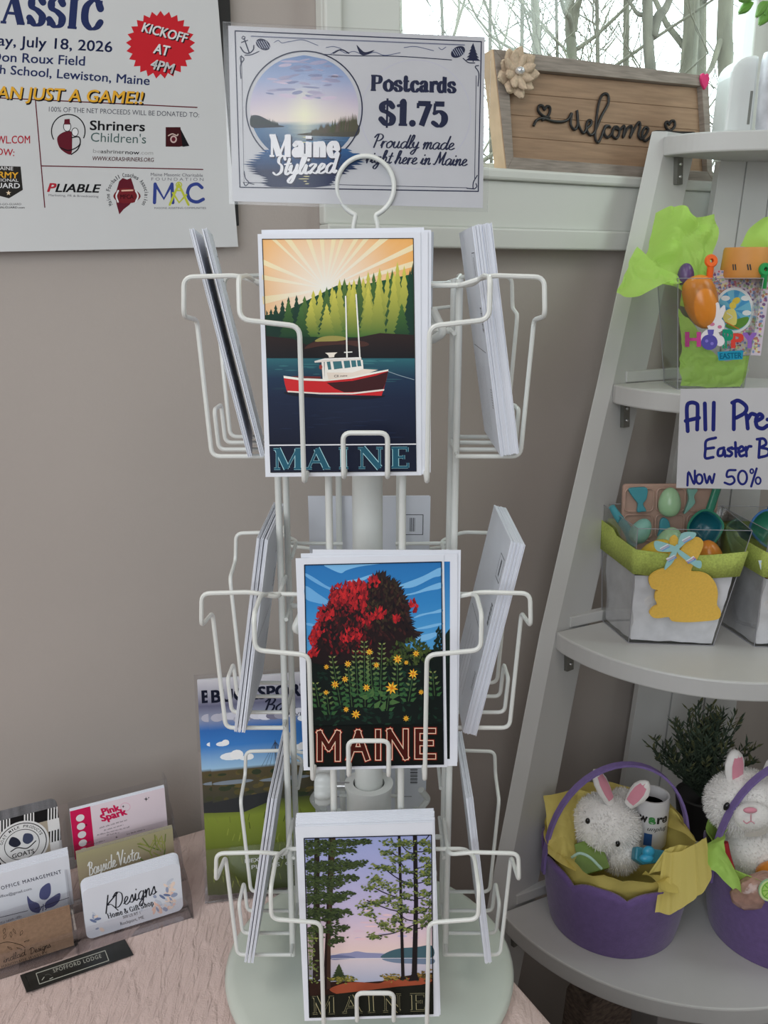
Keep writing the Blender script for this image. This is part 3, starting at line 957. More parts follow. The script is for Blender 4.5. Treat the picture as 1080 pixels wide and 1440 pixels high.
bs.inputs['Base Color'].default_value = (0.64, 0.50, 0.465, 1); bs.inputs['Roughness'].default_value = .9
M['cloth'] = m
b = MB()
zc = TZ
NA, NC = 60, 44
prof = [(-.006, -.14), (-.006, -.02), (-.003, -.004), (.004, 0)]
grid = []
cs = [-.006, -.006, -.004, .0] + [.74 * k / NC for k in range(1, NC)] + [.745, .75, .75]
zs = [-.16, -.02, -.003, 0] + [0] * (NC - 1) + [0, -.006, -.2]
as_ = [-.006, -.006, -.004, .0] + [1.26 * k / NA for k in range(1, NA)] + [1.26]
za = [-.16, -.02, -.003, 0] + [0] * NA
for i, a in enumerate(as_):
    for j, c in enumerate(cs):
        z = zc + min(za[i], zs[j])
        if za[i] == 0 and zs[j] == 0: z += .0006 * noise.noise(V((a * 14, c * 14, 0)))
        b.v.append(tpt(a, c, z))
W_ = len(cs)
for i in range(len(as_) - 1):
    for j in range(W_ - 1):
        b.f.append([i * W_ + j, i * W_ + j + 1, (i + 1) * W_ + j + 1, (i + 1) * W_ + j]); b.mi.append(0)
tag(b.build('tablecloth', M['cloth'], origin=tpt(.6, .4, TZ)), 'crinkled pale pink cloth covering the display table', 'tablecloth')

# ================================================================== the postcard rack
AX = V((-0.0125, 0.65, 0))
RR = 0.067                                  # distance of each face of wires from the axis
BASEZ = TZ + .004
FLOORZ = [CAMZ - .1235, CAMZ - .334, CAMZ - .5405]
FACES = {'front': V((0, -1, 0)), 'right': V((1, 0, 0)), 'back': V((0, 1, 0)), 'left': V((-1, 0, 0))}


def pk(face, tier, s, n, z):
    """a point of a pocket: s sideways, n outwards from the wires, z above the pocket floor"""
    N = FACES[face]; T = UP.cross(N)
    return AX + N * (RR + n) + T * s + V((0, 0, FLOORZ[tier] + z))


rack = thing('postcard_rack', (AX.x, AX.y, TZ), 'white wire postcard spinner rack on a round grey base, standing on the pink cloth', 'display rack')
b = MB(); b.lathe([(0, 0), (.120, 0), (.1245, .003), (.1250, .007), (.122, .0105), (.116, .012), (.03, .013), (0, .013)], (AX.x, AX.y, BASEZ - .003), 72)
b.build('base_plate', M['base'], rack, angle=60)
b = MB(); b.lathe([(.0185, 0), (.0185, .165), (.0200, .170), (.0200, .172), (.0130, .172), (.0130, .1)], (AX.x, AX.y, BASEZ + .009), 32, cap=False)
b.build('pole_socket', M['plastic_white'], rack)
b = MB(); b.lathe([(.0115, 0), (.0115, 1.335 - BASEZ - .06)], (AX.x, AX.y, BASEZ + .06), 28); b.build('pole', M['wire'], rack)
# thumb screw on the socket
TSZ = P(455, 1110, .645).z
b = MB()
RX = Matrix.Rotation(-pi / 2, 3, 'Y')
lob = []
for i, (rr, zz) in enumerate([(.004, 0), (.0125, .001), (.0145, .004), (.0145, .011), (.0125, .014), (.004, .015)]):
    lob.append((rr, zz))
vs, fs = [], []
n = 48
for rr, zz in lob:
    for k in range(n):
        a = 2 * pi * k / n; r2 = rr * (1 + (.1 * cos(6 * a) if rr > .01 else 0))
        vs.append(V((AX.x - .030 - zz, AX.y + r2 * cos(a), TSZ + r2 * sin(a))))
for i in range(len(lob) - 1):
    for k in range(n):
        fs.append((i * n + k, i * n + (k + 1) % n, (i + 1) * n + (k + 1) % n, (i + 1) * n + k))
fs.append(tuple(range(n))); fs.append(tuple(reversed(range((len(lob) - 1) * n, len(lob) * n))))
b.add(vs, fs)
ks = b.build('thumb_knob', M['plastic_white'], rack)
b = MB(); b.tube([(AX.x - .016, AX.y, TSZ), (AX.x - .031, AX.y, TSZ)], .0035, 12); b.build('screw', M['steel'], ks)

# eight uprights
for f in FACES:
    for s in (-.025, .025):
        b = MB(); p0 = pk(f, 2, s, -.0030, -.012); p1 = pk(f, 0, s, -.0030, .120)
        b.tube([p0, p1], .0025, 12); b.build('upright', M['wire'], rack)
# sign holder: two coils on legs
RC = P(514, 263, .648)
for k, dy in enumerate((-.0032, .0032)):
    b = MB()
    r0 = .0196
    cy = RC.y + dy
    pts = [V((RC.x - .010, cy, 1.325)), V((RC.x - .0085, cy, RC.z - r0 - .006))]
    a0 = -pi / 2 - .35
    for i in range(33):
        a = a0 - (2 * pi - .7) * i / 32
        pts.append(V((RC.x + r0 * cos(a), cy, RC.z + r0 * sin(a))))
    pts += [V((RC.x + .0085, cy, RC.z - r0 - .006)), V((RC.x + .010, cy, 1.325))]
    b.tube(fillet(pts, .003), .0016, 10); b.build('sign_ring', M['wire'], rack)

WR = .0016
for ti in range(3):
    # hub with arms to the uprights and hook tubes
    zb = .080
    b = MB()
    b.lathe([(.0116, -.006), (.017, -.006), (.018, -.003), (.018, .003), (.017, .006), (.0116, .006)], (AX.x, AX.y, FLOORZ[ti] + zb), 24, cap=False)
    hub = b.build('tier_hub', M['wire'], rack)
    for a in (0, 90, 180, 270):
        d = V((cos(radians(a)), sin(radians(a)), 0)); c = V((AX.x, AX.y, FLOORZ[ti] + zb + .004))
        b = MB(); b.tube([c + d * .016, c + d * .0612], .0022, 8); b.build('spoke', M['wire'], hub)
    for a in (45, 135, 225, 315):
        d = V((cos(radians(a)), sin(radians(a)), 0)); e = V((-d.y, d.x, 0))
        c = V((AX.x, AX.y, FLOORZ[ti] + zb))
        b = MB()
        b.tube(fillet([c + d * .016, c + d * .062, c + d * .074 + V((0, 0, .006)), c + d * .064 + V((0, 0, .020))], .004), .0028, 10)
        b.tube([c + d * .058 + V((0, 0, .004)), c + d * .058 - V((0, 0, .030))], .0032, 10)
        b.tube([c + d * .050 + e * .012, c + d * .050 - e * .012], .0026, 8)
        b.build('hook_arm', M['wire'], hub)
    for f in FACES:
        jit = random.Random(ti * 7 + hash(len(f)) % 5)
        so = {0: .001, 1: .002, 2: .006}[ti] if f == 'front' else 0
        b = MB()
        for sg in (-1, 1):
            low = -.003 if f == 'front' else 0
            A = [(.022, -.006, .116), (.068, -.006, .1165), (.0735, .012, .1225), (.0735, .046, .1215), (.0735, .0475, .0975), (.0385, .0465, .0935), (.0385, .041, low), (.0385, -.003, .0)]
            b.tube(fillet([pk(f, ti, so + sg * s, n_, z) for s, n_, z in A], .006, 5), WR, 8)
        b.tube([pk(f, ti, so - .0385, -.003, 0), pk(f, ti, so + .0385, -.003, 0)], WR, 8); b.tube([pk(f, ti, -.028, -.0062, .084), pk(f, ti, .028, -.0062, .084)], WR, 8)
        pocket = b.build('pocket', M['wire'], rack)
        U = [(-.0137, 0, 0), (-.0137, .0405, 0), (-.0137, .0425, .029), (.0137, .0425, .029), (.0137, .0405, 0), (.0137, 0, 0)]
        b = MB(); b.tube(fillet([pk(f, ti, so + s, n_, z) for s, n_, z in U], .005, 5), WR, 8)
        b.build('front_loop', M['wire'], pocket)

# ================================================================== sign held in the coil
SF = Frame(P(502, 166, .650), (cos(radians(5)), sin(radians(5)), 0), (0, sin(radians(6)), cos(radians(6)))).rolled(-1.2)
sg = Print(SF); sg.crop(310, 20, 1080 / 390)
sn = rgb(34, 40, 66); q4 = [(57, 65), (1016, 107), (1004, 690), (76, 674)]
sg.frame(q4, 4.5, sn, 1)
sg.stroke([(82, 160), (92, 655), (960, 676)], 2.5, sn, 1, False); sg.stroke([(996, 240), (990, 640)], 2.5, sn, 1, False)
sg.stroke([(120, 86), (950, 120)], 6, rgb(150, 154, 170), 1, False)
sg.stroke([(120, 86), (950, 120)], 1.6, sn, 2, False)
# anchor, pine cones, scrolls, gulls, fir
sg.stroke([(92, 95), (112, 150)], 5, sn, 2, False); sg.stroke([(78, 128), (92, 148), (112, 152), (128, 138), (130, 122)], 5, sn, 2); sg.stroke([(82, 110), (106, 102)], 4, sn, 2, False); sg.ring(90, 92, 6, 6, 3, sn, 2)
for cx, cy, r_ in ((166, 118, .5), (925, 147, -.55)):
    sg.ell(cx, cy, 30, 20, sn, 2, rot=r_)
    for k in range(-2, 3): sg.stroke([(cx + k * 9 - 8, cy - 14), (cx + k * 9 + 8, cy + 14)], 2.2, rgb(170, 175, 190), 3, False)
for pts in ([(80, 250), (78, 200), (92, 175), (78, 165), (80, 190)], [(95, 160), (120, 158), (150, 145)], [(1003, 280), (1006, 230), (992, 205), (1005, 200)], [(990, 190), (965, 188), (945, 172)],
            [(92, 612), (98, 640), (110, 655), (98, 668), (90, 655)], [(112, 658), (130, 662)], [(1000, 628), (985, 655), (985, 680), (998, 672), (995, 660)], [(985, 680), (960, 678)]):
    sg.stroke(pts, 4, sn, 2)
for pts in ([(210, 110), (225, 102), (240, 112), (268, 106)], [(265, 108), (320, 100), (380, 122)], [(412, 130), (440, 126), (470, 134)], [(430, 155), (460, 140), (490, 152), (520, 145), (560, 158), (600, 148), (640, 160), (700, 150)],
            [(715, 130), (760, 126), (830, 142)], [(850, 130), (862, 138), (878, 128)]):
    sg.stroke(pts, 3, rgb(90, 98, 126), 1)
sg.stroke([(400, 156), (520, 162), (690, 164), (900, 178)], 3.5, sn, 1)
sg.smooth([(530, 120), (548, 138), (565, 148), (600, 140), (570, 158), (545, 156)], sn, 2); sg.stroke([(440, 152), (470, 138), (500, 152)], 5, sn, 2)
for k in range(5): sg.poly([(982 - 8 - k * 5, 132 + k * 12), (984, 112 + k * 11), (984 + 8 + k * 5, 134 + k * 12)], sn, 2)
sg.stroke([(984, 170), (984, 184)], 4, sn, 2, False)
# round view of a lake at sunrise
cx, cy, rx, ry = 326, 368, 226, 224
sg.ring(cx, cy, rx, ry, 5, sn, 5, n=64)
rx2, ry2 = 211, 209
sky = [rgb(110, 136, 176), rgb(150, 165, 196), rgb(190, 182, 200), rgb(222, 208, 206)]
prev = None
nb = 26
for i in range(nb):
    ya, yb = -1 + 2 * i / nb, -1 + 2 * (i + 1) / nb

    def colat(yy):
        yy = (yy + 1) / 2
        if yy < .22: return mixc(sky[0], sky[1], yy / .22)
        if yy < .42: return mixc(sky[1], sky[2], (yy - .22) / .2)
        if yy < .62: return mixc(sky[2], sky[3], (yy - .42) / .2)
        return mixc(rgb(74, 118, 158), rgb(24, 52, 92), (yy - .62) / .38)
    xa, xb = sqrt(max(0, 1 - ya * ya)), sqrt(max(0, 1 - yb * yb))
    mid = (ya + yb) / 2
    ca, cb = colat(ya + 1e-4), colat(yb - 1e-4)
    glow = rgb(250, 236, 200)
    ga = max(0, 1 - abs(mid - .12) * 1.5) * .9
    X = [-1, -.35, 0, .35, 1]
    for j in range(4):
        def cc(c, xx): return mixc(c, glow, ga * max(0, 1 - abs(xx - .02) * 2.0))
        sg.poly([(cx + rx2 * xa * X[j], cy + ry2 * ya), (cx + rx2 * xa * X[j + 1], cy + ry2 * ya), (cx + rx2 * xb * X[j + 1], cy + ry2 * yb), (cx + rx2 * xb * X[j], cy + ry2 * yb)],
                [cc(ca, X[j]), cc(ca, X[j + 1]), cc(cb, X[j + 1]), cc(cb, X[j])], 1)
rg = random.Random(3)
for k in range(46):
    x, y = cx + rg.uniform(-150, 150), cy - rg.uniform(40, 190)
    if (x - cx) ** 2 / 190 ** 2 + (y - cy) ** 2 / 200 ** 2 > 1: continue
    sg.ell(x, y, rg.uniform(14, 40), rg.uniform(3, 8), mixc(rgb(205, 190, 205), rgb(120, 130, 165), rg.random()), 2, 12, rot=rg.uniform(-.2, .2))
sg.smooth([(118, 400), (150, 395), (215, 428), (250, 438), (180, 442), (122, 440)], rgb(40, 46, 56), 3)
for k in range(18):
    x = 120 + k * 6; h_ = 44 - k * 1.9 + rg.uniform(-8, 8)
    sg.poly([(x - 5, 432), (x, 428 - h_ * .9), (x + 5, 432)], rgb(34, 46, 46), 4)
sg.smooth([(340, 462), (400, 455), (470, 440), (535, 430), (530, 474), (430, 476), (300, 470)], rgb(78, 76, 66), 3)
for k in range(34):
    x = 358 + k * 5.2; h_ = 16 + k * 2.0 + rg.uniform(-12, 8)
    if x > 530: break
    sg.poly([(x - 7, 466 - k * .3), (x, 462 - h_), (x + 7, 466 - k * .3)], mixc(rgb(74, 82, 56), rgb(96, 82, 74), rg.random()), 4)
for k in range(60):
    x, y = cx + rg.uniform(-170, 170), cy + rg.uniform(118, 190)
    if (x - cx) ** 2 + (y - cy) ** 2 > 190 ** 2: continue
    sg.ell(x, y, rg.uniform(10, 36), 1.8, mixc(rgb(90, 140, 180), rgb(16, 36, 72), rg.random()), 3, 10)
# brush of deep blue sweeping out of the ring
for k in range(16):
    y = 530 + k * 9.0; w0 = 232 - abs(k - 6) * 7 + rg.uniform(-24, 14); w1 = 250 - abs(k - 4) * 13 + rg.uniform(-24, 14)
    sg.poly([(cx - w0 + 2, y), (cx - 60, y - 9), (cx + w1 * .9, y - 6), (cx + w1, y + 2), (cx + 40, y + 10), (cx - w0 * .8, y + 8)], mixc(rgb(40, 90, 140), rgb(20, 36, 74), min(1, k / 9)), 6 + k % 2)
for k in range(20): sg.ell(338 + rg.uniform(-14, 14), 480 + k * 9.5, rg.uniform(6, 22), 2, rgb(206, 200, 150), 8, 10)
sg.glyphs('Maine', (196, 560), (466, 562), 84, 27, rgb(28, 34, 60), 9, SERIF, nib=SERIF_NIB)
sg.glyphs('Maine', (192, 554), (462, 556), 84, 24, (.86, .86, .88, 1), 10, SERIF, nib=SERIF_NIB)
sg.glyphs('Stylized', (206, 632), (452, 622), 37, 15, rgb(28, 34, 60), 9, SCRIPT, slant=.22, nib=SCRIPT_NIB)
sg.glyphs('Stylized', (202, 627), (448, 617), 37, 12, (.86, .86, .88, 1), 10, SCRIPT, slant=.22, nib=SCRIPT_NIB)
# faint show-through of the back, and the price
sg.ring(760, 390, 214, 212, 3, rgb(186, 186, 198), 1, n=56)
sg.glyphs('Postcards', (582, 297), (918, 306), 60, 17, sn, 3, SERIF, nib=SERIF_NIB)
sg.glyphs('$1.75', (616, 430), (880, 437), 92, 27, sn, 3, SERIF, nib=SERIF_NIB)
sg.glyphs('Proudly made', (592, 518), (908, 528), 26, 6.5, sn, 3, SCRIPT, slant=.25, nib=(.5, radians(100)))
sg.glyphs('right here in Maine', (566, 578), (958, 590), 25, 6.5, sn, 3, SCRIPT, slant=.25, nib=(.5, radians(100)))
sgt = thing('price_sign', tuple(SF.o), 'laminated postcard price sign reading $1.75, clipped in the coil on top of the rack', 'sign')
ins = [SF.px(*q) for q in ((320.8, 36), (682, 52), (679, 292.6), (327, 283))]
sg.build('printed_insert', M['print'], sgt, sheet=(ins, .0003), paper=M['sign_paper'])
sl = [SF.px(*q) for q in ((313, 31), (691, 49), (685.5, 298), (322, 287))]
b = MB(); b.prism(sl, SF, -.0007, .0009); b.build('clear_sleeve', M['sleeve'], sgt, smooth=False)

# ================================================================== postcards
CWd, CHt, CTh = .1016, .1524, .00046


def card_frame(face, tier, s, nb_, nt_, k=0, roll=0.0, lift=0.0, yaw=0.0):
    N = FACES[face]; T = UP.cross(N)
    if yaw: T = (T * cos(radians(yaw)) + N * sin(radians(yaw)))
    v = N * (nt_ - nb_) + V((0, 0, sqrt(CHt ** 2 - (nt_ - nb_) ** 2)))
    o = pk(face, tier, s, nb_, .0022 + lift)
    F = Frame(o, T, v)
    if F.n.dot(N) < 0: F.n = -F.n
    F = F.rolled(roll)
    return F.off(k * CTh * 1.12 + CTh)


CARD_OUT = [(-CWd / 2, 0), (CWd / 2, 0), (CWd / 2, CHt), (-CWd / 2, CHt)]


def plain_card(F):
    """blank front with the printed address side on its back"""
    p = Print(F); p.local()
    g = rgb(70, 72, 80); z = -(CTh / STEP) - 3
    hw = CWd / 2
    for q in ([(-hw + .006, .136), (-hw + .006, .118), (-hw + .024, .118), (-hw + .024, .136)],):
        p.frame(q, .0006, g, z)
    for k in range(5): p.stroke([(-hw + .013 + k * .001, .121), (-hw + .013 + k * .001, .133)], .0006 if k % 2 else .0004, g, z, False)
    for k in range(14): p.stroke([(-hw + .007, .100 - k * .0012), (-hw + .013, .100 - k * .0012)], .0004 + .0005 * (k % 3 == 0), blk, z, False)
    p.stroke([(-hw + .012, .07), (hw - .012, .07)], .0005, g, z, False)
    for k in range(8): p.stroke([(-hw + .006, .045 - k * .0018), (-hw + .012, .045 - k * .0018)], .0005, g, z, False)
    for k in range(4): p.stroke([(-.012 + k * .012, .012), (-.012 + k * .012, .058)], .0004, g, z, False)
    for f in p.f: f.reverse()
    return p.build('postcard', M['print'], sheet=(CARD_OUT, CTh))


_proto = [None]


def back_card(F, label, group):
    if _proto[0] is None:
        o = plain_card(F); _proto[0] = o
    else:
        o = _proto[0].copy(); COL.objects.link(o)
        o.matrix_basis = F.matrix()
    return tag(o, label, 'postcard', group)


def stack(face, tier, n, nb_, nt_, s=0.0, label='', group='', gaps=(), jit=.0006, seed=0, start=0, yaw=0.0):
    rg = random.Random(seed)
    k = start
    for i in range(n):
        if i in gaps: k += gaps[i]
        back_card(card_frame(face, tier, s + rg.uniform(-jit, jit), nb_, nt_, k, rg.uniform(-.25, .25), rg.uniform(0, .0008), yaw), label, group)
        k += 1


# side and back stacks
stack('left', 0, 6, .0100, .0420, label='white-edged postcard flopped outward in the upper pocket beside the wall poster', group='postcards flopped outward beside the poster', seed=1, yaw=-8.5)
stack('left', 0, 6, .0170, .0485, label='white-edged postcard flopped outward in the upper pocket beside the wall poster', group='postcards flopped outward beside the poster', seed=2, start=2, yaw=-8)
stack('right', 0, 25, .0255, .0020, label='postcard of the thick stack leaning inward in the upper pocket before the window casing', group='thick stack in the upper pocket', seed=3)
stack('left', 1, 13, .0245, .0020, label='postcard of the leaning stack in the middle pocket above the brochures', group='stack in the middle pocket above the brochures', seed=4, gaps={5: 1.2, 9: 1.5})
stack('right', 1, 20, .0045, .0350, label='postcard of the thick stack tipped outward in the middle pocket, address lines showing', group='thick stack tipped outward in the middle pocket', seed=5)
stack('left', 2, 12, .0260, .0020, label='postcard of the stack in the lowest pocket in front of the brochures', group='stack in the lowest pocket before the brochures', seed=6, gaps={4: 1.2, 8: 1.2})
stack('right', 2, 11, .0270, .0080, label='postcard of the stack in the lowest pocket facing the purple basket', group='stack in the lowest pocket facing the basket', seed=7)
for ti, lab in enumerate(('postcard in the far upper pocket, its top showing above the lobster boat card', 'postcard in the far middle pocket seen past the centre pole', 'postcard in the far lowest pocket seen behind the thumb knob')):
    stack('back', ti, 4, .018, .004, label=lab, group='postcards in far pocket %s' % ('one', 'two', 'three')[ti], seed=20 + ti)


def front_frame(bx, by, D, lean, roll, yaw=0.0):
    a, y = radians(lean), radians(yaw)
    F = Frame(P(bx, by, D), (cos(y), sin(y), 0), (-sin(y) * sin(a), cos(y) * sin(a), cos(a)))
    return F.rolled(roll)


def clipw(p, col, layer):
    pass


def art_boat(p):
    """sunrise behind a spruce shore, a red lobster boat on dark water"""
    p.crop(340, 310, 3.6)
    XL = lambda y: 104 + (y - 95) * 43 / 1178.0
    XR = lambda y: 868 + (y - 92) * 15 / 1178.0
    q = [(XL(95), 95), (868, 91), (883, 1269), (147, 1275)]
    p.poly(q, rgb(18, 28, 50), 1); p.frame(q, 4, rgb(40, 36, 34), 9)
    # sky
    c0 = (425, 345); cen = rgb(248, 240, 224); edge = rgb(232, 172, 96)
    per = []
    for k in range(13): per.append((XL(500) + 0, 500 - 400 * k / 12))
    per = [(XL(520 - 425 * k / 10), 520 - 425 * k / 10) for k in range(11)] + [(104 + 764 * k / 16, 95 - 4 * k / 16) for k in range(1, 17)] + [(XR(91 + 429 * k / 10), 91 + 429 * k / 10) for k in range(1, 11)]

    def sc(x, y):
        d = sqrt((x - c0[0]) ** 2 + (y - c0[1]) ** 2) / 430
        return mixc(cen, edge, min(1, d) ** .9)
    for k in range(len(per) - 1):
        a, b_ = per[k], per[k + 1]
        for i in range(4):
            t0, t1 = i / 4, (i + 1) / 4
            pts = [(c0[0] + (a[0] - c0[0]) * t0, c0[1] + (a[1] - c0[1]) * t0), (c0[0] + (a[0] - c0[0]) * t1, c0[1] + (a[1] - c0[1]) * t1), (c0[0] + (b_[0] - c0[0]) * t1, c0[1] + (b_[1] - c0[1]) * t1), (c0[0] + (b_[0] - c0[0]) * t0, c0[1] + (b_[1] - c0[1]) * t0)]
            if i == 0: pts = pts[1:]
            p.poly(pts, [sc(*z) for z in pts], 2)
    p.poly([(XL(520), 520), (XR(520), 520), c0], [sc(XL(520), 520), sc(XR(520), 520), cen], 2)
    for (ax, ay, bx, by) in ((104, 385, 108, 425), (104, 275, 104, 300), (104, 195, 108, 225), (150, 95, 172, 95), (215, 95, 250, 95), (325, 95, 352, 95), (395, 95, 418, 95), (455, 95, 478, 95), (498, 95, 518, 95), (568, 93, 592, 93), (618, 92, 645, 92), (700, 92, 745, 92), (868, 120, 870, 150), (869, 205, 870, 235)):
        p.poly([c0, (ax, ay), (bx, by)], [(.9, .88, .84, 1), mixc(edge, rgb(246, 226, 184), .8), mixc(edge, rgb(246, 226, 184), .8)], 3)
    # trees
    rg = random.Random(5)

    def spruce(x, yt, yb, hw, ct, cb, layer):
        n = 7
        L, R = [], []
        for i in range(n):
            y0 = yt + (yb - yt) * (i + .15) / n; y1 = yt + (yb - yt) * (i + 1) / n
            w0, w1 = hw * (i * .8) / n, hw * (i + 1) / n
            L += [(x - w0 - 1, y0), (x - w1 - 3, y1 - rg.uniform(0, 6))]; R += [(x + w0 + 1, y0), (x + w1 + 3, y1 - rg.uniform(0, 6))]
        lo, hi = XL(yb) + 2, XR(yt) - 2
        pts = [(x, yt)] + R + list(reversed(L))
        pts = [(min(max(a, lo), hi), b_) for a, b_ in pts]
        p.grad(pts, ct, cb, layer)
    dk = [rgb(24, 62, 44), rgb(20, 48, 40)]; md = [rgb(70, 108, 48), rgb(26, 62, 40)]; lt = [rgb(206, 198, 84), rgb(64, 104, 48)]
    p.grad([(XL(480), 480), (200, 470), (300, 420), (480, 330), (640, 320), (868, 270), (XR(640), 640), (XL(640), 640)], rgb(30, 80, 44), rgb(20, 44, 34), 4)
    top = [(125, 455), (148, 448), (172, 425), (206, 404), (237, 384), (277, 376), (318, 380), (362, 352), (398, 345), (430, 335), (458, 332), (495, 296), (520, 292), (545, 305), (568, 295), (595, 276), (615, 285), (640, 256), (668, 262), (698, 238), (738, 250), (762, 245), (788, 206), (822, 226), (852, 246), (866, 215)]
    for i, (x, y) in enumerate(top):
        g = dk if x < 300 or x > 835 else (md if i % 3 == 0 else lt)
        g = [mixc(g[0], rgb(150, 150, 60), .0 if g is dk else .15 * rg.random()), g[1]]
        spruce(x, y, 585 + rg.uniform(-20, 10), 34 + (x > 300) * 14, g[0], g[1], 5 + i % 2)
    for (x, y, c) in ((236, 400, 1), (350, 400, 2), (470, 350, 2), (430, 420, 2), (560, 330, 2), (640, 330, 2), (690, 280, 2), (770, 260, 2), (850, 330, 0), (300, 430, 1), (810, 420, 1)):
        g = (dk, md, lt)[c]
        spruce(x, y, 592, 46, g[0], g[1], 7)
    # shore
    p.grad([(XL(600), 585), (260, 600), (330, 630), (400, 590), (470, 583), (540, 600), (600, 590), (700, 570), (XR(580), 580), (XR(700), 700), (XL(700), 700)], rgb(44, 30, 28), rgb(16, 18, 24), 8)
    p.smooth([(370, 612), (400, 592), (450, 584), (510, 588), (535, 602), (470, 612), (420, 614)], rgb(150, 142, 76), 9)
    p.smooth([(318, 650), (360, 618), (450, 612), (600, 610), (645, 628), (600, 640), (520, 628), (400, 636)], rgb(70, 42, 36), 9)
    # water
    p.vgrad(0, 1, [(698, rgb(42, 98, 108)), (745, rgb(34, 76, 92)), (800, rgb(26, 48, 74)), (900, rgb(22, 34, 60)), (1128, rgb(14, 20, 42))], 10, lambda x, y: (XL(y) if x == 0 else XR(y), y))
    for k in range(70):
        y = 705 + (k / 70) ** 1.3 * 400; x = rg.uniform(170, 800); w_ = rg.uniform(20, 60)
        c = mixc(rgb(58, 118, 124), rgb(24, 36, 62), min(1, (y - 700) / 170))
        p.smooth([(x - w_, y), (x, y - 3.5), (min(x + w_, 866), y), (x, y + 2.5)], c, 11, 3)
    # boat
    hull = [(212, 790), (300, 802), (420, 806), (560, 792), (660, 775), (742, 757), (730, 815), (708, 887), (560, 884), (400, 880), (230, 868), (218, 826)]
    p.smooth([(225, 868), (450, 890), (720, 885), (640, 905), (420, 900), (260, 888)], rgb(18, 20, 34), 12)
    p.poly(hull, rgb(196, 36, 40), 13)
    p.poly([(430, 822), (560, 812), (680, 785), (740, 765), (728, 822), (715, 855), (640, 866), (520, 870), (470, 850)], rgb(58, 18, 22), 14)
    p.poly([(232, 862), (400, 872), (560, 872), (722, 853), (720, 862), (560, 880), (400, 880), (233, 869)], rgb(226, 216, 206), 15)
    p.poly([(212, 786), (300, 798), (420, 803), (560, 788), (742, 754), (742, 762), (560, 800), (420, 814), (300, 810), (213, 798)], rgb(240, 232, 222), 15)
    p.poly([(250, 788), (400, 790), (400, 800), (300, 799)], rgb(110, 40, 40), 15)
    p.poly([(392, 716), (420, 716), (420, 800), (408, 800), (404, 760), (392, 752)], rgb(44, 62, 78), 15)
    p.poly([(404, 716), (416, 716), (420, 803), (410, 803)], rgb(232, 228, 222), 16)
    p.poly([(420, 712), (612, 706), (618, 770), (630, 772), (560, 793), (420, 806)], rgb(236, 230, 222), 16)
    p.poly([(616, 752), (690, 756), (640, 774), (560, 792), (440, 806), (430, 770), (560, 770)], rgb(226, 214, 200), 16)
    p.poly([(368, 712), (420, 698), (604, 692), (606, 706), (420, 716), (370, 720)], rgb(222, 216, 208), 17)
    p.poly([(372, 712), (420, 700), (604, 694), (604, 698), (420, 705)], rgb(250, 244, 236), 18)
    wd = rgb(58, 110, 118)
    for wq in ([(430, 716), (448, 714), (454, 754), (438, 756)], [(461, 714), (504, 712), (511, 748), (468, 754)], [(515, 711), (546, 709), (551, 744), (521, 748)], [(553, 709), (577, 708), (581, 740), (558, 743)], [(583, 708), (601, 707), (606, 737), (587, 739)]):
        p.poly(wq, wd, 17)
    p.ell(400, 742, 8, 12, rgb(150, 60, 50), 17)
    p.text('CII', (468, 794), (490, 793), 12, rgb(60, 50, 50), 17, bold=.02); p.text('maine', (498, 791), (534, 789), 8, rgb(90, 60, 60), 17, bold=.03)
    p.poly([(422, 670), (484, 668), (470, 680), (468, 692), (442, 694), (438, 682)], rgb(236, 226, 214), 18)
    wht = rgb(246, 238, 228)
    p.stroke([(526, 385), (533, 692)], 7, wht, 18, False); p.stroke([(579, 376), (598, 694)], 7, wht, 18, False); p.stroke([(520, 668), (558, 666)], 5, wht, 18, False)
    p.stroke([(742, 765), (800, 785), (872, 806)], 2.5, rgb(150, 170, 180), 14)
    # title
    p.stroke([(140, 1138), (881, 1132)], 6, rgb(226, 226, 232), 12, False)
    p.poly([(141, 1143), (882, 1137), (884, 1268), (147, 1273)], rgb(16, 24, 46), 11)
    tl = rgb(160, 206, 214); tf = rgb(34, 88, 108)
    for i, ch in enumerate('MAINE'):
        x0, x1 = ((165, 318), (328, 458), (485, 560), (590, 735), (752, 866))[i]
        yb = 1259 - (x0 - 165) * .012
        p.glyphs(ch, (x0, yb), (x1, yb - 1), 103, 34, tl, 13, SERIF, nib=SERIF_NIB)
        p.glyphs(ch, (x0, yb), (x1, yb - 1), 103, 27, tf, 14, SERIF, nib=(.18, pi / 2))


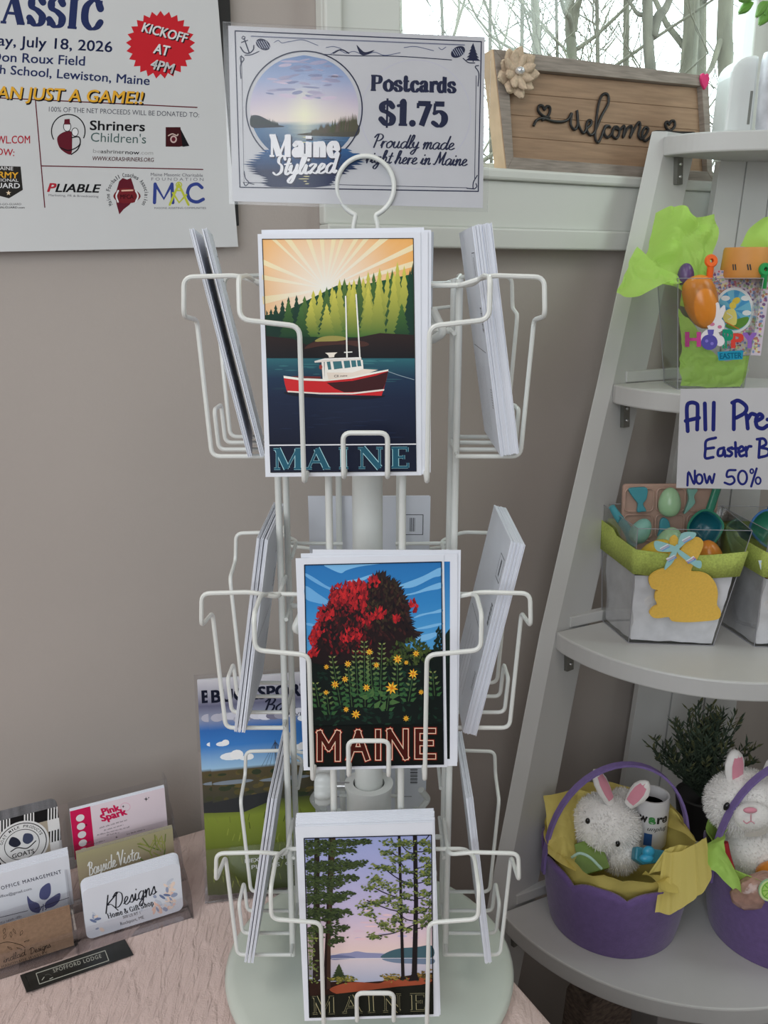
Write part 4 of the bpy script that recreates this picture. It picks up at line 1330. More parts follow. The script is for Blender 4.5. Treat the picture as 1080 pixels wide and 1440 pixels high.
def art_flowers(p):
    """red and dark leaved tree under a blue sky, yellow flowers below"""
    p.crop(400, 740, 1061 / 280)
    XL = lambda y: 107 + (y - 206) * 20 / 1074.0
    XR = lambda y: 836 + (y - 190) * 10 / 1074.0
    q = [(107, 206), (836, 189), (847, 1266), (128, 1279)]
    p.vgrad(0, 1, [(204, rgb(40, 112, 176)), (420, rgb(50, 128, 190)), (640, rgb(78, 152, 206)), (700, rgb(84, 156, 208))], 1, lambda x, y: (XL(y) if x == 0 else XR(y), y - (17 if x else 0)))
    p.poly([(XL(680), 680), (XR(660), 655), (847, 1266), (128, 1279)], rgb(14, 20, 20), 2)
    p.frame(q, 5, rgb(20, 24, 34), 20)
    cl = rgb(118, 178, 222)
    for pts in ([(215, 206), (330, 203), (470, 200), (510, 200), (400, 215), (330, 235), (300, 250), (240, 225)], [(112, 250), (160, 275), (240, 325), (300, 330), (260, 345), (180, 310), (115, 268)], [(112, 318), (180, 360), (245, 405), (240, 420), (170, 408), (113, 385)],
                [(832, 220), (740, 265), (650, 300), (600, 320), (640, 330), (700, 320), (790, 275), (834, 262)], [(834, 330), (760, 345), (680, 365), (610, 372), (700, 350), (770, 320), (834, 300)], [(836, 440), (790, 455), (720, 470), (690, 490), (760, 470), (838, 458)],
                [(838, 515), (780, 525), (700, 545), (680, 552), (760, 545), (839, 525)], [(118, 515), (150, 520), (168, 534), (140, 532), (118, 526)], [(335, 290), (390, 280), (470, 255), (420, 290), (360, 300)], [(700, 590), (780, 570), (840, 560), (780, 600), (720, 612)]):
        p.smooth(pts, cl if pts[0][0] > 200 else mixc(cl, rgb(60, 130, 195), .3), 2, 4)
    rg = random.Random(11)

    def leaf(x, y, a, ln, wd_, col, layer):
        dx, dy = sin(a), -cos(a)
        nx, ny = -dy, dx
        xa = lambda t: min(max(t, XL(y) + 2), XR(y) - 2)
        p.poly([(xa(x - dx * ln * .4), y - dy * ln * .4), (xa(x + nx * wd_), y + ny * wd_), (xa(x + dx * ln), y + dy * ln), (xa(x - nx * wd_), y - ny * wd_)], col, layer)
    # body of the tree
    body = [(140, 690), (170, 640), (150, 600), (190, 560), (175, 520), (205, 480), (190, 440), (240, 430), (262, 390), (255, 350), (300, 350), (330, 335), (370, 310), (405, 300), (425, 330), (452, 310), (470, 280), (500, 262), (528, 262), (560, 300), (595, 305), (610, 345), (628, 380), (640, 410), (660, 430), (655, 480), (670, 520), (690, 560), (715, 570), (690, 590), (640, 610), (620, 660), (560, 720), (300, 760), (150, 760)]
    p.poly(body, rgb(34, 24, 26), 4)
    n = len(body)
    for i in range(n):
        a, b_ = body[i], body[(i + 1) % n]
        for k in range(4):
            t = (k + .5) / 4; x, y = a[0] + (b_[0] - a[0]) * t, a[1] + (b_[1] - a[1]) * t
            if y > 690: continue
            ang = atan2(x - 420, -(y - 520)) + rg.uniform(-.5, .5)
            redp = x < 440 and y < 690
            col = mixc(rgb(176, 30, 40), rgb(90, 26, 34), rg.random()) if redp else mixc(rgb(56, 40, 36), rgb(24, 22, 28), rg.random())
            leaf(x, y, ang, rg.uniform(20, 38), rg.uniform(6, 10), col, 5 + k % 2)
    reds = [(340, 370, 90, 60), (400, 350, 40, 50), (390, 420, 40, 40), (430, 500, 40, 28), (500, 465, 34, 28), (370, 580, 40, 28), (320, 600, 24, 14), (215, 470, 40, 30), (180, 560, 26, 28), (155, 600, 20, 26), (150, 680, 22, 26), (690, 420, 18, 30), (595, 497, 14, 12), (290, 380, 40, 30), (475, 300, 30, 26)]
    reds = [(cx, cy, rx * 1.15, ry * 1.2) for cx, cy, rx, ry in reds]
    darks = [(330, 500, 120, 90), (540, 400, 90, 110), (560, 540, 100, 70), (300, 640, 130, 60), (430, 620, 140, 70), (500, 340, 50, 60), (250, 520, 60, 60), (610, 450, 50, 60)]
    for (cx, cy, rx, ry) in darks:
        for k in range(46):
            a, r_ = rg.uniform(0, 2 * pi), sqrt(rg.random())
            leaf(cx + rx * r_ * cos(a), cy + ry * r_ * sin(a), rg.uniform(-.9, .9), rg.uniform(14, 26), rg.uniform(5, 8), mixc(rgb(70, 36, 34), rgb(18, 18, 24), rg.random() ** .5), 7 + k % 3)
    for k in range(260):
        x, y = rg.uniform(170, 460), rg.uniform(330, 680)
        if x < 200 + abs(y - 560) * .25 or (x - 420) ** 2 / 260 ** 2 + (y - 540) ** 2 / 250 ** 2 > 1: continue
        leaf(x, y, rg.uniform(-.9, .9), rg.uniform(14, 26), rg.uniform(5, 8), mixc(rgb(120, 28, 34), rgb(40, 22, 26), rg.random()), 9)
    for k in range(160):
        x, y = rg.uniform(430, 650), rg.uniform(270, 560)
        if (x - 520) ** 2 / 120 ** 2 + (y - 430) ** 2 / 170 ** 2 > 1: continue
        leaf(x, y, rg.uniform(-.9, .9), rg.uniform(14, 24), rg.uniform(5, 8), mixc(rgb(72, 58, 40), rgb(28, 26, 26), rg.random() ** .6), 9)
    for (cx, cy, rx, ry) in reds:
        for k in range(int(10 + rx * ry / 100)):
            a, r_ = rg.uniform(0, 2 * pi), sqrt(rg.random())
            leaf(cx + rx * r_ * cos(a), cy + ry * r_ * sin(a), rg.uniform(-.7, .8), rg.uniform(16, 30), rg.uniform(6, 9), mixc(rgb(200, 40, 44), rgb(104, 22, 32), rg.random()), 10 + k % 3)
    # green bush behind and dark spruces at the right
    for k in range(150):
        a, r_ = rg.uniform(pi, 2 * pi), sqrt(rg.random())
        x, y = 670 + 125 * r_ * cos(a), 745 + 145 * r_ * sin(a)
        if x > 830: continue
        leaf(x, y, rg.uniform(-1.2, 1.2), rg.uniform(14, 26), 8, mixc(rgb(78, 92, 44), rgb(36, 52, 32), rg.random() ** .7), 13 + k % 2)
    for (x, y) in ((822, 550), (836, 560), (806, 600)):
        for k in range(14): leaf(x + rg.uniform(-14, 10), y + k * 10, rg.uniform(-.9, .9), 22, 7, rgb(24, 40, 34), 15)
    # dark foreground
    p.poly([(XL(700) + 2, 720), (240, 745), (420, 720), (560, 745), (700, 740), (838, 690), (843, 1050), (125, 1060)], rgb(18, 26, 24), 15)
    for k in range(170):
        x, y = rg.uniform(140, 825), rg.uniform(760, 1060)
        leaf(x, y, rg.uniform(-2.2, 2.2), rg.uniform(16, 30), rg.uniform(6, 10), mixc(rgb(30, 60, 44), rgb(18, 32, 28), rg.random()), 16 + k % 2)
    stems = [(255, 700, 300, 950), (340, 740, 360, 960), (425, 620, 430, 960), (520, 630, 510, 920), (603, 710, 600, 900), (685, 790, 660, 930), (455, 680, 470, 900), (225, 890, 240, 1000), (380, 670, 390, 900), (790, 780, 800, 900), (165, 840, 185, 960), (560, 880, 545, 980)]
    for (x0, y0, x1, y1) in stems:
        p.stroke([(x0, y0), (x1, y1)], 3, rgb(70, 100, 58), 18, False)
        m_ = int((y1 - y0) / 26)
        for k in range(m_ + 1):
            t = k / max(1, m_); x, y = x0 + (x1 - x0) * t, y0 + (y1 - y0) * t
            L = 13 + 16 * t
            for sg_ in (-1, 1): leaf(x + sg_ * L * .7, y - 4, sg_ * 1.0, L, 5 + 5 * t, mixc(rgb(128, 140, 84), rgb(54, 92, 54), min(1, t * 1.4)), 18 + (sg_ > 0))
    for (x, y, a) in ((490, 955, .7), (525, 965, .4), (575, 935, 1.6), (525, 895, -.9), (575, 905, 1.4), (465, 895, .2), (435, 910, -1.3)):
        leaf(x, y, a, 42, 15, rgb(72, 104, 60), 19)
    for (x, y, r_) in ((453, 668, 20), (338, 732, 20), (224, 748, 16), (323, 813, 20), (270, 841, 23), (222, 884, 16), (437, 858, 22), (490, 738, 18), (603, 706, 26), (701, 677, 20), (649, 725, 14), (685, 784, 28), (572, 860, 36), (329, 974, 17), (381, 1000, 26), (648, 1022, 18), (728, 882, 16)):
        for k in range(8):
            a = 2 * pi * k / 8 + x
            p.poly([(x, y), (x + r_ * .5 * cos(a - .35), y + r_ * .5 * sin(a - .35)), (x + r_ * cos(a), y + r_ * sin(a)), (x + r_ * .5 * cos(a + .35), y + r_ * .5 * sin(a + .35))], rgb(244, 190, 64) if k % 2 else rgb(226, 156, 44), 21)
        p.ell(x, y, r_ * .25, r_ * .25, rgb(200, 120, 30), 22, 10)
    # glowing outlined title
    p.poly([(XL(1060) + 2, 1065), (842, 1050), (846, 1262), (130, 1275)], rgb(16, 20, 18), 18)
    Lt = {'M': ([(0, 0), (0, 1), (.5, .42), (1, 1), (1, 0)],), 'A': ([(0, 0), (.5, 1), (1, 0)], [(.2, .35), (.8, .35)]), 'I': ([(0, 0), (0, 1)],), 'N': ([(0, 0), (0, 1), (1, 0), (1, 1)],), 'E': ([(1, 0), (0, 0), (0, 1), (1, 1)], [(0, .52), (.85, .52)])}
    spans = ((188, 284), (345, 440), (499, 499), (560, 646), (708, 792))
    for w_, col, ly in ((44, rgb(60, 16, 12), 19), (37, rgb(170, 60, 44), 20), (31, rgb(250, 206, 180), 21), (23, rgb(70, 22, 16), 22)):
        for i, ch in enumerate('MAINE'):
            x0, x1 = spans[i]; yb = 1236 - i * 3; h_ = 136
            for st in Lt[ch]:
                pts = [(x0 + (x1 - x0) * a, yb - h_ * b_) for a, b_ in st]
                for A_, B_ in zip(pts[:-1], pts[1:]):
                    A_, B_ = V(A_), V(B_); e_ = (B_ - A_).normalized() * w_ / 2
                    p.stroke([tuple(A_ - e_), tuple(B_ + e_)], w_, col, ly, smooth=False, cap=False)


def art_lake(p):
    """tall pines framing a lilac lake"""
    p.crop(400, 1060, 1061 / 280)
    XL = lambda y: 105 + (y - 448) * 29 / 952.0
    XR = lambda y: 783 + (y - 430) * 10 / 952.0
    q = [(105, 449), (783, 430), (792, 1382), (134, 1402)]
    sk = lambda x, y: (XL(y) if x == 0 else XR(y), y - (18 if x else 0))
    p.vgrad(0, 1, [(448, rgb(150, 160, 206)), (640, rgb(164, 166, 206)), (850, rgb(190, 178, 206)), (980, rgb(214, 190, 198)), (1068, rgb(220, 196, 190))], 1, sk)
    p.vgrad(0, 1, [(1066, rgb(214, 196, 196)), (1130, rgb(196, 188, 198)), (1235, rgb(160, 168, 190))], 1, sk)
    p.poly([(XL(1200), 1205), (250, 1215), (330, 1210), (420, 1218), (520, 1210), (600, 1190), (700, 1175), (XR(1180), 1165), (792, 1382), (134, 1402)], rgb(44, 26, 20), 4)
    p.smooth([(240, 1255), (320, 1222), (400, 1216), (500, 1222), (560, 1205), (740, 1190), (786, 1210), (700, 1235), (480, 1260), (320, 1285)], rgb(150, 74, 50), 5)
    p.poly([(133, 1290), (260, 1280), (420, 1262), (600, 1240), (788, 1225), (792, 1382), (134, 1402)], rgb(24, 26, 20), 6)
    p.frame(q, 5, rgb(16, 20, 18), 20)
    p.smooth([(245, 1085), (290, 1066), (350, 1060), (385, 1052), (440, 1060), (520, 1064), (560, 1075), (540, 1088), (380, 1090)], rgb(136, 138, 172), 2)
    p.smooth([(245, 1075), (300, 1072), (380, 1086), (300, 1096), (250, 1096)], rgb(106, 112, 148), 3)
    p.smooth([(515, 1078), (560, 1052), (620, 1036), (700, 1030), (784, 1022), (786, 1086), (640, 1088), (530, 1088)], rgb(66, 94, 104), 3)
    p.smooth([(520, 1092), (640, 1090), (786, 1090), (787, 1120), (680, 1118), (580, 1112)], rgb(110, 126, 148), 3)
    p.stroke([(250, 1091), (500, 1089), (786, 1088)], 2.5, rgb(220, 214, 220), 4)
    rg = random.Random(17)
    # warm clouds
    for k in range(26):
        p.ell(rg.uniform(380, 700), rg.uniform(780, 1000), rg.uniform(20, 50), rg.uniform(3, 7), mixc(rgb(226, 190, 192), rgb(176, 170, 204), rg.random()), 2, 10)

    def tuft(x, y, n_, sx, sy, ca, cb, layer):
        for k in range(n_):
            px_, py_ = x + rg.gauss(0, sx), y + rg.gauss(0, sy)
            px_ = min(max(px_, XL(py_) + 12), XR(py_) - 12)
            py_ = min(max(py_, 462 - (px_ - 105) * .026), 1360)
            a = rg.uniform(-1.0, 1.0); l_ = rg.uniform(7, 15)
            dx, dy = cos(a) * l_, sin(a) * l_
            p.poly([(px_ - dx, py_ - dy * .4), (px_, py_ - 5), (px_ + dx, py_ + dy * .4), (px_, py_ + 5)], mixc(ca, cb, rg.random()), layer + k % 2)
    g1, g2 = rgb(70, 84, 48), rgb(34, 44, 30); g3, g4 = rgb(132, 140, 72), rgb(60, 78, 46)
    # left pines
    p.poly([(160, 452), (186, 450), (190, 1200), (150, 1225)], rgb(40, 32, 28), 6)
    p.poly([(236, 450), (272, 448), (262, 640), (246, 1000), (246, 1250), (205, 1260), (222, 900), (230, 640)], rgb(62, 44, 36), 8)
    p.poly([(236, 450), (250, 449), (240, 640), (228, 1000), (226, 1255), (205, 1260), (222, 900), (230, 640)], rgb(36, 26, 24), 9)
    for (y, x0, x1) in ((480, 110, 460), (520, 112, 380), (590, 112, 440), (610, 120, 380), (665, 112, 395), (700, 115, 320), (755, 114, 372), (780, 120, 330), (845, 118, 360), (870, 120, 310), (935, 122, 345), (1000, 240, 318)):
        n_ = int((x1 - x0) / 9)
        for k in range(n_):
            x = x0 + (x1 - x0) * k / n_
            t = max(0, (x - 250) / (x1 - 250 + 1))
            tuft(x, y - 10 * t + rg.uniform(-8, 8), 9, 10, 13 * (1 - .6 * t), g1, g2, 10)
        p.stroke([(250, y + 14), ((250 + x1) / 2, y + 4), (x1 - 30, y - 6)], 3.5, rgb(40, 30, 26), 10)
    for k in range(10): p.stroke([(130 + k * 4, 930), (132 + k * 4, 1190)], 1.6, rgb(60, 50, 38), 5, False)
    tuft(150, 960, 60, 22, 40, g3, g4, 6)
    tuft(150, 1110, 50, 20, 60, rgb(120, 130, 70), rgb(60, 76, 44), 6)
    # right pines
    tk = rgb(30, 26, 28)
    p.poly([(604, 438), (618, 437), (628, 800), (640, 1185), (650, 1200), (616, 1204), (622, 1180), (614, 800)], tk, 12)
    p.poly([(684, 434), (706, 433), (712, 800), (706, 1170), (718, 1205), (660, 1210), (678, 1170), (690, 800)], tk, 12)
    for (a, b_) in (((690, 530), (620, 480)), ((690, 560), (560, 520)), ((690, 640), (620, 580)), ((690, 700), (520, 600)), ((690, 700), (600, 660)), ((690, 780), (450, 700)), ((690, 850), (440, 780)), ((690, 910), (470, 970)), ((690, 890), (600, 840)), ((700, 480), (770, 435)), ((700, 520), (778, 490)), ((705, 610), (778, 560)), ((705, 690), (780, 640)), ((708, 770), (782, 730)), ((708, 850), (784, 800)), ((708, 930), (780, 880))):
        mx, my = (a[0] + b_[0]) / 2, (a[1] + b_[1]) / 2 + 14
        p.stroke([a, (mx, my), b_], 5, tk, 11)
    spots = [(560, 470), (640, 470), (540, 520), (590, 560), (500, 600), (560, 610), (640, 620), (480, 660), (450, 710), (520, 690), (580, 720), (480, 790), (420, 810), (540, 770), (600, 800), (640, 760), (450, 850), (520, 900), (560, 930), (480, 970), (600, 880), (640, 930), (660, 540), (740, 470), (770, 510), (740, 560), (772, 600), (740, 640), (770, 680), (740, 740), (770, 790), (745, 830), (770, 870), (730, 900), (660, 690), (640, 830), (650, 480)]
    for i, (x, y) in enumerate(spots):
        tuft(x, y, 26, 24, 10, g3, g4, 13)
        tuft(x + 8, y + 9, 10, 20, 7, rgb(46, 58, 40), rgb(70, 84, 50), 13)
    # undergrowth
    for k in range(6): p.poly([(290 - 14 - k * 7, 1142 + k * 13), (291, 1118 + k * 12), (290 + 14 + k * 7, 1144 + k * 13)], mixc(rgb(60, 74, 46), rgb(34, 44, 32), k / 6), 9)
    tuft(320, 1200, 70, 40, 10, rgb(150, 140, 66), rgb(60, 70, 40), 9)
    tuft(580, 1190, 60, 36, 10, rgb(160, 132, 66), rgb(60, 66, 40), 9)
    tuft(740, 1180, 50, 26, 12, rgb(140, 110, 60), rgb(60, 56, 36), 9)
    # title
    ol = rgb(176, 168, 128); fi = rgb(30, 34, 26)
    for i, ch in enumerate('MAINE'):
        x0, x1 = ((152, 280), (310, 425), (440, 500), (525, 640), (665, 775))[i]
        yb = 1384 - (x0 - 152) * .03
        p.glyphs(ch, (x0, yb), (x1, yb - 3), 92, 26, ol, 15, SERIF, nib=SERIF_NIB)
        p.glyphs(ch, (x0, yb), (x1, yb - 3), 92, 20, fi, 16, SERIF, nib=(.2, pi / 2))


def second_sheet(F, kind):
    """the strip of the next card that shows past the front one: same picture border, own frame"""
    p = Print(F); p.local()
    hw, m_ = CWd / 2, .0052
    return p, hw, m_


def front_group(bx, by, D, lean, roll, art, label, behind, blabel, bgroup):
    F = front_frame(bx, by, D, lean, roll)
    p = Print(F); art(p)
    o = p.build('postcard', M['print'], sheet=(CARD_OUT, CTh), paper=M['paper'])
    tag(o, label, 'postcard')
    for k, (du, dv, rl, style) in enumerate(behind):
        G = F.off(-(k + 1) * (CTh * 1.15) - .00008 - .0004 * (k > 0))
        G = Frame(G.o + F.u * du + F.v * dv, G.u, G.v).rolled(rl)
        p = Print(G); p.local()
        hw, m_ = CWd / 2, .0052
        if style == 'boat':
            p.vgrad(0, 1, [(m_, rgb(14, 20, 42)), (.020, rgb(16, 24, 46)), (.07, rgb(26, 48, 74)), (.075, rgb(22, 24, 26)), (.12, rgb(30, 60, 40)), (.13, rgb(226, 166, 96)), (.147, rgb(232, 172, 96))], 1, lambda x, y: ((-hw + m_) if x == 0 else (hw - m_), y))
            p.stroke([(-hw + m_, .0212), (hw - m_, .0212)], .0008, rgb(226, 226, 232), 2, False)
        elif style == 'flowers':
            p.vgrad(0, 1, [(m_, rgb(14, 20, 20)), (.082, rgb(20, 30, 28)), (.092, rgb(84, 156, 208)), (.147, rgb(40, 112, 176))], 1, lambda x, y: ((-hw + m_) if x == 0 else (hw - m_), y))
            for j in range(5): p.poly([(hw - m_ - .006, .075), (hw - m_, .075), (hw - m_, .100 - j * .002), (hw - m_ - .003, .096)], rgb(24, 40, 34), 2)
        elif style == 'lake':
            p.vgrad(0, 1, [(m_, rgb(20, 24, 18)), (.05, rgb(60, 60, 70)), (.147, rgb(120, 130, 160))], 1, lambda x, y: ((-hw + m_) if x == 0 else (hw - m_), y))
        o2 = p.build('postcard', M['print'], sheet=(CARD_OUT, CTh), paper=M['paper'])
        tag(o2, blabel[k] if isinstance(blabel, list) else blabel, 'postcard', None if isinstance(blabel, list) else bgroup)
    return F


front_group(483, 669.5, .565, 5.6, .6, art_boat, 'postcard of a red lobster boat below sunlit spruces, titled MAINE',
            [(.0042, .0006, -.15, 'boat'), (.0060, .0018, -.25, 'boat'), (.0030, .0030, .3, None)], 'white bordered postcard tucked just behind the lobster boat card', 'cards behind the lobster boat card')
front_group(528, 1081, .560, 7.4, 1.4, art_flowers, 'postcard of a red leaved tree and yellow flowers, titled MAINE',
            [(.0070, .0012, -.9, 'flowers'), (.0075, .0042, -1.6, None), (.0040, .0030, .2, None)], 'white bordered postcard tucked just behind the yellow flower card', 'cards behind the yellow flower card')
front_group(523, 1432.5, .548, 9.3, 2.1, art_lake, 'postcard of pines framing a lilac lake, titled MAINE',
            [(.0010, .0008, 0, None), (.0006, .0016, .0, None), (.0012, .0026, -.1, None), (.0004, .0036, .1, None), (.0010, .0046, 0, None), (.0005, .0056, .1, None), (.0012, .0066, -.1, None), (.0008, .0074, .1, None), (.0010, .0082, 0, None)],
            'plain postcard of the stack rising behind the pine lake card', 'cards behind the pine lake card')

# ================================================================== business card holder
e1 = V((cos(radians(27)), sin(radians(27)), 0)); e2 = V((-sin(radians(27)), cos(radians(27)), 0))
HB = onz(124, 1331, TZ); HB.z = 0


def hp(a, c, z): return HB + e1 * a + e2 * c + V((0, 0, TZ + z))


TR = [0, .0205, .0475]


BW, BH, BT = .089, .051, .0004
LEAN = radians(3)


def bframe(a, c, z, k=0, roll=0.0):
    F = Frame(hp(a, c, z), e1, e2 * sin(LEAN) + UP * cos(LEAN))
    return F.off(-k * BT * 1.2).rolled(roll)


RISE, DEEP = .0205, .029
hold = thing('card_holder', tuple(hp(-.05, .04, 0)), 'clear acrylic stepped business card holder on the pink cloth, six pockets', 'card holder')


def hframe(c): return Frame(hp(0, c, 0), e2, UP)


b = MB()
for tr in range(3):
    c0 = -.006 + tr * DEEP; zf = TR[tr]
    # front lip, back wall, floor of each step, leaning with the cards
    for (ca, za, hh, th) in ((c0, zf, .023, .0018), (c0 + .0165, zf, .030 if tr < 2 else .058, .0018)):
        q = [hp(-.112, ca, za), hp(.095, ca, za), hp(.095, ca + th, za), hp(-.112, ca + th, za)]
        s_ = e2 * (hh * sin(LEAN)) + UP * (hh * cos(LEAN))
        b.hexa(q, [x + s_ for x in q])
    q = [hp(-.112, c0, zf), hp(.095, c0, zf), hp(.095, c0 + .018, zf), hp(-.112, c0 + .018, zf)]
    b.hexa(q, [x + V((0, 0, .0018)) for x in q])
b.build('card_step', M['acrylic'], hold, smooth=False)
side = [(-.008, 0), (.082, 0), (.084, .106), (.070, .106), (.064, .085), (.052, .078), (.046, .062), (.030, .060), (.022, .040), (.010, .036), (-.004, .024)]
for a in (-.1135, -.0095, .0945):
    b = MB(); b.prism(side, Frame(hp(a, 0, 0), e2, UP), -.0009, .0009)
    b.build('side_panel', M['acrylic'], hold, smooth=False)


def bcards(a, tr, art, labels, n, w_=BW, h_=BH, r=0, roll=0, dz=.003, group=None):
    F0 = None
    for k in range(n - 1, -1, -1):
        F = bframe(a, tr * DEEP + .0015 + n * BT, TR[tr] + dz, k, roll + (.15 * ((k * 7) % 3 - 1) if k else 0))
        if k: F = Frame(F.o + F.v * (.0011 * k), F.u, F.v)
        p = Print(F)
        if k == 0: art(p, F)
        out = rounded(w_, h_, r, w_ / 2, h_ / 2) if r else [(0, 0), (w_, 0), (w_, h_), (0, h_)]
        if art is art_kraft: paper = M['kraft']
        elif art is art_vista: paper = M['vista_card']
        elif art is art_goat: paper = M['goat_card']
        else: paper = M['paper']
        o = p.build('business_card', M['print'], sheet=(out, BT), paper=paper)
        tag(o, labels[0] if k == 0 else labels[1], 'business card', None if k == 0 else group)


M['goat_card'] = mat('grey_checked_card', (.16, .16, .17), .6, var=.5, vscale=160)
M['kraft'] = mat('brown_kraft_card', (0.30, 0.19, 0.12), .8, var=.12, vscale=300)
M['vista_card'] = mat('olive_card', (0.36, 0.33, 0.24), .6)


def art_k(p, F):
    p.crop(0, 1090, 1080 / 280)
    rg = random.Random(4)
    ink = rgb(34, 36, 44)
    for (cx, cy, sx, sy, n_, cols) in ((470, 800, 30, 50, 14, 0), (530, 880, 60, 26, 18, 0), (940, 640, 26, 40, 14, 0), (890, 720, 50, 30, 10, 0)):
        for k in range(n_ * 4):
            x, y = cx + rg.gauss(0, sx * .9), cy + rg.gauss(0, sy * .8)
            lu, lv = p.T(x, y)
            if not (.0075 < lu < BW - .0075 and .0055 < lv < BH - .006): continue
            c = [rgb(232, 196, 180), rgb(240, 214, 200), rgb(150, 160, 186), rgb(196, 202, 214)][k % 4]
            p.ell(x, y, rg.uniform(8, 20), rg.uniform(5, 11), c, 1 + k % 3, 10, rot=rg.uniform(0, 3))
    for (x, y, a) in ((505, 790, .4), (530, 780, -.2), (880, 660, .6), (905, 650, .1)):
        p.ell(x, y, 20, 7, rgb(110, 124, 160), 5, 10, rot=a)
    p.glyphs('K', (565, 752), (650, 730), 46, 7, ink, 6, SCRIPT, slant=.25, nib=(.5, radians(100)))
    p.glyphs('Designs', (620, 724), (848, 640), 40, 6.5, ink, 6, SCRIPT, slant=.3, nib=(.5, radians(100)))
    p.glyphs('Home & Gift Shop', (586, 778), (836, 703), 27, 5, ink, 6, SERIF, nib=SERIF_NIB, space=.4)
    p.text('500 US RT 1', (668, 778), (762, 752), 16, rgb(60, 62, 70), 6)
    p.text('Rockport, ME', (655, 814), (782, 776), 17, rgb(60, 62, 70), 6)
    p.text('KDESIGNSHOME.COM', (626, 858), (820, 798), 15, rgb(60, 62, 70), 6)


def art_vista(p, F):
    p.crop(0, 1090, 1080 / 280)
    p.local(); p.vgrad(0, BW, [(0, rgb(60, 70, 72)), (.012, rgb(130, 120, 96)), (.03, rgb(152, 140, 116)), (BH, rgb(160, 154, 120))], 1)
    rg = random.Random(2)
    for k in range(30):
        x = BW - .020 + rg.uniform(-.006, .012); y = rg.uniform(.008, .04)
        p.stroke([(x, y), (min(x + rg.uniform(-.012, .012), BW - .001), min(y + rg.uniform(.004, .012), BH - .001))], .0012, mixc(rgb(96, 112, 60), rgb(150, 150, 84), rg.random()), 2, False)
    p.crop(0, 1090, 1080 / 280)
    p.glyphs('Bayside', (482, 545), (632, 492), 34, 6.5, (.86, .86, .84, 1), 4, SCRIPT, slant=.25, nib=(.5, radians(100)))
    p.glyphs('Vista', (640, 492), (760, 452), 36, 6.5, (.86, .86, .84, 1), 4, SCRIPT, slant=.25, nib=(.5, radians(100)))


def art_pink(p, F):
    p.local()
    pk_ = rgb(200, 30, 84)
    p.poly([(0, 0), (.0185, 0), (.0185, BH), (0, BH)], pk_, 1)
    for k in range(5): p.ell(.0085, .0065 + k * .0088, .0038, .0036, (.82, .8, .82, 1), 2)
    p.poly([(.0185, 0), (BW, 0), (BW, BH), (.0185, BH)], rgb(222, 208, 216), 1)
    p.crop(0, 1090, 1080 / 280)
    p.text('Pink', (556, 216), (652, 190), 36, pk_, 3, bold=.07, shear=-.1); p.text('Spark', (552, 252), (690, 212), 38, pk_, 3, bold=.07, shear=-.1)
    p.ring(680, 172, 26, 22, 2, rgb(220, 150, 180), 2)
    for (x, y, r_) in ((792, 130, 13), (806, 122, 6), (467, 270, 9), (632, 336, 8), (668, 170, 9)):
        p.poly([(x + (r_ if k % 2 == 0 else r_ * .3) * cos(pi * k / 4), y + (r_ if k % 2 == 0 else r_ * .3) * sin(pi * k / 4)) for k in range(8)], rgb(40, 34, 40), 3)
    for (x0, y0, x1, y1) in ((542, 290, 692, 246), (566, 303, 674, 271), (528, 329, 706, 283), (580, 329, 650, 313), (690, 324, 790, 296), (468, 372, 500, 362), (468, 388, 572, 356)):
        p.words((x0, y0), (x1, y1), 8, rgb(90, 74, 84), 3)


def art_office(p, F):
    p.crop(0, 1090, 1080 / 280)
    ink = rgb(54, 56, 76)
    p.text('OFFICE MANAGEMENT', (8, 622), (334, 532), 20, ink, 2, bold=.015, spacing=1.25)
    p.text('office@gmail.com', (-8, 668), (172, 622), 15, ink, 2)
    leafc = rgb(84, 88, 128)
    for pts in ([(215, 665), (222, 615), (268, 585), (275, 640), (250, 675)], [(148, 655), (170, 680), (212, 700), (214, 745), (170, 738), (152, 700)], [(325, 640), (322, 680), (290, 712), (246, 722), (248, 690), (285, 660)]):
        p.smooth(pts, leafc, 2)
    for st in ([(235, 700), (232, 735)], [(212, 742), (228, 712)], [(246, 730), (260, 715)]): p.stroke(st, 5, leafc, 2)
    p.stroke([(0, 772), (150, 735)], 3, ink, 2, False); p.stroke([(190, 725), (374, 664)], 3, ink, 2, False)
    p.words((0, 810), (120, 770), 12, rgb(130, 130, 144), 2); p.words((0, 838), (200, 765), 12, rgb(130, 130, 144), 2)


def art_kraft(p, F):
    p.crop(0, 1090, 1080 / 280)
    ink = rgb(40, 28, 22, 1.0)
    p.stroke([(-20, 920), (40, 905), (110, 920), (135, 935)], 3, ink, 2)
    for (x, y, a) in ((20, 890, 1.2), (60, 880, 1.6), (85, 860, 2.0), (40, 930, -.6), (90, 935, -.4), (110, 870, 1.2), (20, 860, 1.4), (130, 905, .4)):
        p.stroke([(x, y), (x + 16 * cos(a) - 6, y - 16 * sin(a)), (x + 30 * cos(a), y - 30 * sin(a)), (x + 18 * cos(a) + 6, y - 14 * sin(a)), (x, y)], 2, ink, 2)
    p.glyphs('Designs', (165, 972), (275, 932), 16, 3.2, ink, 2, SCRIPT, slant=.25)
    p.glyphs('indlad', (20, 1018), (140, 975), 16, 3.2, ink, 2, SCRIPT, slant=.25)
    p.text('HANDMADE JEWELRY', (10, 1046), (258, 968), 14, ink, 2, spacing=1.15)


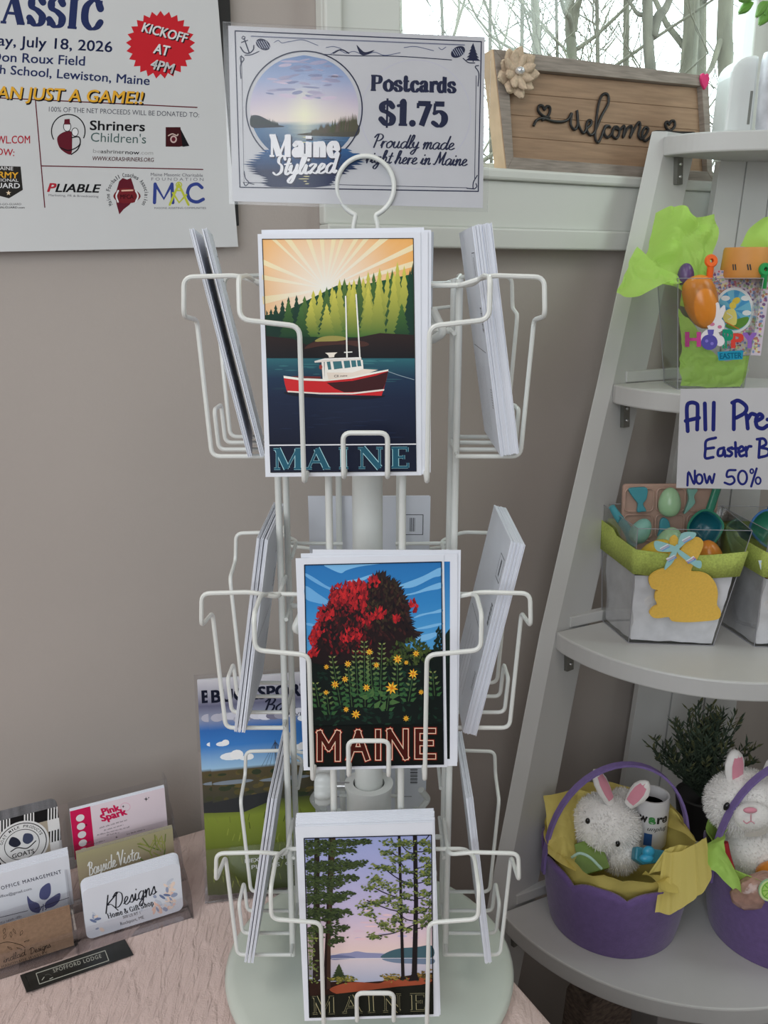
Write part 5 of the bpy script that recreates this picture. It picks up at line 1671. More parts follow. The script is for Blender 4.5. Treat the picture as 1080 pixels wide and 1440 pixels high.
def art_goat(p, F):
    p.local()
    W_, H_ = .062, .058
    blk_ = rgb(24, 24, 26); wh = (.8, .8, .8, 1)
    n = 6; nv_ = 5; c = W_ / n; ch = H_ / nv_
    p.poly(rounded(W_, H_, .007, W_ / 2, H_ / 2), blk_, 1)
    for i in range(n):
        for j in range(nv_):
            x, y = i * c, j * ch
            if i % 2 == 1 and j % 2 == 1: p.poly([(x, y), (x + c, y), (x + c, y + ch), (x, y + ch)], wh, 2)
            elif i % 2 == 1 or j % 2 == 1:
                for k in range(4):
                    f0, f1 = k / 4 + .03, k / 4 + .15
                    if (i, j) in ((0, 5), (5, 0)): continue
                    p.poly([(x + c * f0, y), (x + c * f1, y), (x + c * min(f1 + .12, 1), y + ch), (x + c * min(f0 + .12, 1), y + ch)], wh, 2)
    p.poly([(c, ch), (W_ - c, ch), (W_ - c, H_ - ch), (c, H_ - ch)], rgb(166, 156, 140), 3)
    cx, cy = W_ * .45, H_ * .5
    p.ell(cx, cy, .0235, .0235, wh, 4, 40); p.ring(cx, cy, .0212, .0212, .0008, blk_, 5); p.ring(cx, cy, .0150, .0150, .0006, blk_, 5)
    arc_text_local(p, 'GOAT MILK PRODUCTS', cx, cy, .0168, -75, 75, .0028, blk_, 5)
    p.smooth([(cx - .011, cy + .004), (cx - .008, cy + .010), (cx - .003, cy + .007), (cx - .001, cy + .001), (cx - .006, cy - .001)], rgb(44, 46, 60), 5)
    p.smooth([(cx + .001, cy + .003), (cx + .003, cy + .010), (cx + .009, cy + .008), (cx + .010, cy + .002), (cx + .005, cy - .001)], rgb(70, 76, 100), 5)
    p.stroke([(cx - .010, cy - .004), (cx - .004, cy - .002), (cx + .004, cy - .005), (cx + .012, cy + .0)], .001, blk_, 6)
    p.text('GOATS', (cx - .0095, cy - .0115), (cx + .0095, cy - .0115), .0045, blk_, 6, bold=.02)


def arc_text_local(p, s, cx, cy, r, a0, a1, h, col, layer):
    n = len(s)
    vs = None
    for i, ch in enumerate(s):
        if ch == ' ': continue
        a = radians(a0 + (a1 - a0) * (i + .5) / n)
        x, y = cx + r * sin(a), cy + r * cos(a)
        w_ = abs(radians(a1 - a0)) * r / n * .42 * (.35 if ch == 'I' else 1)
        vt, ft = text_geo(ch, .01)
        x0, x1 = min(q[0] for q in vt), max(q[0] for q in vt)
        pts = []
        for u_, v_ in vt:
            lx, ly = ((u_ - x0) / (x1 - x0) * 2 - 1) * w_, v_ / .73 * h
            pts.append((x + lx * cos(a) + ly * sin(a), y - lx * sin(a) + ly * cos(a)))
        for f in ft: p.face([pts[k] for k in f], col, layer)


bcards(0, 0, art_k, ('rounded white business card with flowers reading K Designs, front of the acrylic holder', 'rounded white business card stacked behind the K Designs card'), 9, r=.006, group='cards behind the K Designs card')
bcards(0.001, 1, art_vista, ('olive business card reading Bayside Vista in white script, middle step of the holder', 'olive business card stacked behind the Bayside Vista card'), 3, group='cards behind the Bayside Vista card')
bcards(.002, 2, art_pink, ('pink and white business card reading Pink Spark, top step of the holder', 'card stacked behind the Pink Spark card'), 3, group='cards behind the Pink Spark card')
bcards(-.1005, 0, art_kraft, ('brown kraft business card with a leafy sprig and HANDMADE JEWELRY, bottom step', 'brown kraft business card stacked behind the jewelry card'), 5, h_=.036, group='cards behind the kraft card')
bcards(-.0945, 1, art_office, ('white business card with three grey-blue leaves reading OFFICE MANAGEMENT', 'white business card stacked behind the leaf card'), 7, group='cards behind the leaf card')
bcards(-.070, 2, art_goat, ('black and white plaid card with a round goat emblem, top step', 'plaid card stacked behind the round goat emblem'), 8, w_=.062, h_=.058, r=.007, group='cards behind the goat card')

# black stickers lying on the cloth
M['sticker'] = mat('black_satin_sticker', (.012, .014, .013), .35)
SFm = Frame(V((0, 0, TZ + .0016)), V((1, 0, 0)), V((0, 1, 0)))
for nm, quad, lab, z_, full in (('s', [(108, 1085), (140, 1074), (172, 1166), (144, 1178)], 'black sticker mostly hidden under the Spofford Lodge sticker', 0, False), ('t', [(135, 1075), (600, 924), (636, 1002), (170, 1170)], 'long black sticker reading SPOFFORD LODGE on the pink cloth', .0007, True)):
    F = SFm.off(z_)
    p = Print(F); p.crop(0, 1090, 1080 / 280)
    if full:
        sv = rgb(168, 170, 160)
        ins = [(196, 1076), (570, 952), (590, 1006), (214, 1134)]
        p.frame(ins, 4, sv, 2)
        p.text('SPOFFORD LODGE', (292, 1072), (552, 990), 22, sv, 2, spacing=1.2)
        p.stroke([(228, 1112), (240, 1096)], 4, sv, 2, False); p.stroke([(270, 1106), (286, 1098)], 4, sv, 2, False); p.stroke([(245, 1085), (262, 1080), (280, 1088)], 3, rgb(90, 92, 88), 2)
        o4 = [p.T(*q) for q in quad]
    else:
        a, c = V(p.T(*quad[0])), V(p.T(*quad[3])); q1 = V(p.T(*quad[1])); q2 = V(p.T(*quad[2]))
        d = (q1 - a).normalized()
        o4 = [tuple(a), tuple(a + d * .09), tuple(c + d * .09), tuple(c)]
    o = p.build('sticker', M['print'], sheet=(o4, .0005), paper=M['sticker'])
    tag(o, lab, 'sticker')

# ================================================================== brochures in a clear stand behind the rack
BL = onz(306, 1264, TZ)
bd = V((cos(radians(10)), sin(radians(10)), 0))
bl = radians(9)
be = V((-bd.y, bd.x, 0))
BF = Frame(BL + V((0, 0, .004)), bd, be * sin(bl) + UP * cos(bl))
BWd, BHt = .102, .216


def art_bucks(p, F):
    p.crop(270, 900, 3.79)
    p.local()
    H = BHt
    p.vgrad(0, BWd, [(0, rgb(60, 70, 30)), (.045, rgb(96, 108, 40)), (.078, rgb(120, 134, 52)), (.092, rgb(70, 78, 44))], 1)
    p.vgrad(0, BWd, [(.092, rgb(58, 60, 52)), (.125, rgb(84, 74, 52)), (.128, rgb(150, 186, 214)), (.150, rgb(62, 122, 190)), (.166, rgb(52, 104, 172)), (.178, rgb(140, 146, 166)), (.190, rgb(98, 98, 122)), (.200, rgb(150, 150, 164)), (H, rgb(196, 194, 200))], 1)
    rg = random.Random(8)
    for k in range(60):
        x, y = rg.uniform(.004, BWd - .004), rg.uniform(.094, .123)
        p.ell(x, y, min(rg.uniform(.002, .007), x, BWd - x), rg.uniform(.001, .003), mixc(rgb(96, 84, 50), rgb(44, 56, 40), rg.random()), 2, 8)
    p.poly([(.0, .094), (.03, .098), (.055, .100), (.06, .092), (.03, .082), (0, .084)], rgb(46, 48, 50), 3)
    for (x, y, w_) in ((.02, .113, .02), (.07, .112, .025)): p.ell(x, y, w_, .0022, rgb(120, 130, 140), 3, 12)
    for (x, y, w_, h_) in ((.02, .139, .016, .005), (.034, .136, .01, .003), (.085, .142, .012, .004), (.012, .152, .009, .003), (.09, .171, .008, .004)):
        p.ell(x, y, w_ * .7, h_ * .8, rgb(226, 230, 236), 3, 12); p.ell(x + w_ * .3, y + .001, w_ * .4, h_, rgb(240, 240, 244), 4, 12)
    for k in range(12): p.ell(.008 + k * .0078, .176 + rg.uniform(-.002, .003), .0085 if 0 < k < 11 else .006, .004, mixc(rgb(214, 214, 224), rgb(110, 108, 130), rg.random()), 3, 12)
    for k in range(80):
        x, y = rg.uniform(.004, BWd - .006), rg.uniform(.004, .075)
        p.stroke([(x, y), (x + rg.uniform(-.003, .003), y + .006)], .0008, mixc(rgb(150, 160, 70), rgb(56, 70, 26), rg.random()), 2, False)
    for k in range(9): p.stroke([(.048 + .004 * k, .126), (.062, .150)], .0003, rgb(60, 70, 90), 5, False)
    p.stroke([(.062, .126), (.062, .151)], .0008, rgb(80, 86, 96), 5, False)
    ink = rgb(18, 22, 40)
    p.text('BUCKSPORT', (.004, .1935), (.098, .1935), .0125, ink, 6, bold=.05)
    p.glyphs('Bay', (.052, .180), (.082, .181), .0065, .0019, ink, 6, SCRIPT, slant=.3, nib=(.5, radians(80)))
    p.text('VISIT', (.082, .1735), (.098, .1735), .0038, rgb(60, 64, 80), 6)
    wv = (.8, .8, .8, 1)
    p.text('NEXT EVENTS  MANY', (.028, .030), (.098, .030), .0042, wv, 6, bold=.02); p.text('PLACES  CENTER', (.034, .023), (.098, .023), .0042, wv, 6, bold=.02)


SERIF['K'] = SERIF['N']
for k, (dx, lab) in enumerate(((.0, 'Bucksport Bay brochure with a stormy sky and green fields, front one in the clear stand'), (-.009, 'second Bucksport Bay brochure peeking out along the edge of the front one'), (-.0085, 'rearmost Bucksport Bay brochure in the clear stand'))):
    F = Frame(BF.o + BF.u * dx - BF.n * (k * .0016), BF.u, BF.v)
    p = Print(F); art_bucks(p, F)
    o = p.build('brochure', M['gloss_print'], sheet=([(0, 0), (BWd, 0), (BWd, BHt), (0, BHt)], .001), paper=M['paper'])
    tag(o, lab, 'brochure')
bs_ = thing('brochure_stand', tuple(BL), 'clear acrylic brochure stand on the cloth behind the postcard rack', 'brochure stand')
b = MB(); b.prism([(-.012, -.0035), (.106, -.0035), (.106, BHt + .003), (-.012, BHt + .003)], BF.off(-.0075), -.0018, 0); b.build('back_plate', M['acrylic'], bs_, smooth=False)
b = MB(); b.prism([(-.012, -.0035), (.106, -.0035), (.106, .05), (-.012, .05)], BF.off(.0045), 0, .0018); b.build('front_lip', M['acrylic'], bs_, smooth=False)
b = MB(); q = [BF.pt(-.012, -.0035, .006), BF.pt(.106, -.0035, .006), BF.pt(.106, -.0035, -.05), BF.pt(-.012, -.0035, -.05)]
q = [V((x.x, x.y, TZ + .0014)) for x in q]; b.hexa(q, [x + V((0, 0, .0015)) for x in q]); b.build('foot_plate', M['acrylic'], bs_, smooth=False)

# ================================================================== welcome sign on the window sill
M['sign_wood'] = mat('brown_stained_boards', (0.32, 0.205, 0.125), .65, var=.16, vscale=18, vstretch=(1.2, 1.2, 14))
M['sign_frame'] = mat('weathered_grey_wood', (0.28, 0.24, 0.205), .7, var=.25, vscale=22, vstretch=(1.5, 1.5, 18))
M['raw_wood'] = mat('pale_raw_wood', (0.55, 0.38, 0.24), .7, var=.1)
M['burlap'] = mat('cream_burlap', (0.60, 0.47, 0.34), .9, var=.15, vscale=400, bump=.4, bscale=900)
WS = Frame(WF.pt(WF.px(713, 240)[0], SILL + .001, .006), WD, UP * cos(radians(5)) + (-WN) * sin(radians(5)))
S_ = Print(WS)
cor = [WS.px(*q) for q in ((694.8, 68.5), (996, 107), (1003, 250), (713, 239))]
cor = [(cor[0][0], cor[0][1]), (cor[1][0], cor[1][1]), (cor[2][0], .0), (cor[3][0], .0)]
inn = [WS.px(*q) for q in ((735, 92), (986, 119), (992, 232), (721, 224))]
inn = [(cor[0][0] + .018, cor[0][1] - .017), (cor[1][0] - .010, cor[1][1] - .012), (cor[2][0] - .010, .012), (cor[3][0] + .009, .013)]
wsn = thing('welcome_sign', tuple(WS.o), 'brown wooden welcome sign with flared grey frame, standing on the window sill', 'sign')
T0 = .022
b = MB()
for i in range(4):
    j = (i + 1) % 4
    b.prism([cor[i], cor[j], inn[j], inn[i]], WS, -T0, 0)
fr = b.build('frame', [M['sign_frame']], wsn, smooth=False, bevel=.0006)
b = MB()
for k in range(4):
    def rowpt(side, t):
        a, c = (inn[0], inn[3]) if side == 0 else (inn[1], inn[2])
        return (a[0] + (c[0] - a[0]) * t, a[1] + (c[1] - a[1]) * t)
    t0, t1 = k / 4 + .003, (k + 1) / 4 - .003
    b.prism([rowpt(0, t0), rowpt(1, t0), rowpt(1, t1), rowpt(0, t1)], WS, -T0 + .002, -.008)
b.prism(inn, WS, -T0, -.0088)
b.build('plank_panel', M['sign_wood'], wsn, smooth=False, bevel=.0005)
b = MB(); b.prism([(cor[0][0] - .0012, cor[0][1]), cor[0], cor[3], (cor[3][0] - .0012, cor[3][1])], WS, -T0, -.001); b.build('raw_edge', M['raw_wood'], wsn, smooth=False)


def wcr(x, y): return WS.off(-.006).px(680 + x / 2.7, y / 2.7)


b = MB()
paths = [[(190, 478), (200, 458), (225, 449), (262, 460), (300, 462), (322, 452), (335, 430), (331, 470), (345, 492), (358, 470), (355, 418), (360, 470), (378, 505), (392, 488), (408, 472), (408, 458), (396, 460), (390, 485), (402, 510), (420, 503), (448, 440), (474, 390), (470, 358), (450, 362), (436, 400), (427, 470), (424, 520), (434, 541), (447, 520), (458, 490), (472, 478), (482, 484)],
         [(478, 478), (462, 480), (458, 505), (470, 522), (486, 508), (494, 486), (508, 482), (516, 502), (505, 525), (490, 515), (496, 488), (518, 492), (532, 478), (536, 488), (530, 521), (545, 490), (560, 478), (564, 492), (556, 522), (572, 490), (590, 464), (595, 480), (588, 512), (600, 528), (620, 505), (625, 488), (612, 485), (602, 510), (612, 535), (632, 522), (650, 501), (690, 500), (740, 503), (800, 505)],
         [(252, 448), (226, 440), (208, 420), (211, 402), (224, 402), (231, 416), (240, 404), (252, 408), (250, 430), (236, 449), (222, 456)],
         [(690, 500), (712, 494), (726, 478), (724, 460), (712, 460), (706, 472), (698, 462), (690, 470), (696, 488), (716, 506)]]
for pth in paths:
    q = catmull([V(p_) for p_ in pth], 5)
    L3 = [WS.pt(*wcr(p_.x, p_.y), -.0062) for p_ in q]
    b.tube(L3, lambda t: .0016, 8)
b.build('welcome_lettering', M['ink_black'], wsn)
# burlap flower
fc = WS.px(680 + 118 / 2.7, 278 / 2.7)
fl = MB(); rgf = random.Random(6)
for ring_, (n_, ln, zz) in enumerate(((9, .0255, .002), (8, .019, .006))):
    for k in range(n_):
        a = 2 * pi * k / n_ + ring_ * .35
        l_ = ln * rgf.uniform(.9, 1.12); w_ = l_ * .3
        d = V((cos(a), sin(a))); n2_ = V((-d.y, d.x))
        rows = []
        for t, ww in ((.05, .3), (.35, .85), (.7, 1.0), (.92, .5), (1.0, .06)):
            rows.append([WS.pt(fc[0] + d.x * l_ * t + n2_.x * w_ * ww * s_, fc[1] + d.y * l_ * t + n2_.y * w_ * ww * s_, zz + .004 * t - .003 * abs(s_) + .002 * (t > .9)) for s_ in (-1, 0, 1)])
        fl.sheet(rows, 3, 5, .0006, 90, k)
flo = fl.build('burlap_flower', M['burlap'], wsn)
so = flo.modifiers.new('thickness', 'SOLIDIFY'); so.thickness = .0009
b = MB(); b.ball(WS.pt(fc[0], fc[1], .010), (.0055, .0055, .004), 16, 10, R=None); M['gem'] = mat('silver_rhinestone', (.8, .82, .85), .12, .6)
b.build('gem', M['gem'], flo)
hc = WS.px(680 + 833 / 2.7, 312 / 2.7)
M['hot_pink'] = mat('hot_pink_felt', (.66, .03, .16), .7)
b = MB(); b.prism([(hc[0] + .0075 * x, hc[1] + .0095 * y) for x, y in ((0, -1), (.7, -.3), (.95, .3), (.8, .85), (.4, 1), (0, .8), (-.4, 1), (-.8, .85), (-.95, .3), (-.7, -.3))], WS, .0005, .004)
b.build('pink_heart', M['hot_pink'], wsn, smooth=False, bevel=.0008)

# ================================================================== corner ladder shelf
SZ = [1.4826, 1.207, .929, .603]           # tops of the shelves
SC = [V((.45, 1.105)), V((.42, 1.07)), V((.39, 1.03)), V((.36, .99))]
SR = [.130, .163, .204, .2435]
LC = [V((.3257, 1.100)), V((.2645, 1.030)), V((.1996, .960)), V((.1392, .890))]
lad = thing('ladder_shelf', (.36, .99, 0), 'white corner ladder shelf with curved shelves and leaning side boards, beside the rack', 'shelf unit')
wd2 = V((cos(WA), sin(WA))); wn2 = V((sin(WA), -cos(WA)))


def legpt(z):
    """left front foot board: its inner front edge at height z"""
    if z >= SZ[3]:
        for i in range(3):
            if z >= SZ[i + 1]:
                t = (z - SZ[i + 1]) / (SZ[i] - SZ[i + 1]); return LC[i + 1] + (LC[i] - LC[i + 1]) * t
    t = (z - SZ[3]) / (SZ[2] - SZ[3])
    return LC[3] + (LC[2] - LC[3]) * t


def leg_board(fn, name, side):
    zs = [0.0, .25, SZ[3], SZ[2], SZ[1], SZ[0] + .006]
    b = MB()
    rings = []
    for z in zs:
        p = fn(z)
        a = p; c = p + wd2 * (.075 * side[0]) + wn2 * (-.055) * 1.0
        c = p + side[1] * .058
        o = side[2] * .020
        rings.append([V((q.x, q.y, z)) for q in (a + o, a, c, c + o)])
    for i in range(len(zs) - 1): b.hexa(rings[i], rings[i + 1])
    b2 = MB(); vs = [p for r in rings for p in r]
    fs = [(3, 2, 1, 0)] + [(i * 4 + k, i * 4 + (k + 1) % 4, (i + 1) * 4 + (k + 1) % 4, (i + 1) * 4 + k) for i in range(len(zs) - 1) for k in range(4)] + [tuple(len(vs) - 4 + k for k in range(4))]
    b2.add(vs, fs)
    return b2.build(name, M['shelf'], lad, smooth=False, bevel=.0015)


ldir = V((.80, .60)).normalized()
leg_board(legpt, 'leg_board', (1, ldir, V((-.92, -.10)).normalized()))
# mirrored board on the far side, towards the other wall
axis_c = V((.40, 1.03)); mdir = (wd2 + wn2).normalized()     # symmetry line runs out of the corner


def mirror(p, c):
    d = p - c; ax = V((0.0, 1.0))
    return c + ax * d.dot(ax) * 2 - d


def rlegpt(z):
    i = 0
    for k in range(3):
        if z < SZ[k]: i = k
    t = (z - SZ[i + 1]) / (SZ[i] - SZ[i + 1])
    c = SC[i + 1] + (SC[i] - SC[i + 1]) * t
    return mirror(legpt(z), c)


rd = mirror(ldir, V((0, 0)) * 1.0) - mirror(V((0, 0)), V((0, 0)))
leg_board(rlegpt, 'leg_board', (1, mirror(ldir, V((0, 0))).normalized(), mirror(V((-.92, -.10)), V((0, 0))).normalized()))
for i in range(4):
    c, R_, zt = SC[i], SR[i], SZ[i]
    L = LC[i]; R2 = mirror(L, c)
    a0 = atan2(L.y - c.y, L.x - c.x); a1 = atan2(R2.y - c.y, R2.x - c.x)
    if a0 < 0: a0 += 2 * pi
    if a1 < a0: a1 += 2 * pi
    rr0 = (L - c).length
    out = [tuple(L)]
    for k in range(1, 40):
        a = a0 + (a1 - a0) * k / 40
        q = c + V((cos(a), sin(a) * (.45 if i == 0 and sin(a) < 0 else 1))) * R_
        out.append(tuple(q))
    out.append(tuple(R2))
    back = V((.395, 1.075)) if i > 1 else V((.46, 1.13))
    e = L + wd2 * ((c.x - .012 - L.x) / wd2.x); e2_ = mirror(e, c)
    out += [tuple(e2_), tuple(e)]
    b = MB(); b.prism(out, Frame(V((0, 0, zt)), V((1, 0, 0)), V((0, 1, 0))), -.0215, 0)
    b.build('shelf_board', M['shelf'], lad, smooth=False, bevel=.002)
    if i > 0:
        ra, rb_ = L + wd2 * .022, e
        b = MB(); q4_ = [V((p_.x, p_.y, zt)) for p_ in (ra - wn2 * .002, rb_ - wn2 * .002, rb_ - wn2 * .012, ra - wn2 * .012)]
        b.hexa(q4_, [p_ + V((0, 0, .013)) for p_ in q4_]); b.build('back_rail', M['shelf'], lad, smooth=False, bevel=.001)
    # metal corner bracket under each shelf
    b = MB(); q = V((L.x, L.y, zt - .0215)) + V((ldir.x, ldir.y, 0)) * .012 + V((.003, -.001, 0))
    bx = Frame(q, V((ldir.x, ldir.y, 0)), UP)
    lo = V((legpt(zt - .06).x - legpt(zt - .0215).x, legpt(zt - .06).y - legpt(zt - .0215).y, 0))
    F = Frame(q, V((ldir.x, ldir.y, 0)), UP - lo * .0 + V((-lo.x, -lo.y, 0)) * 0)
    vdir = V((legpt(zt).x - legpt(zt - .05).x, legpt(zt).y - legpt(zt - .05).y, .05)).normalized()
    F = Frame(q, V((ldir.x, ldir.y, 0)), vdir)
    b.prism([(0, -.030), (.011, -.030), (.011, 0), (0, 0)], F, -.001 if F.n.x > 0 else -.004, .004 if F.n.x > 0 else .001)
    br = b.build('bracket', M['dull_metal'], lad, smooth=False)
    b = MB()
    for zz in (-.022, -.008):
        sg_ = 1 if F.n.x > 0 else -1
        b.ball(F.pt(.0055, zz, .0042 * sg_), .0022, 10, 6)
    b.build('bracket_screw', M['steel'], br)
# grooved centre back panel
b = MB()
bpL = lambda z: .372 - (1.0 - z) * .075
y0 = 1.125
pf = Frame(V((.30, 1.118, 0)), V((cos(radians(12)), sin(radians(12)), 0)), UP)
for k in range(3):
    for (za, zb_) in ((0.02, 1.4615),):
        def ux(f, z):
            l = (.372 - (1.0 - z) * .075) - .30; l = l if z > 0.2 else l
            r = .512 - .30
            return l + (r - l) * f
        f0, f1 = k / 3 + (.012 if k else 0), (k + 1) / 3 - .004
        b.prism([(ux(f0, za), za), (ux(f1, za), za), (ux(f1, zb_), zb_), (ux(f0, zb_), zb_)], pf, -.012, 0)
b.prism([(ux(0.01, .02), .02), (ux(.99, .02), .02), (ux(.99, 1.46), 1.46), (ux(.01, 1.46), 1.46)], pf, -.014, -.003)
b.build('back_panel', M['shelf'], lad, smooth=False, bevel=.0006)
# rails tying board and panel
for z in (SZ[1] - .0, SZ[0] - .09):
    p0 = legpt(z); q0 = p0 + ldir * .08
    b = MB()
    b.box((0, 0, 0), (.001, .001, .001)) if False else None

# ================================================================== things on the top shelf
def S(i): return SZ[i] + .0005


M['holder_white'] = mat('satin_white_wood', (.72, .76, .75), .4, var=.02)
HFx = Frame(V((P(1018, 190, 1.075).x, 1.075, S(0))), V((1, .05, 0)), UP)
hx1 = HFx.px(1062, 150)[0]
hz = HFx.px(1030, 77)[1]
out = [(0, 0), (hx1, 0), (hx1, hz)]
r_ = .022
for k in range(7):
    a = pi / 2 + pi / 2 * k / 6
    out.append((r_ + .002 + r_ * cos(a), hz - r_ + r_ * sin(a)))
wh = thing('white_holder', tuple(HFx.pt(.02, 0, 0)), 'white rounded wooden holder with a slot, on the top shelf before the window', 'holder')
b = MB(); b.prism(out, HFx, -.040, 0); b.build('body', M['holder_white'], wh, smooth=False, bevel=.003)
M['slot'] = mat('grey_slot', (.22, .23, .21), .6)
sl = [HFx.px(*q) for q in ((1055.5, 128), (1059, 128), (1053.5, 175), (1050, 175))]
b = MB(); b.prism(sl, HFx, -.001, .0006); b.build('slot', M['slot'], wh, smooth=False)
M['marble'] = mat('grey_marbled_white', (.62, .63, .68), .3, var=.35, vscale=28)
b = MB(); cc = P(1083, 190, 1.065)
b.lathe([(.0, 0), (.0150, 0), (.0165, .004), (.0172, .05), (.0170, hz - .008), (.0150, hz), (.0, hz)], (cc.x, cc.y, S(0)), 32)
tag(b.build('marbled_tumbler', M['marble'], origin=(cc.x, cc.y, S(0))), 'white and grey marbled tumbler at the end of the top shelf', 'tumbler')

# trailing plant in the window corner
M['leaf'] = mat('bright_green_leaf', (.13, .30, .05), .4, var=.2)
pl = thing('hanging_plant', tuple(P(1090, -20, 1.12)), 'green leafy plant hanging in the window corner above the white holder', 'plant')
b = MB()
for (x, y, L_, a, D) in ((1062, 3, .024, 3.0, 1.12), (1058, 14, .020, 3.4, 1.13), (1078, 12, .018, 3.9, 1.11), (1068, 5, .02, 2.6, 1.14), (1090, 12, .03, 4.0, 1.12), (1085, -10, .03, 2.8, 1.13), (1075, -14, .025, 3.1, 1.12)):
    L_ *= .75; o_ = P(x, y - 9, D); d = V((cos(a), .15, sin(a))); n2_ = V((-d.z, 0, d.x))
    rows = []
    for t, ww in ((0, .08), (.25, .55), (.55, .62), (.85, .3), (1, .03)):
        rows.append([o_ + d * L_ * t + n2_ * L_ * ww * s_ * .6 + V((0, -.003 * (1 - abs(s_)), -.006 * t * t)) for s_ in (-1, 0, 1)])
    b.sheet(rows, 4, 6)
lf = b.build('foliage', M['leaf'], pl); so = lf.modifiers.new('thickness', 'SOLIDIFY'); so.thickness = .0008
b = MB(); b.tube(catmull([P(1095, -60, 1.13), P(1088, -20, 1.125), P(1080, 5, 1.12), P(1076, 20, 1.115)], 5), .0013, 6); b.build('stem', M['leaf'], pl)

# ================================================================== clear gift box with lime tissue
M['orange_egg'] = mat('orange_plastic_egg', (.72, .25, .03), .25, var=.05, sss=.1)
M['orange_cup'] = mat('matt_orange_cup', (.62, .27, .06), .55)
M['yellow_egg'] = mat('yellow_plastic_egg', (.75, .50, .04), .2, sss=.1)
M['mint_egg'] = mat('mint_plastic_egg', (.38, .60, .36), .25, sss=.1)
M['purple_egg'] = mat('purple_plastic_egg', (.12, .07, .2), .3)
M['neon_orange'] = mat('bright_orange_plastic', (.85, .14, .02), .4)
M['green_plastic'] = mat('green_plastic', (.02, .30, .08), .35)
EGG = [(0, 0), (.18, .015), (.36, .09), (.47, .24), (.5, .42), (.455, .64), (.34, .84), (.2, .95), (.09, .99), (0, 1.0)]


def egg(c, L, name, m, label, tilt=None, cat='egg', seam=True, wide=1.0):
    R = tilt or Matrix.Identity(3)
    pr_ = [V((r * L * .74, 0, z * L)) for r, z in EGG]
    q = catmull(pr_, 4)
    prof_ = [(max(p.x, 0) * wide, p.z) for p in q]
    if seam: prof_ = [(r * (1.012 if abs(z / L - .47) < .02 else 1), z) for r, z in prof_]
    b = MB(); b.lathe(prof_, c, 28, R)
    return tag(b.build(name, m, origin=c), label, cat)


M['seam'] = mat('grey_folded_acetate', (.30, .30, .33), .25)


def clear_box(base, top, name, label, zb, zt, fold=0.0, parent=None):
    """base/top: four xy corners counter-clockwise from the front left"""
    t = thing(name, (sum(p[0] for p in base) / 4, sum(p[1] for p in base) / 4, zb), label, 'gift box')
    B = [V((p[0], p[1], zb)) for p in base]; T_ = [V((p[0], p[1], zt)) for p in top]
    b = MB(); b.add(B + T_, [(0, 1, 5, 4), (1, 2, 6, 5), (2, 3, 7, 6), (3, 0, 4, 7), (3, 2, 1, 0)])
    w_ = b.build('clear_wall', M['acetate'], t, smooth=False)
    so = w_.modifiers.new('thickness', 'SOLIDIFY'); so.thickness = .0006; so.offset = 0
    b = MB()
    for i in range(4):
        b.tube([B[i], T_[i]], .00045, 6); b.tube([B[i], B[(i + 1) % 4]], .0005, 6); b.tube([T_[i], T_[(i + 1) % 4]], .0004, 6)
    b.build('folded_seam', M['seam'], t)
    return t, B, T_


zb = S(1)
fl_, fr_ = onz(953, 547, zb), onz(1046, 549, zb)
bt = P(952, 392, .965), P(1073, 405, .965)
zt = zb + .118
base1 = [(fl_.x, fl_.y), (fr_.x, fr_.y), (fr_.x + .012, fr_.y + .062), (fl_.x + .004, fl_.y + .062)]
top1 = [(bt[0].x, .962), (bt[1].x, .966), (bt[1].x + .012, 1.052), (bt[0].x + .004, 1.048)]
gb, B1, T1 = clear_box(base1, top1, 'tissue_gift_box', 'clear gift box of lime tissue and an orange egg, Easter bunny sticker, second shelf', zb, zt)
# sticker letters on the front face
FF = Frame(B1[0], B1[1] - B1[0], (T1[0] + T1[1] - B1[0] - B1[1]))
p = Print(FF.off(.0012)); p.crop(900, 290, 960 / 180)
for ch, x0, x1, y, h_, c in (('H', 345, 450, 1050, 110, rgb(190, 70, 140)), ('P', 628, 690, 1060, 140, rgb(30, 140, 110)), ('P', 690, 770, 1060, 110, rgb(206, 70, 60)), ('Y', 775, 870, 1060, 115, rgb(140, 100, 180))):
    p.text(ch, (x0, y), (x1, y), h_, c, 2, bold=.07)
wh_ = (.82, .78, .8, 1)
p.ell(575, 790, 24, 70, wh_, 1, rot=.1); p.ell(612, 800, 20, 62, wh_, 1, rot=.35); p.ell(570, 890, 66, 60, wh_, 2); p.ell(530, 990, 74, 70, wh_, 2); p.ell(600, 1010, 34, 40, wh_, 3)
p.ell(540, 885, 20, 14, rgb(200, 120, 150), 4); p.ell(598, 905, 16, 13, rgb(200, 120, 150), 4); p.ell(520, 1020, 62, 58, rgb(86, 80, 160), 5); p.ell(500, 1010, 12, 12, rgb(130, 120, 200), 6); p.ell(540, 1030, 12, 12, rgb(130, 120, 200), 6); p.poly([(505, 925), (555, 925), (550, 960), (530, 975), (510, 960)], rgb(96, 90, 170), 6)
p.poly([(580, 1092), (775, 1080), (770, 1148), (590, 1158)], rgb(40, 140, 170), 1)
p.text('EASTER', (600, 1145), (762, 1138), 44, rgb(20, 90, 120), 2, bold=.03)
p.build('bunny_sticker', M['gloss_print'], gb)

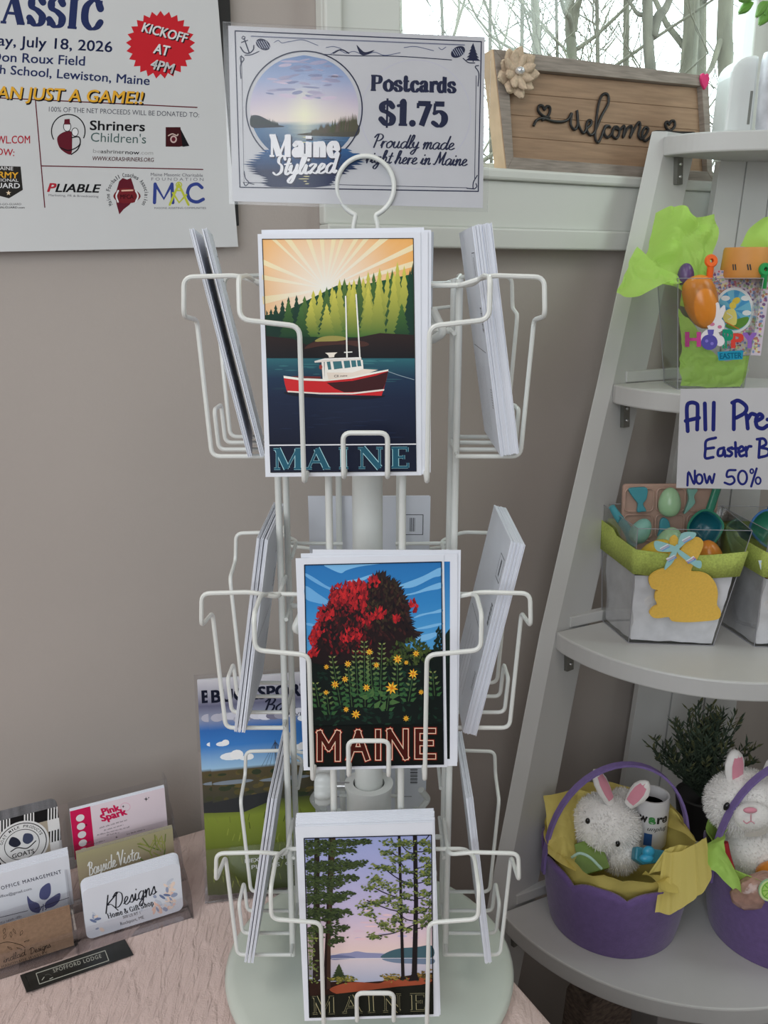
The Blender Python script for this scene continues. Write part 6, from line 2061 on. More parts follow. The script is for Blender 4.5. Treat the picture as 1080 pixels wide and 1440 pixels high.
# tissue: sheets rising out of the box, folded over its rim
DB = .99
ts = MB()
ts.sheet([[P(905, 400, .985), P(952, 410, .985), P(985, 440, .985)], [P(900, 372, 1.0), P(950, 375, 1.005), P(1000, 420, 1.0)], [P(915, 340, 1.02), P(960, 335, 1.01), P(1015, 390, 1.02)], [P(925, 305, 1.03), P(968, 290, 1.02), P(1005, 300, 1.04), ][:3]], 34, 34, .026, 20, 1)
tis = tag(ts.build('tissue_sheet', M['lime'], origin=P(950, 400, 1.0), angle=9), 'large lime tissue sheet standing up at the back of the clear box', 'tissue paper')
ts = MB()
ts.sheet([[P(960, 398, .972), P(930, 372, .968), P(896, 345, .985)], [P(955, 395, .958), P(915, 385, .955), P(880, 375, .97)], [P(950, 392, .950), P(905, 402, .945), P(868, 398, .96)], [P(953, 384, .948), P(905, 413, .940), P(866, 412, .95)]], 30, 30, .017, 26, 4)
tag(ts.build('tissue_sheet', M['lime'], origin=P(910, 390, .97), angle=9), 'lime tissue flap folded over the near corner of the clear box', 'tissue paper')
ts = MB()
ts.sheet([[P(1040, 345, 1.03), P(1060, 352, 1.02), P(1085, 380, 1.02)], [P(1055, 325, 1.03), P(1075, 330, 1.01), P(1095, 370, 1.01)], [P(1075, 307, 1.04), P(1090, 308, 1.02), P(1105, 340, 1.02)]], 24, 24, .012, 20, 9)
tag(ts.build('tissue_sheet', M['lime'], origin=P(1070, 340, 1.02), angle=9), 'small lime tissue fold above the orange cup', 'tissue paper')
ts = MB()
i4 = lambda f, g, z: V((base1[0][0] + (base1[1][0] - base1[0][0]) * f, base1[0][1] + .006 + .05 * g, zb + z))
ts.sheet([[P(957, 430, .974), P(985, 470, .974), P(1016, 505, .980), P(1054, 500, .985)], [P(957, 470, .9765), P(985, 500, .9775), P(1015, 515, .979), P(1052, 518, .981)], [P(957, 510, .9785), P(985, 522, .979), P(1015, 530, .981), P(1049, 530, .981)], [P(958, 542, .983), P(985, 543, .983), P(1015, 544, .983), P(1043, 544, .983)]], 36, 36, .006, 50, 14)
ts.sheet([[P(957, 430, .974), P(985, 440, 1.01), P(1020, 450, 1.02)], [P(958, 410, .985), P(990, 415, 1.02), P(1040, 430, 1.03)], [P(958, 395, 1.0), P(990, 385, 1.03), P(1050, 410, 1.04)]], 12, 12, .004, 40, 21)
tag(ts.build('tissue_filling', M['lime'], origin=P(1000, 520, .99), angle=9), 'crumpled lime tissue filling the clear gift box', 'tissue paper')
Rt = Matrix.Rotation(radians(163), 3, 'Y') @ Matrix.Rotation(radians(10), 3, 'X')
et = P(976, 388, .985)
egg(et, .058, 'carrot_egg', M['orange_egg'], 'long orange egg standing in the clear box of lime tissue', Rt, seam=False, wide=.84)
egg(P(963, 402, 1.0), .024, 'plastic_egg', M['purple_egg'], 'dark purple egg half hidden behind the orange one')
cb = P(1046, 392, 1.0)
cup = thing('orange_cup', tuple(cb), 'matt orange cup with small black marks sticking out of the clear gift box', 'cup')
b = MB(); b.lathe([(0, 0), (.024, 0), (.0255, .004), (.0235, .030), (.0225, .0325), (.0, .0325)], cb, 36); b.build('cup_wall', M['orange_cup'], cup)
b = MB()
for a, w_ in ((-2.35, .6), (-1.75, 1), (-1.1, .8)):
    for k in (-.05, .05):
        q = cb + V((.0252 * cos(a + k), .0252 * sin(a + k), .009)); q2 = cb + V((.0248 * cos(a + k - .06), .0248 * sin(a + k - .06), .015))
        b.tube([q, q2], .0007, 6)
b.build('painted_marks', M['ink_black'], cup)


def button_top(px, py, D, m, label):
    c = P(px, py, D)
    t = thing('bead_pick', tuple(c), label, 'toy')
    b = MB(); RXX = Matrix.Rotation(radians(80), 3, 'X')
    b.lathe([(.0018, -.0025), (.006, -.0025), (.0072, 0), (.006, .0025), (.0022, .0025), (.0018, 0)], c, 20, RXX, cap=False); h = b.build('bead', m, t)
    b = MB(); b.tube([c - V((0, 0, .005)), c - V((-.001, -.003, .019))], .0035, 10); b.build('stem', m, t)


button_top(1000, 367, .985, M['neon_orange'], 'small orange ring topped pick beside the orange cup')
button_top(1076, 379, .975, M['green_plastic'], 'small green ring topped pick in front of the orange cup')
# printed favour pouch
PO = Frame(P(1040, 520, .985), (.97, .10, 0), (.0, .12, 1))
p = Print(PO); p.crop(900, 290, 960 / 180)
quad = [(520, 470), (985, 520), (905, 1120), (640, 1110), (600, 960)]
loc = [PO.px(900 + x * 180 / 960, 290 + y * 180 / 960) for x, y in quad]
p.poly(quad, rgb(196, 184, 196), 1)
rg = random.Random(12)
for k in range(760):
    x, y = rg.uniform(530, 975), rg.uniform(480, 1100)
    t = (y - 470) / 640
    if x > 975 - 80 * t or y < 480 + (x - 520) * .12 or x < 520 + 120 * t: continue
    p.ell(x, y, rg.uniform(7, 14), rg.uniform(7, 14), rg.choice([rgb(186, 110, 130), rgb(120, 140, 180), rgb(150, 170, 140), rgb(170, 120, 100), rgb(120, 90, 130), rgb(210, 200, 150)]), 2 + k % 2, 7)
p.ell(705, 780, 148, 172, (.82, .82, .84, 1), 5, 40, rot=.05); p.ell(705, 780, 128, 152, rgb(110, 180, 208), 6, 40)
for k in range(8):
    a = k * pi / 4
    p.poly([(705, 780), (705 + 126 * cos(a), 780 + 150 * sin(a)), (705 + 126 * cos(a + .35), 780 + 150 * sin(a + .35))], rgb(70, 150, 200), 7)
for (x, y) in ((640, 690), (790, 690), (610, 780), (800, 800)): p.ell(x, y, 34, 20, (.84, .85, .86, 1), 8, 14)
p.smooth([(640, 890), (720, 850), (810, 830), (800, 880), (740, 920), (670, 920)], rgb(90, 140, 50), 8)
p.ell(720, 710, 34, 24, rgb(226, 196, 70), 9, 14, rot=-.6); p.ell(695, 745, 26, 26, rgb(236, 206, 84), 9, 14)
p.smooth([(620, 830), (650, 780), (700, 770), (725, 820), (715, 890), (650, 880)], rgb(232, 216, 120), 10); p.stroke([(640, 870), (740, 920)], 8, rgb(206, 120, 50), 11); p.stroke([(650, 800), (690, 830), (660, 850)], 6, (.84, .82, .76, 1), 11)
o = p.build('favor_pouch', M['gloss_print'], sheet=(loc, .006), paper=M['paper'])
tag(o, 'confetti printed pouch with a round chick window inside the clear gift box', 'pouch')

# ================================================================== hand lettered sale card on the shelf edge
HW = Frame(P(957, 620, .885), V((1, -.10, 0)), V((0, -.03, 1)))
p = Print(HW); p.crop(920, 530, 6.75)
ink = rgb(34, 40, 110)
for w_, strokes in ((38, ([(318, 515), (310, 290), (345, 245), (400, 255), (412, 300), (407, 500)], [(298, 418), (425, 388)], [(480, 252), (486, 500)], [(566, 245), (561, 500)], [(755, 497), (757, 245)], [(740, 245), (800, 225), (872, 280), (860, 340), (780, 388)], [(876, 362), (888, 490)], [(888, 400), (920, 352), (958, 358)], [(962, 425), (1028, 384), (1000, 352), (966, 400), (976, 470), (1030, 490), (1074, 462)], [(1075, 405), (1150, 400)])),
                     (27, ([(584, 578), (495, 606), (486, 690), (486, 770), (560, 762)], [(490, 682), (566, 672)], [(662, 672), (612, 690), (606, 745), (648, 742), (664, 690), (674, 755)], [(737, 670), (697, 688), (737, 722), (720, 750), (688, 748)], [(770, 622), (776, 755)], [(737, 682), (812, 676)], [(800, 715), (850, 692), (830, 660), (802, 690), (816, 750), (862, 740)], [(870, 667), (876, 752)], [(876, 700), (895, 662), (920, 660)], [(1003, 592), (992, 760)], [(975, 592), (1040, 588), (1062, 636), (1008, 670)], [(1008, 670), (1082, 690), (1076, 742), (992, 766)])),
                     (22, ([(315, 1030), (326, 902), (380, 1018), (386, 890)], [(475, 922), (500, 1010), (525, 940), (548, 1010), (572, 922)], [(772, 885), (702, 890), (690, 948), (742, 945), (762, 990), (722, 1020), (668, 1004)], [(972, 870), (920, 1040)]))):
    for st in strokes: p.stroke(st, w_, ink, 1)
for cx, cy, rx, ry, w_ in ((428, 970, 30, 44, 22), (838, 955, 42, 64, 22), (926, 895, 15, 20, 16), (986, 985, 24, 32, 18)):
    p.ring(cx, cy, rx, ry, w_, ink, 1)
out = [HW.px(*q) for q in ((957, 547), (1098, 545), (1098, 689), (951, 686))]
o = p.build('sale_card', M['print'], sheet=(out, .0005), paper=M['card_stock'])
tag(o, 'white card hand lettered in blue, All Pre- Easter B Now 50%, on the shelf edge', 'sign')

# ================================================================== clear treat boxes on the third shelf
M['filler'] = mat('white_crinkled_paper', (.80, .79, .84), .7, var=.10, vscale=70)
M['ribbon'] = mat('lime_burlap_ribbon', (.42, .50, .11), .85, var=.2, vscale=500, bump=.5, bscale=1200)
M['bunny_card'] = mat('yellow_foam_sheet', (.80, .50, .085), .8, var=.06, vscale=500)
M['tray'] = mat('dusty_pink_tray', (.50, .33, .26), .5)
M['teal'] = mat('teal_rubber', (.06, .30, .36), .5)
M['mint'] = mat('mint_rubber', (.20, .42, .36), .45)
M['blue_scoop'] = mat('deep_teal_scoop', (.01, .12, .16), .25)
M['scoop_green'] = mat('green_scoop_rim', (.03, .22, .14), .3)
M['scoop_blue'] = mat('blue_scoop_rim', (.05, .17, .42), .3)
M['orange_treat'] = mat('orange_wrapped_treat', (.55, .17, .02), .3)
M['pastel_ribbon'] = mat_print('pastel_plaid_ribbon', .4)

zb3 = S(2)
bl_, br_ = onz(884, 904, zb3), onz(1003, 908, zb3)
h3 = .137


def treat_box(dx, dy, who, first):
    o = V((dx, dy, 0))
    base = [(bl_.x + dx, bl_.y + dy), (br_.x + dx, br_.y + dy), (br_.x + dx + .014, br_.y + dy + .058), (bl_.x + dx - .014, bl_.y + dy + .068)]
    top = [(bl_.x + dx - .003, bl_.y + dy - .012), (br_.x + dx + .024, br_.y + dy - .012), (br_.x + dx + .030, br_.y + dy + .090), (bl_.x + dx - .016, bl_.y + dy + .095)]
    t, B, T_ = clear_box(base, top, 'treat_box', who, zb3, zb3 + h3)

    def ip(f, g, z, out=0.0):
        """point in the box: f across, g to the back, z up 0..1"""
        a = B[0] + (B[1] - B[0]) * f; b_ = B[3] + (B[2] - B[3]) * f
        c = T_[0] + (T_[1] - T_[0]) * f; d = T_[3] + (T_[2] - T_[3]) * f
        lo, hi = a + (b_ - a) * g, c + (d - c) * g
        return lo + (hi - lo) * z
    # filler in the lower part
    b = MB(); rows = []
    for g in (.04, .35, .65, .96): rows.append([ip(f, g, .60) for f in (.04, .35, .65, .96)])
    b.sheet(rows, 14, 14, .007, 60, dx * 40)
    for (f0, g0, f1, g1) in ((.03, .03, .97, .03), (.97, .03, .97, .97), (.97, .97, .03, .97), (.03, .97, .03, .03)):
        b.sheet([[ip(f0 + (f1 - f0) * k / 3, g0 + (g1 - g0) * k / 3, z) for k in range(4)] for z in (.02, .2, .4, .60)], 14, 10, .004, 55, dx * 40 + 3)
    tag(b.build('paper_filling', M['filler'], origin=ip(.5, .5, .2)), 'white crinkled paper filling the treat box %s' % ('with the wooden tray' if first else 'at the end of the third shelf'), 'paper filling')
    # ribbon band around the box
    b = MB(); n_ = 0
    ring0 = []
    pts = []
    for (f0, g0, f1, g1) in ((-.02, -.03, 1.02, -.03), (1.02, -.03, 1.02, 1.03), (1.02, 1.03, -.02, 1.03), (-.02, 1.03, -.02, -.03)):
        for k in range(10): pts.append((f0 + (f1 - f0) * k / 10, g0 + (g1 - g0) * k / 10))
    vs, fs = [], []
    for f, g in pts:
        sag = -.10 * sin(pi * min(max(f, 0), 1)) if g < .1 else 0
        vs.append(ip(f, g, .62 + sag * .3)); vs.append(ip(f, g, .83 + sag * .4 + (.04 if g > .5 else 0)))
    n_ = len(pts)
    for k in range(n_): fs.append((2 * k, 2 * ((k + 1) % n_), 2 * ((k + 1) % n_) + 1, 2 * k + 1))
    b.add(vs, fs)
    rb = b.build('burlap_ribbon', M['ribbon'], t, smooth=True, angle=0); so = rb.modifiers.new('thickness', 'SOLIDIFY'); so.thickness = .001
    return t, ip


def bunny(frame_px, parent, dpx=0, dy=0, D=.905):
    pts = [(385, 690), (400, 660), (440, 635), (490, 620), (505, 600), (505, 545), (515, 500), (505, 470), (520, 440), (545, 432), (558, 460), (560, 510), (568, 520), (590, 480), (630, 455), (670, 442), (700, 460), (698, 500), (670, 560), (640, 610), (635, 640), (690, 645), (740, 665), (775, 710), (788, 770), (782, 830), (800, 860), (805, 890), (785, 918), (700, 930), (600, 935), (520, 928), (500, 905), (440, 912), (405, 905), (388, 880), (410, 850), (435, 835), (420, 800), (425, 760), (438, 748), (400, 735)]
    return pts


t1, ip1 = treat_box(0, 0, 'clear treat box with a yellow bunny cutout and lime burlap ribbon, on the third shelf', True)
BFc = Frame(P(945, 880, bl_.y - .018), V((1, 0, 0)), V((0, -.08, 1)))
q = catmull([V(BFc.px(820 + x / 4.154, 650 + y / 4.154)) for x, y in bunny(None, None)], 3, True)
b = MB(); b.prism([(p_.x, p_.y) for p_ in q], BFc, -.0035, 0)
bn = b.build('bunny_cutout', M['bunny_card'], t1, smooth=False)
# plaid bow at the bunny's neck
bw = Print(BFc.off(.0045)); bw.crop(820, 650, 4.154)
for quad in ([(555, 505), (575, 420), (655, 412), (650, 440), (600, 470)], [(560, 510), (650, 570), (690, 580), (685, 620), (640, 600), (560, 540)], [(555, 500), (440, 462), (415, 480), (440, 520), (540, 520)], [(545, 485), (500, 560), (475, 625), (495, 615), (530, 575), (556, 500)]):
    bw.smooth(quad, rgb(150, 196, 196), 2, 4)
    cx = sum(q_[0] for q_ in quad) / len(quad); cy = sum(q_[1] for q_ in quad) / len(quad)
    for k, c in ((-1, rgb(232, 226, 232)), (0, rgb(196, 150, 190)), (1, rgb(120, 150, 206))):
        bw.stroke([(cx - 22 + k * 6, cy + 14 + k * 7), (cx + 22 + k * 6, cy - 10 + k * 7)], 5, c, 3, False)
bwo = bw.build('plaid_bow', M['pastel_ribbon'], bn); so = bwo.modifiers.new('thickness', 'SOLIDIFY'); so.thickness = .0015
t2, ip2 = treat_box(.137, -.010, 'clear treat box of orange sweets cut off by the edge of the view, third shelf', False)
BF2 = Frame(BFc.o + V((.130, -.010, 0)), BFc.u, BFc.v)
q2 = [(p_.x, p_.y) for p_ in q]
b = MB(); b.prism(q2, BF2, -.0035, 0); b.build('bunny_cutout', M['bunny_card'], t2, smooth=False)

# wooden-toned tray with rubber shapes
D3 = bl_.y + .075
TFm = Frame(P(873, 775, D3), V((1, .03, 0)), V((0, .10, 1)))
tx0, ty1 = TFm.px(873, 681); tx1, _ = TFm.px(1010, 700); tx0 = 0
tray = thing('treat_tray', tuple(TFm.o), 'dusty pink moulded tray standing at the back of the treat box with the bunny', 'tray')
b = MB(); b.prism([(a, c) for a, c in rounded(tx1, ty1 + .02, .004, tx1 / 2, (ty1 - .02) / 2)], TFm, -.006, 0); b.build('tray_base', M['tray'], tray, smooth=False, bevel=.001)
cwid = tx1 / 3; chei = .031
ribs = MB()
for i in range(3):
    for j in range(3):
        o_ = rounded(cwid - .004, chei - .004, .005, cwid * (i + .5), ty1 - .003 - chei * (j + .5))
        q3 = [TFm.pt(a, c, .0015) for a, c in o_]
        ribs.tube(q3, .0011, 6, closed=True)
ribs.build('pocket_rim', M['tray'], tray)


def shape_toy(pts, name, m, label, D, th=.005, cat='toy', sc=(820, 650, 4.154)):
    F = Frame(P(sc[0] + pts[0][0] / sc[2], sc[1] + pts[0][1] / sc[2], D), V((1, .03, 0)), V((0, .10, 1)))
    q = catmull([V(F.px(sc[0] + x / sc[2], sc[1] + y / sc[2])) for x, y in pts], 3, True)
    b = MB(); b.prism([(p_.x, p_.y) for p_ in q], F, -th, 0)
    return tag(b.build(name, m, origin=F.o, smooth=False, bevel=.001), label, cat)


shape_toy([(268, 158), (320, 148), (376, 152), (372, 215), (352, 245), (372, 285), (345, 290), (318, 292), (322, 245), (296, 210)], 'fish_toy', M['teal'], 'teal fish in the corner pocket of the pink tray', D3 - .004)
shape_toy([(612, 160), (640, 158), (672, 160), (650, 200), (655, 240), (610, 290), (590, 300), (620, 220)], 'fish_toy', M['mint'], 'mint fish peeking out under the sale card', D3 - .004)
shape_toy([(480, 325), (505, 350), (510, 400), (490, 440), (440, 440), (448, 400), (455, 340)], 'fish_toy', M['teal'], 'dark teal fish low in the tray behind the bunny bow', D3 - .004)
egg(P(940, 726, D3 - .012), .034, 'plastic_egg', M['mint_egg'], 'glossy pale mint egg resting against the pink tray')
c_ = P(860, 712, D3 - .02)
b = MB(); b.tube(catmull([P(860, 712, D3 - .03), P(868, 725, D3 - .03), P(884, 748, D3 - .028), P(890, 765, D3 - .025)], 4), lambda t: .0035 + .003 * t, 12); tag(b.build('toy_spoon', M['teal'], origin=c_), 'teal toy spoon handle poking over the box corner', 'toy')
egg(P(891, 762, D3 - .035), .03, 'plastic_egg', M['mint'], 'pale teal egg beside the spoon handle', Matrix.Rotation(.5, 3, 'Y'))
egg(P(903, 797, bl_.y + .012), .042, 'plastic_egg', M['yellow_egg'], 'yellow plastic egg behind the lime ribbon', Matrix.Rotation(.9, 3, 'Y') @ Matrix.Rotation(-.2, 3, 'X'))
egg(P(931, 788, bl_.y + .03), .040, 'plastic_egg', M['mint_egg'], 'light green egg behind the plaid bow', Matrix.Rotation(.3, 3, 'Y'))
egg(P(1003, 804, bl_.y + .018), .038, 'plastic_egg', M['orange_egg'], 'orange plastic egg behind the ribbon, beside the bunny ear', Matrix.Rotation(-.3, 3, 'Y'))


def scoop(px, py, D, m_in, m_rim, label, dx=0.0):
    """a round-bowled scoop standing handle up"""
    F = Frame(P(px, py, D), V((1, .03, 0)), V((0, .35, 1)))
    t = thing('sand_scoop', tuple(F.o), label, 'scoop')
    out = [(820 + x / 4.154 + dx, 650 + y / 4.154) for x, y in ((690, 285), (740, 285), (790, 320), (818, 370), (800, 420), (760, 480), (735, 500), (690, 480), (640, 430), (612, 385), (640, 325))]
    q = catmull([V(F.px(*z)) for z in out], 4, True)
    b = MB(); cen = V((sum(p_.x for p_ in q) / len(q), sum(p_.y for p_ in q) / len(q)))
    rings = []
    for s_, d_ in ((1, 0), (.92, -.006), (.7, -.013), (.35, -.017)):
        rings += [F.pt(cen.x + (p_.x - cen.x) * s_, cen.y + (p_.y - cen.y) * s_, d_) for p_ in q]
    n_ = len(q)
    fs = [(i * n_ + k, i * n_ + (k + 1) % n_, (i + 1) * n_ + (k + 1) % n_, (i + 1) * n_ + k) for i in range(3) for k in range(n_)] + [tuple(3 * n_ + k for k in range(n_))]
    b.add(rings, fs); bo = b.build('bowl', m_in, t); so = bo.modifiers.new('thickness', 'SOLIDIFY'); so.thickness = .0012
    b = MB(); b.tube([F.pt(p_.x, p_.y, 0) for p_ in q], .0014, 8, closed=True); b.build('bowl_rim', m_rim, t)
    b = MB(); h0 = F.px(820 + 745 / 4.154 + dx, 650 + 285 / 4.154); h1 = F.px(820 + 800 / 4.154 + dx, 650 + 120 / 4.154)
    b.tube([F.pt(h0[0], h0[1], -.004), F.pt(h1[0], h1[1], -.004)], .0048, 12); b.build('handle', m_rim, t)


scoop(995, 760, bl_.y + .052, M['blue_scoop'], M['scoop_green'], 'teal toy scoop with a green handle in the treat box, beside the pink tray')
scoop(1090, 760, bl_.y + .045, M['scoop_green'], M['scoop_blue'], 'blue rimmed toy scoop in the treat box at the view edge', dx=87)
b = MB(); cx_ = ip2(.35, .3, .38)
b.ball(cx_ + V((0, 0, .025)), (.034, .018, .027), 24, 14, fn=lambda d: 1 + .06 * noise.noise(d * 4)); tag(b.build('sweets_bag', M['orange_treat'], origin=cx_), 'bag of orange sweets behind the lime ribbon at the view edge', 'bag of sweets')
F = Frame(P(1067, 790, cx_.y - .022), V((1, 0, 0)), UP); p = Print(F); p.crop(1000, 640, 397 / 80)
p.poly([(332, 740), (400, 735), (405, 800), (372, 835), (350, 800)], rgb(186, 206, 222), 1); p.poly([(345, 752), (400, 750), (402, 770), (350, 772)], rgb(226, 214, 150), 2); p.poly([(355, 780), (392, 776), (378, 826)], rgb(110, 190, 214), 2)
o = p.build('candy_label', M['gloss_print'], sheet=([F.px(1000 + x * 80 / 397, 640 + y * 80 / 397) for x, y in ((330, 736), (402, 732), (408, 800), (372, 838), (348, 802))], .0008)); tag(o, 'small pastel wrapped sweet in front of the orange bag', 'sweet')

# ================================================================== purple felt baskets
zb4 = S(3)


def basket(c, r, h, yaw, label, scal=9, flare=1.10, rims=None):
    t = thing('felt_basket', (c.x, c.y, zb4), label, 'basket')
    b = MB()
    n_ = 108; vs = []; fs = []
    lev = 8
    for l in range(lev + 1):
        for k in range(n_):
            a = 2 * pi * k / n_
            hh = h - .010 * (1 - abs(sin(a * scal / 2 + 1.3))) ** 1.6
            f = l / lev
            rr = r * (.93 + (flare - .93) * f ** .8)
            vs.append(V((c.x + rr * cos(a), c.y + rr * sin(a), zb4 + hh * f)))
    for l in range(lev):
        for k in range(n_): fs.append((l * n_ + k, l * n_ + (k + 1) % n_, (l + 1) * n_ + (k + 1) % n_, (l + 1) * n_ + k))
    fs.append(tuple(reversed(range(n_))))
    b.add(vs, fs)
    w_ = b.build('felt_wall', M['purple'], t); so = w_.modifiers.new('thickness', 'SOLIDIFY'); so.thickness = .0028; so.offset = -1
    d = V((cos(yaw), sin(yaw), 0)); e = V((-sin(yaw), cos(yaw), 0))
    b = MB(); pts = []
    rr = r * flare + .0015
    top = rims
    for k in range(25):
        a = pi * k / 24
        x = -cos(a) * rr * (1 if abs(cos(a)) < .98 else 1); z = h * .72 + (top - h * .72) * sin(a) ** .85
        pts.append(V((c.x, c.y, zb4 + z)) + d * x)
    vs = []; wv = .0042
    for k, p_ in enumerate(pts):
        tg = (pts[min(k + 1, 24)] - pts[max(k - 1, 0)]).normalized(); nn = e.cross(tg).normalized()
        for (a_, b_) in ((-1, -1), (1, -1), (1, 1), (-1, 1)): vs.append(p_ + e * wv * a_ + nn * .0014 * b_)
    fs = [(k * 4 + i, k * 4 + (i + 1) % 4, (k + 1) * 4 + (i + 1) % 4, (k + 1) * 4 + i) for k in range(24) for i in range(4)] + [(3, 2, 1, 0), tuple(96 + i for i in range(4))]
    b.add(vs, fs); b.build('handle', M['purple_lit'], t)
    return t


c1 = V((.2680, .888)); c2 = V((.452, .866))
basket(c1, .078, .092, radians(9), 'purple felt basket lined with yellow tissue, nearer the rack on the low shelf', rims=.196)
basket(c2, .080, .100, radians(9), 'purple felt basket with lime tissue and a toy rabbit, at the view edge', rims=.215)


def ring_liner(c, r, h, m, label, seed, up=.02, amp=.006, nr=90, back=0.0):
    b = MB(); prof_ = [(.02, .36), (.30, .40), (.62, .50), (.85, .64), (.96, .84), (1.02, 1.0), (1.06, 1.0)]
    q = catmull([V((x, y)) for x, y in prof_], 5)
    W_ = len(q); vs = []; fs = []
    for k in range(nr):
        a = 2 * pi * k / nr
        nz_ = noise.noise(V((cos(a) * 2.4 + seed, sin(a) * 2.4, seed)))
        for j, p_ in enumerate(q):
            f = j / (W_ - 1)
            zz = h * p_.y + up * (.55 + .9 * nz_ + back * max(0, sin(a))) * f ** 2.2
            rr = r * p_.x * (1 + .05 * nz_ * f)
            v = V((c.x + rr * cos(a), c.y + rr * sin(a), zb4 + zz))
            qq = v * 42 + V((seed, 0, 0))
            v += V((noise.noise(qq), noise.noise(qq + V((5, 0, 0))), abs(noise.noise(qq + V((0, 7, 0)))))) * amp
            vs.append(v)
    for k in range(nr):
        for j in range(W_ - 1):
            l = (k + 1) % nr
            fs.append((k * W_ + j, l * W_ + j, l * W_ + j + 1, k * W_ + j + 1))
    b.add(vs, fs)
    return tag(b.build('tissue_liner', m, origin=(c.x, c.y, zb4 + h), angle=25), label, 'tissue paper')


ring_liner(c1, .078, .094, M['yellow_tissue'], 'yellow tissue lining the basket nearer the rack', 3.0, up=.017, back=.8)
ring_liner(c2, .080, .100, M['lime'], 'lime tissue lining the basket at the view edge', 8.0, up=.010)
yt = MB()
yt.sheet([[P(912, 1232, .822), P(940, 1222, .83), P(972, 1195, .85)], [P(935, 1195, .838), P(962, 1192, .838), P(990, 1180, .85)]], 30, 30, .012, 34, 2)
yt.sheet([[P(935, 1196, .836), P(958, 1200, .83), P(990, 1181, .85)], [P(921, 1287, .79), P(955, 1283, .79), P(999, 1226, .81)]], 34, 34, .014, 30, 5)
yt.sheet([[P(905, 1232, .826), P(925, 1232, .82), P(950, 1228, .825)], [P(908, 1222, .815), P(930, 1250, .80), P(955, 1255, .80)]], 24, 24, .008, 40, 9)
tag(yt.build('tissue_sheet', M['yellow_tissue'], origin=P(950, 1230, .82), angle=9), 'yellow tissue corner hanging over the basket rim between the two baskets', 'tissue paper')
yt = MB()
yt.sheet([[P(928, 1150, .93), P(950, 1165, .90), P(975, 1180, .87)], [P(935, 1130, .94), P(955, 1150, .91), P(985, 1185, .86)], [P(932, 1122, .95), P(962, 1150, .92), P(990, 1200, .85)]], 26, 26, .010, 30, 6)
tag(yt.build('tissue_sheet', M['yellow_tissue'], origin=P(950, 1160, .9), angle=9), 'yellow tissue fold behind the white mug', 'tissue paper')
yt = MB()
yt.sheet([[P(768, 1200, .86), P(790, 1215, .84), P(815, 1225, .83)], [P(770, 1150, .89), P(795, 1160, .88), P(812, 1190, .88)], [P(765, 1118, .91), P(800, 1112, .92), P(845, 1115, .93)]], 28, 28, .010, 28, 12)
tag(yt.build('tissue_sheet', M['yellow_tissue'], origin=P(790, 1170, .9), angle=9), 'yellow tissue standing up behind the handle of the basket nearer the rack', 'tissue paper')
yt = MB()
yt.sheet([[P(990, 1185, .85), P(1000, 1180, .85), P(1022, 1165, .86)], [P(992, 1215, .82), P(1003, 1205, .82), P(1018, 1180, .84)], [P(1005, 1225, .81), P(1018, 1220, .81), P(1030, 1215, .82)], [P(1030, 1250, .80), P(1035, 1248, .80), P(1045, 1256, .80)]], 26, 26, .007, 34, 16)
tag(yt.build('tissue_sheet', M['lime'], origin=P(1010, 1200, .83), angle=9), 'lime tissue twist at the rim beside the toy rabbit', 'tissue paper')


# ---- plush rabbits
def fuzz(b, c, r, R, n_, ln, seed, keep=None):
    rg = random.Random(seed)
    for k in range(n_):
        d = V((rg.gauss(0, 1), rg.gauss(0, 1), rg.gauss(0, 1))).normalized()
        if keep and not keep(d): continue
        p_ = V((d.x * r[0], d.y * r[1], d.z * r[2]))
        nrm = V((d.x / r[0], d.y / r[1], d.z / r[2])).normalized()
        t_ = nrm.cross(V((rg.gauss(0, 1), rg.gauss(0, 1), rg.gauss(0, 1)))).normalized()
        tip = p_ + nrm * ln * rg.uniform(.5, 1) + t_ * ln * rg.uniform(.2, .9) - V((0, 0, ln * .3))
        s_ = t_.cross(nrm) * ln * .16
        vs = [p_ + s_ - nrm * .001, p_ - s_ - nrm * .001, tip]
        if R is not None: vs = [R @ v for v in vs]
        b.add([c + v for v in vs], [(0, 1, 2)])


def ear(o, d, n_, ln, w_, th, name, parent):
    """a flattened plush ear from o along d, facing n_"""
    d = V(d).normalized(); n_ = V(n_); n_ = (n_ - d * n_.dot(d)).normalized(); s_ = d.cross(n_)
    b = MB(); vs = []; fs = []
    prof_ = [(0, .55), (.15, .75), (.4, .98), (.65, 1.0), (.85, .72), (.96, .36), (1, .04)]
    m_ = 14
    for t, ww in prof_:
        for k in range(m_):
            a = 2 * pi * k / m_
            vs.append(V(o) + d * ln * t + s_ * w_ * ww * cos(a) + n_ * th * min(1, ww + .3) * sin(a))
    for i in range(len(prof_) - 1):
        for k in range(m_): fs.append((i * m_ + k, i * m_ + (k + 1) % m_, (i + 1) * m_ + (k + 1) % m_, (i + 1) * m_ + k))
    fs.append(tuple(reversed(range(m_)))); fs.append(tuple((len(prof_) - 1) * m_ + k for k in range(m_)))
    b.add(vs, fs); e_ = b.build(name, M['plush'], parent)
    b = MB(); vs = []; fs = []
    for t, ww in prof_[1:]:
        vs += [V(o) + d * ln * t * .96 + s_ * w_ * ww * .62 * q_ + n_ * (th * min(1, ww + .3) + .0006 - .0012 * abs(q_)) for q_ in (-1, -.5, 0, .5, 1)]
    for i in range(len(prof_) - 2):
        for k in range(4): fs.append((i * 5 + k, i * 5 + k + 1, (i + 1) * 5 + k + 1, (i + 1) * 5 + k))
    b.add(vs, fs); b.build('inner_ear', M['pink'], e_)


